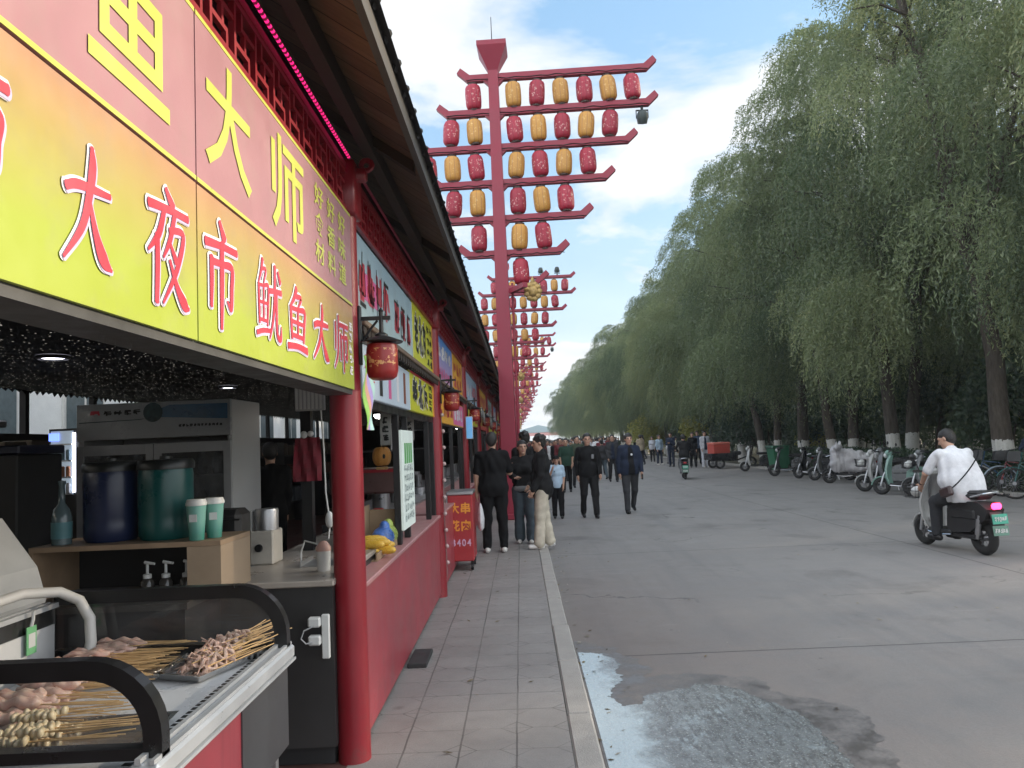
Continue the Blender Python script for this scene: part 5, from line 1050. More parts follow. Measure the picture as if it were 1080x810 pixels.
    for i, (y, z0, z1, lab) in enumerate(((6.25,1.62,1.88,'pale cloth strip sign above the orange lantern'),(7.6,1.66,1.88,'pale cloth strip sign at the far end of the corn stall window'))):
        t = thing('strip_sign', lab, 'sign', (-1.09,y,z0)); m = MB(); m.b2((-.045,-.004,0), (.045,.004,z1-z0)); m.build('cloth', mat('grey cloth', (.36,.35,.33), .8, var=.15), t); m = MB(); scribble(m, -.03, .03, .02, z1-z0-.02, -.005, 1, 33+i, 0, .1, plane='y', rows=3); m.build('lettering', INKS['black'], t)
    t = thing('rainbow_streamer', 'green orange and purple streamer hanging under the nearest pillar lantern', 'streamer', (-.835,4.28,1.66))
    for i, (c, nm) in enumerate((((.35,.6,.15),'green_ribbon'),((.62,.35,.25),'orange_ribbon'),((.4,.3,.6),'purple_ribbon'),((.4,.6,.55),'mint_ribbon'))):
        m = MB(); V = []
        for k in range(12): V += [(.012*math.sin(k*.8+i), -.10+i*.055, .45-k*.037), (.012*math.sin(k*.8+i+1), -.04+i*.055, .45-k*.037)]
        m.add(V+[(p[0]-.004,p[1],p[2]) for p in V], [(2*k,2*k+1,2*k+3,2*k+2) for k in range(11)]+[(24+2*k,24+2*k+2,24+2*k+3,24+2*k+1) for k in range(11)]); m.build(nm, sgn_emit(mat(nm, c, .5), .15), t, True)  # ribbons are given a faint added glow of their own colour
    # clutter glimpsed in the farther windows
    r = random.Random(12)
    for k in range(1, 9):
        y0 = P0+k*BAY
        t = thing('prep_table', 'dark kitchen counter with pans inside a far stall', 'counter', (-1.7,y0+.3,0), 0, 'kitchen counters of the far stalls'); m = MB(); m.b2((-.4,0,0), (.35,3.4,.86)); m.build('cabinet', DARK, t); m = MB(); m.b2((-.42,-.02,.862), (.37,3.42,.89)); m.build('top', STEEL, t); 
        for i in range(6): m = MB(); q = r.uniform(.06,.15); m.lathe([(q*.8,0),(q,.0),(q,r.uniform(.08,.3)),(0,.1)], (r.uniform(-.2,.2),.3+i*.55,.892), 14); m.build('pot', mat('worn steel', (.25,.25,.26), .35, .7), t, True); m = MB(); m.b2((-.42,1.0,1.55), (.1,2.4,1.9), 0, .02); m.build('extractor', mat('extractor steel', (.3,.3,.31), .35, .8), t)
    # stock shelves along the back partition
    for k in range(0, 6):
        t = thing('stock_shelf', 'dark storage shelf along the back of the stalls', 'shelf', (-5.2,6.5+k*3.2,0), 0, 'storage shelves at the back'); m = MB()
        for z in (.5,1.0,1.5): m.b2((-.2,0,z), (.25,2.2,z+.03))
        for a in (0,2.17): m.b2((-.2,a,0), (.25,a+.03,1.8))
        m.build('rack', DARK, t)
        for j in range(3):
            m = MB()
            for i in range(5): m.b2((-.12,.1+i*.42,1.53-j*.5), (.2,.1+i*.42+r.uniform(.2,.36),1.53-j*.5+r.uniform(.15,.32)), 0, .01)
            m.build('carton_row', mat('dull cartons %d' % j, ((.1,.08,.06),(.12,.05,.04),(.08,.09,.1))[j], .7, var=.5, scale=2), t)
corn_stall()

# ------------------------------------------------------------------ lantern towers
TRED = mat('tower crimson paint', (.28,.025,.05), .45, var=.08, scale=2)
def silk(key, c, fl, rib):
    def f(nt, b, tc):
        g = G(nt); P = tc.outputs['Object']; x, y, z = g.xyz(P)
        a = g.m('FRACT', g.m('ADD', g.m('MULTIPLY', g.m('ARCTAN2', y, x), 10/(2*math.pi)), 10.5)); r = g.m('LESS_THAN', g.m('ABSOLUTE', g.m('SUBTRACT', a, .5)), .055)
        n = g.noise(P, 15, 5, .75); k = g.m('MULTIPLY', g.m('GREATER_THAN', n, .585), g.m('LESS_THAN', g.m('ABSOLUTE', g.m('SUBTRACT', z, .0)), .15))
        oi = g.n('ShaderNodeObjectInfo'); cc = g.mix(g.m('MULTIPLY', oi.outputs['Random'], .7), c, tuple(q*.72 for q in c))
        cc = g.mix(g.m('MULTIPLY', k, .85), cc, fl); cc = g.mix(g.m('MULTIPLY', r, .75), cc, rib); g.link(cc, b.inputs['Base Color']); b.inputs['Roughness'].default_value = .5
    return mat(key, c, .5, build=f)
SILK_R = silk('red lantern silk', (.40,.022,.05), (.75,.5,.45), (.2,.012,.03)); SILK_Y = silk('yellow lantern silk', (.60,.30,.065), (.72,.5,.2), (.32,.13,.05))
ROWS = [(9.56, -1.02, 3.28, 'R|YRYRYR'), (8.78, -1.50, 3.28, 'RY|RYRYR'), (7.98, -1.95, 2.80, 'RYR|YRYR'), (7.19, -1.72, 2.28, 'RY|RYR'), (6.40, -1.48, 1.77, 'R|YR'), (5.64, -1.15, 1.22, '|R')]
def lantern_proto(col):
    t = thing('tower_lantern', 'lantern', 'lantern'); m = MB()
    m.lathe([(.115,-.265),(.15,-.24),(.172,-.19),(.18,-.08),(.18,.08),(.172,.19),(.15,.24),(.115,.265)], (0,0,0), 20, cap=True); m.v = [((x*.955,y*.955,z) if i%2 else (x,y,z)) for i,(x,y,z) in enumerate(m.v)]; m.build('silk_body', SILK_R if col == 'R' else SILK_Y, t, True)
    m = MB(); m.lathe([(.0,.262),(.105,.266),(.105,.30),(.0,.302)], (0,0,0), 12); m.cyl((0,0,.30), (0,0,.34), .02, .02, 6); m.build('top_cap', mat('dark gilt cap', (.05,.025,.018), .5), t)
    m = MB(); m.lathe([(.0,-.305),(.10,-.30),(.105,-.266),(.0,-.262)], (0,0,0), 12); m.build('bottom_cap', mat('dark gilt cap', (.05,.025,.018), .5), t); return t
def towers():
    proto = {'R': lantern_proto('R'), 'Y': lantern_proto('Y')}; used = set()
    ordn = ('first','second','third','fourth','fifth','sixth'); arm_w = ('top','second','third','fourth','fifth','lowest')
    T0 = None; PX = -.245
    spots = [(PX,16.3),(-.50,37.2),(-.5,58),(-.5,79),(-.5,100),(-.5,121),(-.5,142),(-.5,163),(-.5,184)]
    tl = ['tall crimson lantern tower with six upturned arms rising nearest over the pavement', 'second crimson lantern tower, half hidden behind the pole of the first', 'third crimson lantern tower down the row', 'crimson lantern tower far down the row']
    for ti, (tx, ty) in enumerate(spots):
        if T0 is None:
            t = thing('lantern_tower', tl[0], 'lantern tower', (tx,ty,0), 0, 'lantern towers along the kerb'); T0 = t
            m = MB(); a, b = .17, .106; V = [(s*q,r*q,z) for z, q in ((0,a),(9.7,b)) for s, r in ((-1,-1),(1,-1),(1,1),(-1,1))]; m.add(V, [(0,1,5,4),(1,2,6,5),(2,3,7,6),(3,0,4,7)]); m.b2((-.26,-.26,0), (.26,.26,.12), 0, .02); m.b2((.19,-.02,1.1), (.24,.02,5), 0, .01); m.build('pole', TRED, t)
            m = MB(); V = [(s*q,r*q,z) for z, q in ((9.7,.11),(10.17,.32),(10.27,.32)) for s, r in ((-1,-1),(1,-1),(1,1),(-1,1))]; m.add(V, [(i,(i+1)%4,4+(i+1)%4,4+i) for i in range(4)]+[(4+i,4+(i+1)%4,8+(i+1)%4,8+i) for i in range(4)]+[(8,9,10,11),(0,3,2,1)]); m.build('funnel_cap', TRED, t)
            m = MB(); m.cyl((0,0,10.26), (0,0,10.95), .013, .008, 6); m.build('lightning_rod', DARK, t)
            for (z, xl, xr, pat) in ROWS:
                m = MB(); h, d = .075, .065
                for s, e in ((-1, -xl+PX), (1, xr-PX)):
                    k = e-.2; q = [(s*.11,z-h),(s*k,z-h),(s*(e+.02),z+.13),(s*(e-.06),z+.24),(s*(k-.06),z+h),(s*.11,z+h)]
                    m.prism(q if s > 0 else q[::-1], -d, d, 'xz'); m.prism([(s*.11,z-h),(s*.11,z-h-.11),(s*.22,z-h)], -.05, .05, 'xz')
                m.build('arm', TRED, t)
                m = MB(); m.tube([(xl-PX+(xr-xl)*i/24, -.075, z-.02-.035*abs(math.sin(i*1.3))) for i in range(1,24)], .009, 4); m.build('wire', BLACK, t)
            m = MB(); m.prism([(.1,4.78),(.95,4.74),(.95,4.86),(.1,4.93)], -.14, -.02, 'xz'); m.prism([(.55,4.85),(.62,4.78),(1.02,5.12),(.95,5.2)], -.2, -.1, 'xz'); m.box((.35,-.42,4.80), (.1,.7,.1), 0, Matrix.Rotation(.5,3,'Z')); m.build('front_bracket', TRED, t)
            m = MB(); r = random.Random(2)
            for i in range(9):
                a_ = i*.7; m.ell((.66+.11*math.cos(a_), -.36, 4.72+.15*math.sin(a_)), (.09,.05,.07), 8, 6)
            m.ell((.66,-.4,4.72), (.1,.06,.12), 10, 6); m.lathe([(.02,0),(.05,.1),(.0,.2)], (.66,-.37,4.85), 8); m.build('gilt_ornament', mat('old gilt', (.42,.28,.10), .45, .3, var=.4, scale=20), t, True)
        else: t = dup(T0)
        rz = rad(-2.6) if ti == 0 else rad(-1.0)
        place(t, (tx,ty,0), rz, tl[min(ti,3)])
        if ti == 0: pass
        R = Matrix.Rotation(rz, 3, 'Z'); cols = {'R':'red','Y':'yellow'}
        for ri, (z, xl, xr, pat) in enumerate(ROWS):
            l, r_ = pat.split('|'); items = []
            for j, c in enumerate(l[::-1]): items.append((-.455-.515*j, c, 'left', j))
            for j, c in enumerate(r_): items.append((.42+.515*j+(.0 if ri else 0), c, 'right', j))
            for x, c, side, j in items:
                if ti > 8: continue
                o = proto[c] if c not in used else dup(proto[c]); used.add(c)
                if ti == 0: lab = f"{cols[c]} lantern, {ordn[j]} out to the {side} of the pole, {arm_w[ri]} arm, nearest tower"; grp = 'lanterns on the nearest tower'
                elif ti == 1: lab = f"small {cols[c]} lantern, {ordn[j]} {side} of the pole, {arm_w[ri]} arm, second tower"; grp = 'lanterns on the second tower'
                else: lab = f"tiny {cols[c]} lantern on a far tower down the row"; grp = f"{cols[c]} lanterns on the far towers"
                p = R@Vector((x, -.0, z-.415)); place(o, (tx+p.x, ty+p.y, p.z), random.uniform(0,.6), lab, grp); o.rotation_euler = (random.uniform(-.07,.07), random.uniform(-.09,.09), random.uniform(0,6.28))
    def flood(x, y, z, lab, up):
        t = thing('spotlight', lab, 'spotlight', (x,y,z), 0, 'dark spotlights on the towers'); m = MB(); s = 1 if up else -1
        m.cyl((0,0,0), (0,0,s*.08), .03, .03, 8); m.b2((-.12,-.02,min(s*.08,s*.1)), (.12,.02,max(s*.08,s*.1))); m.b2((-.135,-.02,min(s*.08,s*.26)), (-.12,.02,max(s*.08,s*.26))); m.b2((.12,-.02,min(s*.08,s*.26)), (.135,.02,max(s*.08,s*.26))); m.build('yoke', DARK, t)
        m = MB(); m.lathe([(0,-.13),(.1,-.12),(.125,0),(.11,.1),(.07,.16),(0,.17)], (0,0,s*.26), 14, axis=Matrix.Rotation(.4,3,'X')); m.build('housing', mat('dark lamp housing', (.045,.06,.06), .5, var=.2), t, True)
    flood(2.93, 16.15, 8.70, 'dark grey spotlight hanging from the right end of the nearest tower', False)
    flood(1.35, 37.2, 9.64, 'dark spotlight standing on the second tower nearer its pole', True); flood(2.15, 37.2, 9.64, 'dark spotlight standing near the outer end of the second tower', True); flood(2.7, 58, 8.7, 'dark spotlight hanging from the third tower', False)
towers()

# ------------------------------------------------------------------ people: one smooth skin per body, clothes and hair as children
class SDF:
    def __init__(s): s.p = []
    def cap(s, a, b, r0, r1=None, k=.02): s.p.append(('c', np.array(a,float), np.array(b,float), r0, r0 if r1 is None else r1, k)); return s
    def ell(s, c, r, k=.03, R=None): s.p.append(('e', np.array(c,float), np.array(r,float), None if R is None else np.array(R), 0, k)); return s
    def cut(s, z, below=True): s.p.append(('z', z, below, 0, 0, 0)); return s
    def sub(s, c, r): s.p.append(('s', np.array(c,float), np.array(r,float), None, 0, 0)); return s
    def ev(s, X):
        d = np.full(X.shape[:-1], 9.0)
        for t, a, b, r0, r1, k in s.p:
            if t == 'c':
                ab = b-a; h = np.clip(((X-a)@ab)/max(ab@ab,1e-9), 0, 1); q = np.linalg.norm(X-a-h[...,None]*ab, axis=-1)-(r0+(r1-r0)*h)
            elif t in 'es':
                Y = X-a
                if r0 is not None: Y = Y@r0
                n = np.linalg.norm(Y/b, axis=-1); n2 = np.linalg.norm(Y/(b*b), axis=-1); q = n*(n-1)/np.maximum(n2,1e-6)
                if t == 's': d = np.maximum(d, -q); continue
            else: d = np.maximum(d, (a-X[...,2]) if b else (X[...,2]-a)); continue
            h = np.clip(.5+.5*(d-q)/k, 0, 1); d = d*(1-h)+q*h-k*h*(1-h)
        return d
    def bounds(s):
        lo, hi = np.full(3,9.), np.full(3,-9.)
        for t, a, b, r0, r1, k in s.p:
            if t == 'c': lo = np.minimum(lo, np.minimum(a,b)-max(r0,r1)); hi = np.maximum(hi, np.maximum(a,b)+max(r0,r1))
            elif t == 'e': lo = np.minimum(lo, a-b.max()); hi = np.maximum(hi, a+b.max())
        return lo, hi
    def mesh(s, name, h, mats, mfun=None, fold=0, fseed=0):
        lo, hi = s.bounds(); lo = lo-3*h; hi = hi+3*h; n = np.ceil((hi-lo)/h).astype(int)+1
        ax = [lo[i]+h*np.arange(n[i]) for i in range(3)]; X = np.stack(np.meshgrid(*ax, indexing='ij'), -1); D = s.ev(X)
        if fold:
            r = np.random.default_rng(fseed); f = np.zeros(D.shape)
            for _ in range(7):
                w = r.normal(size=3)*np.array([20,20,13]); ph = X@w+r.uniform(0,6); f += np.sin(ph+1.2*np.sin(ph*.37+2))
            D = D+fold*f/2.6
        ins = D < 0; c = [D[i:n[0]-1+i, j:n[1]-1+j, k:n[2]-1+k] for i in (0,1) for j in (0,1) for k in (0,1)]
        cs = sum((q < 0).astype(int) for q in c); act = (cs > 0) & (cs < 8); idx = -np.ones(act.shape, int); ids = np.argwhere(act); idx[act] = np.arange(len(ids))
        off = np.array([(i,j,k) for i in (0,1) for j in (0,1) for k in (0,1)]); cv = np.stack([q[act] for q in c], 1)
        P = np.zeros((len(ids),3)); W = np.zeros(len(ids))
        for a in range(8):
            for b in range(a+1, 8):
                if abs(off[a]-off[b]).sum() != 1: continue
                x = (cv[:,a] < 0) != (cv[:,b] < 0); t = cv[:,a]/np.where(x, cv[:,a]-cv[:,b], 1); P += np.where(x[:,None], off[a]+t[:,None]*(off[b]-off[a]), 0); W += x
        V = lo+h*(ids+P/W[:,None]); F = []
        for a in range(3):
            b, c_ = (a+1)%3, (a+2)%3; sl = [slice(None)]*3; s2 = [slice(None)]*3; sl[a] = slice(0,-1); s2[a] = slice(1,None)
            x = ins[tuple(sl)] != ins[tuple(s2)]; e = np.argwhere(x); e = e[(e[:,b] > 0) & (e[:,c_] > 0) & (e[:,b] < n[b]-1) & (e[:,c_] < n[c_]-1)]
            g = []
            for db, dc in ((-1,-1),(0,-1),(0,0),(-1,0)):
                q = e.copy(); q[:,b] += db; q[:,c_] += dc; g.append(idx[q[:,0],q[:,1],q[:,2]])
            f = np.stack(g, 1); fl = ins[tuple(sl)][x][...] if False else ins[e[:,0],e[:,1],e[:,2]]; f = np.where(fl[:,None], f, f[:,::-1]); F.append(f)
        F = np.concatenate(F); F = F[(F >= 0).all(1)]; mi = None
        if mfun is not None: mi = mfun(V[F].mean(1))
        return np_mesh(name, V, F, mats, True, mi=mi)
def skin_nodes(c):
    return lambda nt, b, tc: (b.inputs['Subsurface Weight'].__setattr__('default_value', .08), b.inputs['Subsurface Radius'].__setattr__('default_value', (.02,.008,.004)))
SKIN = mat('skin', (.46,.27,.19), .5, var=.07, scale=12, build=None); EYE = mat('eye dark', (.02,.015,.012), .3, var=0); LIP = mat('lip', (.36,.14,.12), .45, var=0)
HAIR = mat('black hair', (.012,.010,.009), .42, var=.4, scale=40, bump=.8, bscale=120)
def cloth(key, c, rough=.85): return mat('cloth '+key, c, rough, var=.16, scale=9, bump=.12, bscale=140, spec=.2)
def rotx(a): return np.array([[1,0,0],[0,math.cos(a),-math.sin(a)],[0,math.sin(a),math.cos(a)]])
def rotz(a): return np.array([[math.cos(a),-math.sin(a),0],[math.sin(a),math.cos(a),0],[0,0,1]])
def person(label, loc, yaw, H=1.72, top='black', bottom='black', shoes='black', sleeve='long', legs=((.05,.05),(-.05,.05)), arms=((.05,.1,.15,.1),(.05,.1,.15,.1)), lean=0, head=(0,0), hair='short', bw=1.0, leg_w=1.0, belly=0, fem=False, jacket=None, hem=.0, vox=.011, group=None, child=False, cap=None, extra=None, seat=None, cat='person'):
    """stands at loc (x, y, ground z), faces local +Y turned by yaw; limbs are (pitch, bend) and (pitch, spread, bend, inward), left then right"""
    s = H/1.75; t = thing('person', label, cat, loc, yaw, group); rng_seed = abs(hash(label)) % 9999 if False else sum(map(ord, label)) % 9999
    hipz = .93; sw = (.152 if fem else .172)*bw; LR = rotx(-lean)
    def up(p): p = np.array(p,float)-np.array([0,0,hipz]); return LR@p+np.array([0,0,hipz])
    # legs
    J = []
    for side, (p, kb) in zip((-1,1), legs):
        hip = np.array([side*.088*bw, 0, hipz-.03]); d = np.array([side*.03, math.sin(p), -math.cos(p)]); kn = hip+d*.41; q = p-kb; d2 = np.array([side*.02, math.sin(q), -math.cos(q)]); an = kn+d2*.41
        J.append((hip, kn, an, q))
    zmin = min(j[2][2] for j in J)-.085
    off = np.array([0,0,-zmin]) if seat is None else np.array([0,0,seat/s-hipz+.09])
    A = []
    for side, (p, ab, eb, inw) in zip((-1,1), arms):
        sh = up((side*sw, -.0, 1.41)); d = LR@np.array([side*math.sin(ab), math.sin(p)*math.cos(ab), -math.cos(p)*math.cos(ab)]); el = sh+d*.285; q = p+eb
        d2 = LR@np.array([-side*math.sin(inw), math.sin(q)*math.cos(inw), -math.cos(q)*math.cos(inw)]); wr = el+d2*.245; A.append((sh, el, wr, d, d2, side))
    HR = LR@rotz(head[0])@rotx(-head[1]); hc = up((0,.015,1.615)); nk = up((0,-.01,1.44))
    def hp(p): return hc+HR@np.array(p,float)
    b = SDF()
    def torso(o, g=0.0, k=.03):
        o.ell(up((0,.0,1.27)), (.158*bw+g,.105+g+belly*.3,.2), k, LR); o.ell(up((0,.012+belly*.25,1.07)), ((.135 if fem else .148)*bw+g+belly*.35,.1+g+belly*.6,.17), k, LR); o.ell((0,-.012,.93), ((.165 if fem else .16)*bw+g,.118+g,.13), k); o.cap(up((-sw+.03,-.005,1.405)), up((sw-.03,-.005,1.405)), .047+g*.8, None, k)
        if belly > .1: o.ell(up((0,-.005,1.14)), (.165*bw+g,.12+g+belly*.45,.28), .06, LR); o.ell(up((0,-.02,1.02)), (.17*bw+g,.125+g+belly*.4,.2), .06)
        if fem: o.ell(up((-.07,.085,1.25)), (.065+g,.05+g,.06+g), .04, LR); o.ell(up((.07,.085,1.25)), (.065+g,.05+g,.06+g), .04, LR)
    torso(b)
    b.cap(nk, up((0,.005,1.53)), .055, .05, .03)
    for hip, kn, an, q in J: b.cap(hip, kn, .085, .052, .04); b.cap(kn, an, .052, .036, .03)
    for sh, el, wr, d, d2, side in A:
        b.cap(sh, el, .048, .037, .03); b.cap(el, wr, .037, .026, .02)
        inn = np.cross(d2, [0,1,0]) if abs(d2[1]) < .8 else np.cross(d2, [1,0,0]); inn = inn/np.linalg.norm(inn); fw = np.cross(inn, d2)
        pal = wr+d2*.05; b.cap(wr, wr+d2*.075, .024, .03, .012); b.cap(pal+fw*.016, pal-fw*.016, .024, .024, .012)
        for fi, (fo, ln) in enumerate(((.028,.068),(.01,.078),(-.009,.073),(-.027,.056))):
            k0 = wr+d2*.085+fw*fo; k1 = k0+d2*ln*.5; k2 = k1+(d2*.7-inn*side*.5)*ln*.5; b.cap(k0, k1, .0095, .009, .004); b.cap(k1, k2, .009, .0078, .004)
        th = wr+d2*.03+fw*.028; b.cap(th, th+(d2*.6+fw*.75)*.035, .012, .0105, .006); b.cap(th+(d2*.6+fw*.75)*.035, th+(d2*.95+fw*.75)*.06, .0105, .008, .004)
    # head: skull, jaw, nose, brow, ears
    b.ell(hp((0,-.012,.03)), (.076,.094,.092), .03, HR); b.ell(hp((0,.022,-.035)), (.058,.068,.082), .04, HR); b.cap(hp((0,.088,.018)), hp((0,.105,-.022)), .0105, .015, .014); b.ell(hp((0,.078,-.062)), (.026,.016,.012), .012, HR); b.cap(hp((-.045,.07,.03)), hp((.045,.07,.03)), .016, None, .02); b.ell(hp((0,.066,-.1)), (.028,.02,.018), .02, HR)
    for e in (-1, 1): b.ell(hp((e*.077,-.008,-.002)), (.012,.02,.03), .008, HR)
    b.p = [tuple((q+off if isinstance(q, np.ndarray) and i in (1,2) and (i == 1 or pr[0] == 'c') else q) for i, q in enumerate(pr)) for pr in b.p]
    ho = hc+off
    def mf(C):
        L = (C-ho)@HR; m = np.zeros(len(C), int); f = L[:,1] > .045
        for e in (-1, 1): m[f & (np.abs(L[:,0]-e*.031) < .016) & (np.abs(L[:,2]-.008) < .0075)] = 1; m[f & (np.abs(L[:,0]-e*.033) < .021) & (np.abs(L[:,2]-.034) < .005)] = 1
        m[(L[:,1] > .06) & (np.abs(L[:,0]) < .024) & (np.abs(L[:,2]+.062) < .0075)] = 2; return m
    def emit(sd, name, mats, v, mfun=None, fold=0):
        sd.p = sd.p; me = sd.mesh(name, v, mats, mfun, fold, rng_seed)
        o = link(me, name, t); o.scale = (s,s,s); return o
    emit(b, 'body', [SKIN, EYE, LIP], vox*.8, mf)
    def sh_(o):
        o.p = [tuple((q+off[2] if pr[0] == 'z' and i == 1 else q+off if isinstance(q, np.ndarray) and i in (1,2) and (i == 1 or pr[0] == 'c') else q) for i, q in enumerate(pr)) for pr in o.p]; return o
    # trousers
    o = SDF(); o.ell((0,-.012,.93), (.166*bw,.125,.12), .04)
    if belly: o.ell((0,.03,.98), (.16*bw,.12+belly*.4,.09), .04)
    for hip, kn, an, q in J:
        e = an-(an-kn)*.03; o.cap(hip, kn, .098*min(leg_w,1.25), .066*leg_w, .05); o.cap(kn, e, .066*leg_w, .054*leg_w, .03)
        if leg_w > 1.2: o.cap(kn+(e-kn)*.5, e, .066*leg_w, .07*leg_w, .03)
    emit(sh_(o), 'trousers', cloth(*bottom) if isinstance(bottom, tuple) else cloth(bottom, CL[bottom]), vox, None, .005)
    # shirt
    o = SDF(); torso(o, .027)
    o.ell((0,-.004,.93-hem*.5), (.182*bw,.142+belly*.55,.26), .05); o.cut(.845-hem); o.cap(up((0,-.012,1.43)), up((0,-.008,1.465)), .066, .062, .03)
    for sh, el, wr, d, d2, side in A:
        if sleeve == 'short': o.cap(sh, sh+(el-sh)*.82, .058, .06, .025)
        else: o.cap(sh, el, .058, .05, .025); o.cap(el, el+(wr-el)*.94, .05, .042, .025)
    emit(sh_(o), 'shirt', cloth(top, CL[top]), vox, None, .0068)
    if jacket:      # open jacket over the shirt
        o = SDF(); torso(o, .042); o.ell((0,-.005,.93), (.2*bw,.16+belly*.5,.27), .05); o.cut(.84-hem); o.cap(up((0,-.03,1.44)), up((0,-.03,1.47)), .074, None, .03)
        for sh, el, wr, d, d2, side in A: o.cap(sh, el, .067, .058, .025); o.cap(el, el+(wr-el)*.96, .058, .049, .025)
        o.p.append(('s', up((0,.19,1.2)), np.array([.062,.15,.42]), None, 0, 0)); o.p.append(('s', np.array((0,.2,.9)), np.array([.08,.15,.25]), None, 0, 0)); sh_(o)
        for i, pr in enumerate(o.p):
            pass
        emit(o, 'jacket', cloth(jacket, CL[jacket]), vox, None, .009)
    # shoes
    for hip, kn, an, q in J:
        o = SDF(); a = an+off; tip = np.array([0, math.cos(q*.6), math.sin(q*.6)]); dn = np.array([0, math.sin(q*.6)*.9, -math.cos(q*.6)])
        o.cap(a+dn*.045-tip*.045, a+dn*.05+tip*.14, .04, .034, .02); o.cap(a+dn*.0, a+dn*.04, .042, .045, .02); emit(o, 'shoe', mat('shoe '+shoes, CL[shoes], .5, var=.1), vox*.8)
    # hair
    o = SDF(); v = vox*.7
    if cap: 
        o.ell(hp((0,-.008,.062)), (.088,.104,.072), .02, HR); o.ell(hp((0,.1,.05)), (.07,.065,.012), .02, HR); sh_(o); emit(o, 'cap', cloth(cap, CL[cap]), v)
    else:
        o.ell(hp((0,-.022,.045)), (.087,.1,.09), .02, HR); o.ell(hp((0,-.05,.0)), (.078,.07,.085), .03, HR)
        if hair == 'long': o.cap(hp((0,-.06,-.02)), up((0,-.1,1.36)), .075, .06, .03)
        if hair == 'bob': o.cap(hp((-.05,-.03,0)), hp((-.06,-.03,-.1)), .045, .035, .03); o.cap(hp((.05,-.03,0)), hp((.06,-.03,-.1)), .045, .035, .03); o.ell(hp((0,-.07,-.04)), (.07,.05,.08), .03, HR)
        if hair == 'bun': o.ell(hp((0,-.12,.1)), (.045,.045,.045), .02, HR)
        if hair == 'tousled':
            r = np.random.default_rng(5)
            for _ in range(16): dd = unit(r.normal(size=3)); dd[2] = abs(dd[2]); o.ell(hp((dd[0]*.07,-.03+dd[1]*.08,.06+dd[2]*.065)), (.032,.032,.028), .012)
        o.p.append(('s', hp((0,.11,-.03)), np.array([.07,.085,.085]), HR, 0, 0)); sh_(o); emit(o, 'hair', HAIR, v, None, .004)
    if extra: extra(t, s, dict(J=J, A=A, off=off, up=up, hp=hp))
    return t
CL = {'black':(.007,.007,.008),'soft black':(.014,.014,.015),'white':(.62,.62,.64),'cream':(.52,.47,.38),'sky':(.36,.47,.58),'navy':(.015,.022,.042),'charcoal':(.035,.036,.04),'jeans':(.075,.10,.12),'grey':(.2,.2,.21),'olive':(.05,.065,.045),'beige':(.34,.28,.2),'maroon':(.12,.025,.03),'pale':(.45,.46,.5),'dark green':(.02,.05,.035),'shoe white':(.6,.58,.55),'lilac':(.42,.36,.48),'brown':(.1,.06,.04),'denim':(.07,.10,.16)}
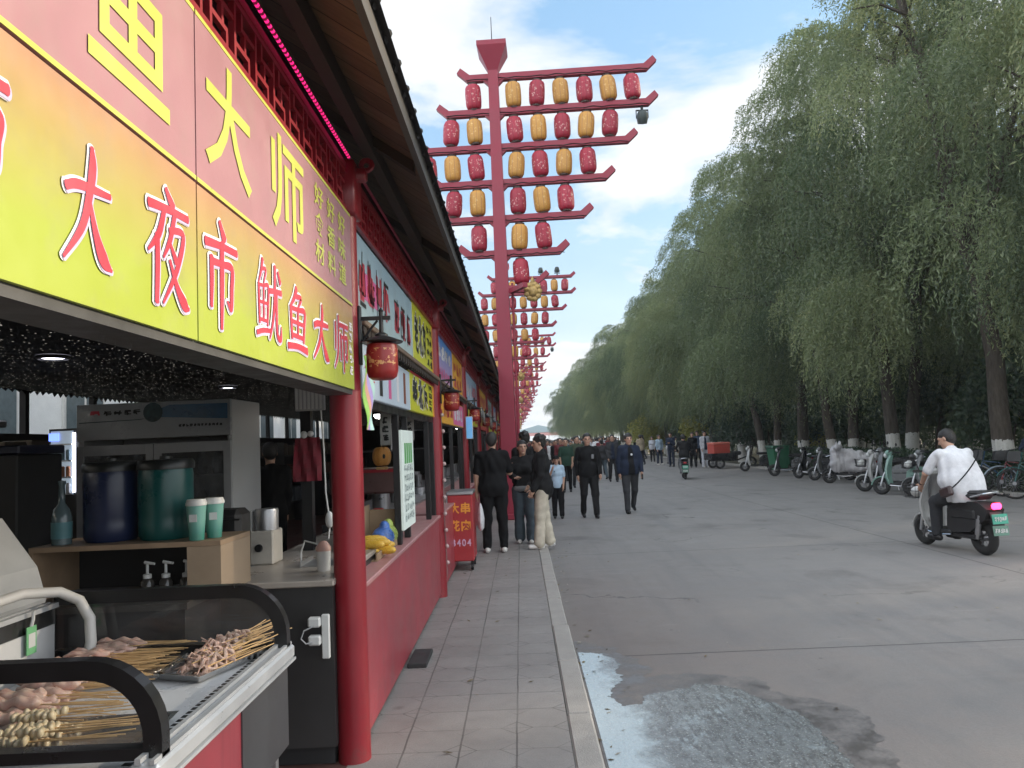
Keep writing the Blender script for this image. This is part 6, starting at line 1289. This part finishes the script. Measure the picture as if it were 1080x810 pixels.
def people():
    g = RZ
    def patch(name, m, c, d, rot=None):
        def f(t, s, k): 
            q = MB(); q.box(tuple(np.array(k['up'](c))+k['off']), d, 0, None, min(d)*.4); o = q.build(name, m, t); o.scale = (s,)*3
        return f
    person('broad man in black T-shirt and trousers seen from behind, white trainers', (-.43,11.45,0), rad(6), 1.76, 'black', 'black', 'shoe white', 'short', legs=((.03,.03),(-.02,.02)), arms=((.0,.16,.12,.0),(.25,.2,1.25,.05)), bw=1.16, belly=.03, hair='short', vox=.0095, leg_w=1.15, head=(-.15,.1), hem=.04)
    def waistbag(t, s, k):
        o = SDF(); o.ell(np.array((0,.02,.93))+k['off'], (.19,.145,.085), .04); e = link(o.mesh('tied_shirt', .011, cloth('pale grey', (.24,.25,.26)), None, .007, 4), 'tied_shirt', t); e.scale = (s,)*3
    person('young woman in black jacket and wide jeans facing the camera beside the broad man', (.02,12.35,0), rad(172), 1.63, 'soft black', 'jeans', 'shoe white', 'long', legs=((.06,.05),(-.08,.03)), arms=((.15,.12,.7,.3),(.2,.15,1.3,.5)), fem=True, hair='long', leg_w=1.32, vox=.0095, head=(.35,-.05), extra=waistbag)
    person('dark haired person in black standing behind the young woman', (.06,13.5,0), rad(20), 1.78, 'black', 'black', 'black', hair='tousled', vox=.011, head=(.3,0))
    def sidebag(t, s, k):
        q = MB(); q.box((-.10,.18,.83), (.07,.05,.03), 0); o = q.build('jacket_label', cloth('white', CL['white']), t); o.scale = (s,)*3
    person('youth in black bomber jacket and baggy cream trousers in profile at the kerb', (.285,11.7,0), rad(96), 1.70, 'black', 'cream', 'shoe white', 'long', legs=((.13,.05),(-.1,.06)), arms=((.1,.12,.4,.1),(.05,.12,.25,.05)), hair='tousled', jacket='soft black', leg_w=1.22, vox=.0095, hem=.1, head=(0,.12))
    person('child in pale blue T-shirt and black cap holding a hand to the mouth', (.74,16.5,g), rad(176), 1.33, 'sky', 'black', 'black', 'short', legs=((.08,.05),(-.08,.05)), arms=((.05,.12,.2,.1),(.5,.15,2.1,.35)), cap='black', leg_w=1.2, vox=.0105, bw=.92, extra=patch('badge', cloth('navy', CL['navy']), (.06,.125,1.3), (.03,.02,.03)))
    def tag_(t, s, k):
        q = MB(); c = np.array(k['up']((-.08,.135,1.26)))+k['off']; q.box(tuple(c), (.05,.015,.09), 0, None, .006); o = q.build('chest_badge', cloth('grey', CL['grey']), t); o.scale = (s,)*3
    person('man all in black with a chest badge walking toward the camera', (1.40,16.3,g), rad(183), 1.78, 'black', 'soft black', 'black', 'long', legs=((.16,.06),(-.16,.22)), arms=((.18,.16,.2,.05),(-.18,.16,.25,.05)), bw=1.08, vox=.0095, leg_w=1.1, extra=tag_)
    def logo(t, s, k):
        q = MB(); c = np.array(k['up']((-.02,.137,1.28)))+k['off']; q.ell(tuple(c), (.026,.014,.026), 10, 6); o = q.build('chest_emblem', cloth('white', CL['white']), t, True); o.scale = (s,)*3
        q = MB(); w = k['A'][0][2]+k['off']+k['A'][0][4]*.12; q.box(tuple(w), (.03,.09,.13), 0, None, .01); o = q.build('phone_case', BLACK, t); o.scale = (s,)*3
    person('older man in open navy jacket with white emblem on his T-shirt, grey jeans', (2.36,16.95,g), rad(186), 1.74, 'black', 'charcoal', 'black', 'long', legs=((-.22,.35),(.14,.04)), arms=((.15,.18,.25,.05),(-.12,.2,.25,.05)), jacket='navy', vox=.0095, bw=1.08, leg_w=1.12, belly=.03, extra=logo)
    person('man in dark navy jacket walking behind the older man in jeans', (3.45,29.2,g), rad(180), 1.78, 'navy', 'soft black', 'black', legs=((.18,.08),(-.18,.25)), jacket='charcoal', vox=.014, leg_w=1.15)
    person('young man in black T-shirt with green print behind the child', (1.42,24.5,g), rad(178), 1.72, 'dark green', 'black', 'black', 'short', legs=((-.15,.2),(.15,.05)), vox=.014)
    person('man in olive green shirt half hidden behind the man in black', (1.92,26.5,g), rad(185), 1.78, 'olive', 'charcoal', 'black', 'short', legs=((.16,.06),(-.16,.22)), vox=.014, bw=1.05)
    person('person in maroon top between the child and the man in black', (1.55,30.5,g), rad(180), 1.74, 'maroon', 'black', 'black', vox=.016)
    person('man in beige jacket walking away beyond the older man', (7.0,45.3,g), rad(10), 1.78, 'beige', 'black', 'black', legs=((.25,.1),(-.2,.3)), jacket='beige', vox=.018)
    person('person in pale blue shirt standing near the beige jacket', (7.9,44.2,g), rad(200), 1.72, 'sky', 'navy', 'shoe white', vox=.018)
    person('tall person in navy jacket with arms folded in the group by the trees', (7.95,41.0,g), rad(150), 1.8, 'navy', 'navy', 'black', jacket='navy', arms=((.3,.1,1.6,.7),(.3,.1,1.6,.7)), vox=.018)
    person('person in white T-shirt leaning over behind the navy jacket', (8.7,45.5,g), rad(240), 1.72, 'white', 'grey', 'black', 'short', lean=.6, arms=((.7,.1,.3,.1),(.7,.1,.3,.1)), vox=.018)
    person('person in black standing just beyond the distant moped rider', (8.6,38.8,g), rad(170), 1.76, 'black', 'black', 'black', vox=.018, leg_w=1.15)
    person('person in dark blue top behind the man in cream trousers', (9.7,42.5,g), rad(170), 1.84, 'denim', 'black', 'black', vox=.018)
    person('man in pale jacket over navy T-shirt and cream trousers facing the camera', (9.05,38.1,g), rad(184), 1.80, 'navy', 'pale', 'shoe white', jacket='pale', vox=.014, leg_w=1.3, legs=((.0,.0),(.0,.0)))
    person('person in lilac top beyond the man in black', (2.75,36.0,g), rad(180), 1.66, 'lilac', 'charcoal', 'black', fem=True, hair='long', vox=.018)
    person('person in white top beside the lilac top', (3.5,38.5,g), rad(175), 1.66, 'white', 'black', 'black', fem=True, hair='long', vox=.018)
    person('stall worker in black seen dimly beyond the glass door fridge', (-2.93,9.0,0), rad(20), 1.72, 'black', 'black', 'black', vox=.016)
    person('person with bare forearm sitting among the parked bicycles at the edge of the street', (11.50,17.5,RZ), rad(110), 1.72, 'navy', 'charcoal', 'black', 'short', legs=((1.2,1.1),(1.2,1.1)), arms=((.3,.3,.9,.3),(.3,.3,.9,.3)), seat=.62, vox=.014)
    # the far crowd: eight figures, copied
    kinds = []
    for i, (tp, bt, sl, hr, fm) in enumerate((('black','black','long','short',False),('white','charcoal','short','short',False),('charcoal','jeans','long','tousled',False),('maroon','black','long','long',True),('navy','charcoal','short','short',False),('pale','black','long','bob',True),('beige','navy','long','long',True),('olive','black','short','short',False))):
        kinds.append(person('distant pedestrian in the crowd filling the far end of the street', (1,50,g), 0, 1.72, tp, bt, 'black', sl, fem=fm, hair=hr, legs=((.15,.06),(-.15,.2)), vox=.024, group='distant pedestrians'))
    r = random.Random(21); n = 0
    for i in range(150):
        o = kinds[i] if i < 8 else dup(kinds[r.randrange(8)])
        d = 31+(i/150)**1.3*85; x = r.uniform(.5, 6.0 if d < 60 else 8.8)
        if d < 50 and x > 4.2: d += 18
        place(o, (x, d, g), r.choice((0,math.pi))+r.uniform(-.4,.4), sc=r.uniform(.93,1.05))
    for i in range(55):
        o = dup(kinds[r.randrange(8)]); place(o, (r.uniform(3.2,9.2), r.uniform(48,100), g), r.choice((0,math.pi,1.5))+r.uniform(-.4,.4), sc=r.uniform(.93,1.05))
    for i in range(9):
        o = dup(kinds[r.randrange(8)]); place(o, (r.uniform(-.55,.1), 18.5+i*3.1, 0), r.choice((0,math.pi,-1.4))+r.uniform(-.3,.3), 'pedestrian on the pavement beside the far stalls', 'pedestrians on the far pavement', r.uniform(.95,1.02))
people()

# ------------------------------------------------------------------ vehicles
TYRE = mat('tyre rubber', (.018,.018,.018), .85, var=.2, scale=20); CHROME = mat('chrome', (.55,.55,.56), .15, 1, var=.05); VINYL = mat('black vinyl', (.015,.015,.016), .45, var=.2, bump=.3, bscale=150)
def paint(key, c): return mat('paint '+key, c, .28, var=.06, scale=3, dirt=.12)
def wheel(t, name, y, R, r, x=0, rim=None, spokes=6, z=None):
    z = R+r if z is None else z
    m = MB(); m.torus((x,y,z), R, r, 'x', 28, 8); w = m.build(name, TYRE, t, True)
    m = MB(); m.torus((x,y,z), R-r*.6, r*.35, 'x', 24, 6); m.cyl((x-.04,y,z), (x+.04,y,z), .04, .04, 12)
    for k in range(spokes):
        a = 2*math.pi*k/spokes; m.tube([(x,y,z),(x,y+math.cos(a)*(R-r*.5),z+math.sin(a)*(R-r*.5))], .012 if spokes < 10 else .003, 5)
    m.build('rim', rim or mat('grey rim', (.2,.2,.21), .4, .6), w, True); return w
def scooter(label, loc, yaw, body, accent=None, basket=False, plate=False, lit=False, topbox=False, lean=.0, cat='moped', steer=0, group=None, shield=True):
    t = thing('moped', label, cat, loc, yaw, group); t.rotation_euler = (0, lean, yaw); ac = accent or body
    wheel(t, 'rear_wheel', -.52, .155, .055); wheel(t, 'front_wheel', .56, .155, .05)
    m = MB(); m.prism([(-.02,.30),(-.12,.25),(-.42,.28),(-.70,.46),(-.74,.58),(-.6,.66),(-.2,.66),(-.05,.55)], -.12, .12); m.box((0,-.33,.5), (.28,.5,.2), 0, None, .06); m.build('body', body, t)
    m = MB(); m.b2((-.14,-.1,.215), (.14,.34,.275), 0, .02); m.b2((-.10,-.55,.19), (.10,-.05,.25), 0, .015); m.build('floorboard', mat('black plastic', (.02,.02,.021), .5, var=.15), t)
    m = MB(); m.tube([(.13,-.1,.22),(.145,.1,.2),(.13,.33,.22)], .012, 6); m.tube([(-.13,-.1,.22),(-.145,.1,.2),(-.13,.33,.22)], .012, 6); m.build('side_rail', CHROME, t, True)
    if shield:
        m = MB(); V = []
        for k, (y, z, w) in enumerate(((.36,.24,.12),(.41,.4,.17),(.42,.6,.19),(.38,.8,.15),(.33,.95,.09))):
            for u in np.linspace(-1,1,7): V.append((w*u, y+.05-.07*u*u, z))
        m.add(V+[(p[0]*.95,p[1]-.025,p[2]) for p in V], [(k*7+i,k*7+i+1,k*7+8+i,k*7+7+i) for k in range(4) for i in range(6)]+[(35+k*7+i,35+k*7+7+i,35+k*7+8+i,35+k*7+i+1) for k in range(4) for i in range(6)]+[(k*7,k*7+7,35+k*7+7,35+k*7) for k in range(4)]+[(k*7+6,35+k*7+6,35+k*7+13,k*7+13) for k in range(4)]+[(i,35+i,36+i,i+1) for i in range(6)]+[(28+i,29+i,64+i,63+i) for i in range(6)]); m.build('leg_shield', ac, t, True)
    m = MB(); m.tube([(-.07,.56,.21),(-.07,.50,.42),(0,.46,.56),(0,.36,.95),(0,.34,1.0)], .022, 8); m.tube([(.07,.56,.21),(.07,.50,.42),(0,.46,.56)], .02, 8); m.build('fork', STEEL, t, True)
    m = MB(); m.torus((0,.56,.205), .225, .014, 'x', 12, 6, 0, .1, 2.5); m.torus((.03,.56,.205), .222, .014, 'x', 12, 6, 0, .1, 2.5); m.torus((-.03,.56,.205), .222, .014, 'x', 12, 6, 0, .1, 2.5); m.build('front_fender', ac, t, True)
    m = MB(); m.tube([(-.34,.22,1.03),(-.2,.3,1.02),(0,.35,1.0),(.2,.3,1.02),(.34,.22,1.03)], .014, 8); hb = m.build('handlebar', BLACK, t, True)
    m = MB(); m.cyl((-.36,.21,1.03), (-.24,.28,1.025), .02, .02, 8); m.cyl((.36,.21,1.03), (.24,.28,1.025), .02, .02, 8); m.build('grip', VINYL, hb, True)
    for s in (-1,1):
        m = MB(); m.tube([(s*.22,.29,1.02),(s*.25,.3,1.12),(s*.29,.29,1.19)], .007, 5); m.ell((s*.31,.285,1.22), (.055,.018,.04), 12, 6); m.build('mirror', BLACK, hb, True)
    m = MB(); m.box((0,.37,1.0), (.2,.14,.13), 0, None, .045); m.build('dash_cowl', ac, t); m = MB(); m.ell((0,.435,.94), (.075,.05,.07), 14, 8); m.build('headlight', mat('headlight glass', (.5,.52,.52), .1), t, True)
    m = MB(); m.box((0,-.28,.735), (.27,.66,.1), 0, None, .045); m.box((0,-.5,.77), (.24,.26,.06), 0, None, .028); m.build('seat', VINYL, t)
    m = MB(); m.tube([(-.13,-.5,.72),(-.13,-.72,.77),(0,-.78,.79),(.13,-.72,.77),(.13,-.5,.72)], .013, 6); m.build('grab_rail', CHROME, t, True)
    m = MB(); m.box((0,-.76,.62), (.13,.05,.075), 0, None, .02); m.build('tail_light', mat('lit tail lamp', (.8,.02,.06), .3, var=0, emit=7, ecol=(1,.02,.09)) if lit else mat('red tail lamp', (.3,.01,.015), .2), t)
    m = MB(); m.box((0,-.76,.42), (.16,.012,.26), 0, Matrix.Rotation(-.25,3,'X')); m.build('mudguard', mat('black plastic', (.02,.02,.021), .5), t)
    for s in (-1,1):
        m = MB(); m.tube([(s*.1,-.52,.21),(s*.11,-.6,.5)], .02, 8); m.tube([(s*.1,-.53,.26),(s*.109,-.585,.45)], .032, 8); m.build('shock_absorber', STEEL, t, True)
    if lean: m = MB(); m.tube([(-.1,-.2,.2),(-.16,-.24,.02)], .012, 6); m.build('kickstand', STEEL, t)
    if plate:
        for k, (z, c) in enumerate(((.47,(.05,.32,.22)),(.33,(.10,.2,.15)))):
            m = MB(); m.box((0,-.80-.0*k,z), (.21,.008,.12), 0, Matrix.Rotation(-.12,3,'X'), .003); p = m.build('number_plate', mat('green plate %d' % k, c, .4, emit=.0), t); m = MB(); scribble(m, -.085, .085, z-.035, z+.035, -.811, 5, 51+k, 0, .1, plane='y', rows=1); m.build('lettering', WHITE, p)
    if basket:
        m = MB()
        for z in (.66,.74,.82):
            m.tube([(-.15,.5,z),(.15,.5,z),(.17,.74,z),(-.17,.74,z),(-.15,.5,z)], .006, 5)
        for a in np.linspace(-.15,.15,7): m.tube([(a,.5,.82),(a,.52,.64),(a,.72,.64),(a*1.13,.74,.82)], .004, 4)
        b = m.build('basket', BLACK, t)
        m = MB(); m.ell((-.03,.62,.72), (.1,.08,.08), 10, 6); m.ell((.06,.6,.75), (.07,.07,.08), 10, 6); m.build('basket_goods', WHITE, b, True)
    if topbox:
        m = MB(); m.box((0,-.78,.95), (.36,.32,.3), 0, None, .03); m.build('top_box', ac, t)
    return t
def vehicles():
    W = paint('white', (.42,.42,.41)); K = paint('black', (.015,.015,.017)); MT = paint('mint', (.22,.36,.31)); GR = paint('grey', (.16,.165,.17)); SI = paint('silver blue', (.3,.36,.42))
    scooter('dark moped with red tail lamp and green plates ridden by the man in white', (5.62,10.25,RZ), rad(9), mat('black plastic', (.02,.02,.021), .5, var=.15), W, basket=True, plate=True, lit=True)
    def bag(t, s, k):
        def pt(a, rx, ry, zc, tilt): return np.array(k['up']((rx*math.cos(a), ry*math.sin(a)-.01, zc+tilt*math.cos(a))))+k['off']
        q = MB(); q.tube([pt(a,.298,.262,1.17,.27) for a in np.linspace(0,2*math.pi,40)], .0085, 6); o = q.build('bag_strap', cloth('black', CL['black']), t, True); o.scale = (s,)*3
        q = MB(); c = pt(math.pi*1.05,.305,.25,1.17,.27); q.box(tuple(c), (.07,.2,.12), 0, Matrix(rotx(-.3)), .02); o = q.build('shoulder_bag', mat('dark leather', (.05,.03,.03), .4, var=.4, scale=9), t); o.scale = (s,)*3
        q = MB(); w = k['A'][0][1]*.1+k['A'][0][2]*.9+k['off']; q.lathe([(.034,-.012),(.034,.012)], tuple(w), 12); o = q.build('wristwatch', BLACK, t); o.scale = (s,)*3
    person('heavy man in white T-shirt with a black cross body strap riding the moped', (5.66,10.0,RZ), rad(9), 1.78, 'white', 'charcoal', 'black', 'short', legs=((1.22,1.18),(1.22,1.18)), arms=((.85,.3,.35,.25),(.85,.3,.35,.25)), lean=.36, bw=1.3, belly=.12, seat=.70, leg_w=1.2, vox=.0095, hem=.06, head=(.5,.1), extra=bag)
    scooter('small dark moped ridden away down the middle of the road', (6.1,29.2,RZ), rad(-8), K, GR, plate=True)
    person('rider in dark jacket on the small moped far down the road', (6.1,29.0,RZ), rad(-8), 1.72, 'soft black', 'grey', 'black', 'long', legs=((1.2,1.2),(1.2,1.2)), arms=((.8,.3,.4,.2),(.8,.3,.4,.2)), lean=.1, seat=.79, vox=.015, bw=1.1)
    scooter('white moped with pale front shield parked beside the green wheelie bin', (9.95,32.6,RZ), rad(80), K, W, lean=.1)
    scooter('black moped with a chrome ring and white rail parked left of the others', (9.75,28.2,RZ), rad(72), K, K, lean=.1)
    scooter('black moped with small plate parked next to the covered one', (9.75,26.0,RZ), rad(40), K, K, plate=True, lean=.09)
    scooter('second black moped squeezed between its neighbour and the covered moped', (9.85,24.7,RZ), rad(52), K, GR, lean=.1)
    scooter('moped almost hidden under a pale cloth cover', (9.75,23.2,RZ), rad(60), K, K, lean=.07)
    o = SDF(); o.ell((0,-.3,.72), (.24,.5,.16), .06); o.ell((0,-.3,.5), (.23,.5,.22), .08); o.ell((0,.36,.78), (.24,.14,.36), .06); o.cap((-.38,.26,1.06), (.38,.26,1.06), .07, None, .06); o.cap((-.3,.26,1.06), (-.34,.26,1.24), .07, .03, .04); o.cap((.3,.26,1.06), (.34,.26,1.24), .07, .03, .04); o.cap((0,-.6,.8), (0,-.78,.86), .1, .07, .06); o.ell((0,.1,.62), (.2,.4,.28), .1); o.cap((0,.3,.95), (0,-.3,.8), .13, .16, .1); o.ell((0,.3,.55), (.25,.2,.28), .1); o.cut(.34)
    t = thing('moped_cover', 'crumpled pale grey cloth cover thrown over a parked moped', 'cover', (9.75,23.2,RZ), rad(60)); link(o.mesh('cloth', .016, mat('pale cover cloth', (.42,.41,.42), .7, var=.15, bump=.6, bscale=30), None, .014, 3), 'cloth', t)
    scooter('dark grey moped behind the mint one close to the hedge', (10.2,21.2,RZ), rad(75), K, GR, lean=.08)
    scooter('white and grey moped parked at the front of the row beside the mint one', (9.25,19.7,RZ), rad(60), GR, W, lean=.1, basket=True)
    scooter('mint green moped with white front shield standing in the row', (9.1,18.5,RZ), rad(48), MT, MT, lean=.1)
    scooter('dark moped with a wire basket parked nearest the rider', (9.55,17.9,RZ), rad(55), K, GR, lean=.09, basket=True)
    def bicycle(label, loc, yaw, fr, ac):
        t = thing('bicycle', label, 'bicycle', loc, yaw); t.rotation_euler = (0,.08,yaw)
        wheel(t, 'rear_wheel', -.5, .3, .022, spokes=18); wheel(t, 'front_wheel', .55, .3, .022, spokes=18)
        m = MB(); m.tube([(0,-.5,.32),(0,-.08,.28),(0,.42,.72)], .018, 7); m.tube([(0,-.08,.28),(0,-.2,.78)], .018, 7); m.tube([(0,-.5,.32),(0,-.18,.66),(0,.4,.76)], .015, 7); m.tube([(0,.55,.32),(0,.4,.8),(0,.36,.98)], .017, 7); m.build('frame', fr, t, True)
        m = MB(); m.tube([(-.28,.22,1.02),(-.1,.36,1.0),(.1,.36,1.0),(.28,.22,1.02)], .012, 6); m.build('handlebar', BLACK, t, True); m = MB(); m.ell((0,-.22,.82), (.09,.14,.04), 10, 6); m.build('saddle', VINYL, t, True)
        m = MB(); m.torus((0,-.5,.32), .345, .014, 'x', 14, 5, 0, .3, 2.9); m.torus((0,.55,.32), .345, .014, 'x', 14, 5, 0, .5, 2.7); m.build('mudguard', ac, t, True)
        m = MB(); m.torus((.05,-.08,.28), .09, .008, 'x', 16, 5); m.tube([(.07,-.08,.28),(.07,.03,.15)], .01, 5); m.tube([(-.07,-.08,.28),(-.07,-.19,.41)], .01, 5); m.b2((.06,-.0,.14), (.14,.07,.16)); m.build('crank', STEEL, t)
        m = MB(); m.prism([(.42,.78),(.66,.8),(.62,1.0),(.4,1.0)], -.14, .14); m.build('basket', BLACK, t)
    bicycle('bicycle with a blue frame leaning in the row behind the rider', (10.9,17.6,RZ), rad(62), paint('blue', (.04,.09,.17)), W); bicycle('bicycle with a red reflector frame at the edge of the street', (11.0,16.9,RZ), rad(70), paint('red bike', (.2,.025,.03)), SI); bicycle('teal bicycle parked closest to the kerb behind the rider', (10.85,16.2,RZ), rad(64), paint('teal', (.03,.10,.095)), paint('teal', (.03,.10,.095)))
    # wheelie bin
    t = thing('wheelie_bin', 'dark green wheelie bin standing between the parked mopeds', 'bin', (10.25,31.0,RZ), rad(100)); GN = mat('green bin plastic', (.02,.12,.06), .45, var=.12, dirt=.2); m = MB(); V = [(s*a,r*b,z) for z, a, b in ((.12,.24,.25),(.98,.30,.33)) for s, r in ((-1,-1),(1,-1),(1,1),(-1,1))]; m.add(V, [(i,(i+1)%4,4+(i+1)%4,4+i) for i in range(4)]+[(3,2,1,0),(4,5,6,7)]); [m.b2((-.29+.19*i,-.325,.3),(-.26+.19*i,-.28,.9)) for i in range(4)]; m.build('tub', GN, t); m = MB(); m.prism([(-.36,.985),(.38,.985),(.34,1.06),(-.30,1.06)], -.33, .33); m.build('lid', GN, t)
    for s in (-1,1): m = MB(); m.torus((s*.25,.24,.1), .07, .03, 'x', 16, 6); m.build('wheel', TYRE, t, True)
    m = MB(); m.tube([(-.2,.38,1.0),(-.2,.43,1.02),(.2,.43,1.02),(.2,.38,1.0)], .014, 6); m.build('handle', BLACK, t, True)
    # cargo tricycle with the red box
    t = thing('cargo_tricycle', 'black flatbed delivery tricycle parked by the trees', 'tricycle', (9.9,36.6,RZ), rad(-82)); wheel(t, 'front_wheel', 1.0, .2, .05)
    for s in (-1,1): wheel(t, 'rear_wheel', -.75, .2, .05, x=s*.45)
    m = MB(); m.b2((-.5,-1.15,.42), (.5,.05,.5)); m.b2((-.5,-1.15,.501), (-.47,.05,.72)); m.b2((.47,-1.15,.501), (.5,.05,.72)); m.b2((-.469,-1.15,.501), (.469,-1.12,.72)); m.build('cargo_bed', K, t); m = MB(); m.tube([(0,-1.0,.38),(0,.3,.36),(0,.75,.5),(0,.82,.95)], .04, 8); m.tube([(0,1.0,.25),(0,.82,.7)], .03, 8); m.build('frame', K, t, True); m = MB(); m.box((0,.28,.68), (.4,.35,.18), 0, None, .06); m.build('seat', VINYL, t); m = MB(); m.tube([(-.4,.62,1.0),(0,.8,1.02),(.4,.62,1.0)], .016, 6); m.build('handlebar', BLACK, t, True); m = MB(); m.box((0,.86,.72), (.4,.1,.5), 0, None, .05); m.build('leg_shield', K, t); m = MB(); m.ell((0,.93,.92), (.08,.05,.08), 10, 6); m.build('headlight', mat('headlight glass', (.5,.52,.52), .1), t, True)
    t = thing('delivery_box', 'bright orange red insulated delivery box on the black tricycle', 'box', (9.32,36.55,RZ+.505), rad(-82)); RB = mat('orange red fabric', (.42,.06,.04), .6, var=.08); m = MB(); m.b2((-.4,-.4,0), (.4,.4,.62), 0, .02); m.build('case', RB, t); m = MB(); m.b2((-.42,-.42,.622), (.42,.42,.72), 0, .03); m.build('lid', mat('pale red fabric', (.6,.16,.12), .6), t); m = MB(); m.b2((-.41,-.08,.1), (-.402,.08,.55)); m.build('strap', BLACK, t)
vehicles()
def far_end():
    t = thing('market_canopy', 'low pale roofed market canopy with a pink edge closing the far end of the street', 'canopy', (5.5,235,RZ)); m = MB(); m.prism([(-9,4.2),(0,6.4),(9,4.2)], -6, 6, 'xz'); m.build('roof', mat('pale canopy', (.33,.42,.45), .6), t); m = MB(); m.b2((-9,-6.1,3.2), (9,-6.0,4.1)); m.build('fascia', mat('pink fascia', (.6,.3,.28), .6), t)
    for x in (-8.5,-3,3,8.5): m = MB(); m.b2((x-.15,-5.8,0), (x+.15,-5.5,4.2)); m.build('post', WHITE, t)
far_end()
# ------------------------------------------------------------------ air
def haze():
    m = bpy.data.materials.new('haze air'); m.use_nodes = True; nt = m.node_tree; nt.nodes.clear(); v = nt.nodes.new('ShaderNodeVolumePrincipled'); v.inputs['Color'].default_value = (.86,.92,1,1); v.inputs['Density'].default_value = HAZE_DENSITY; v.inputs['Anisotropy'].default_value = .2
    o = nt.nodes.new('ShaderNodeOutputMaterial'); nt.links.new(v.outputs[0], o.inputs['Volume']); mb = MB(); mb.b2((-325,-85,-1.2), (325,605,21)); h = mb.build('haze', m); h['kind'] = 'stuff'; h['label'] = 'thin pale haze filling the street'
if HAZE_DENSITY > 0: haze()
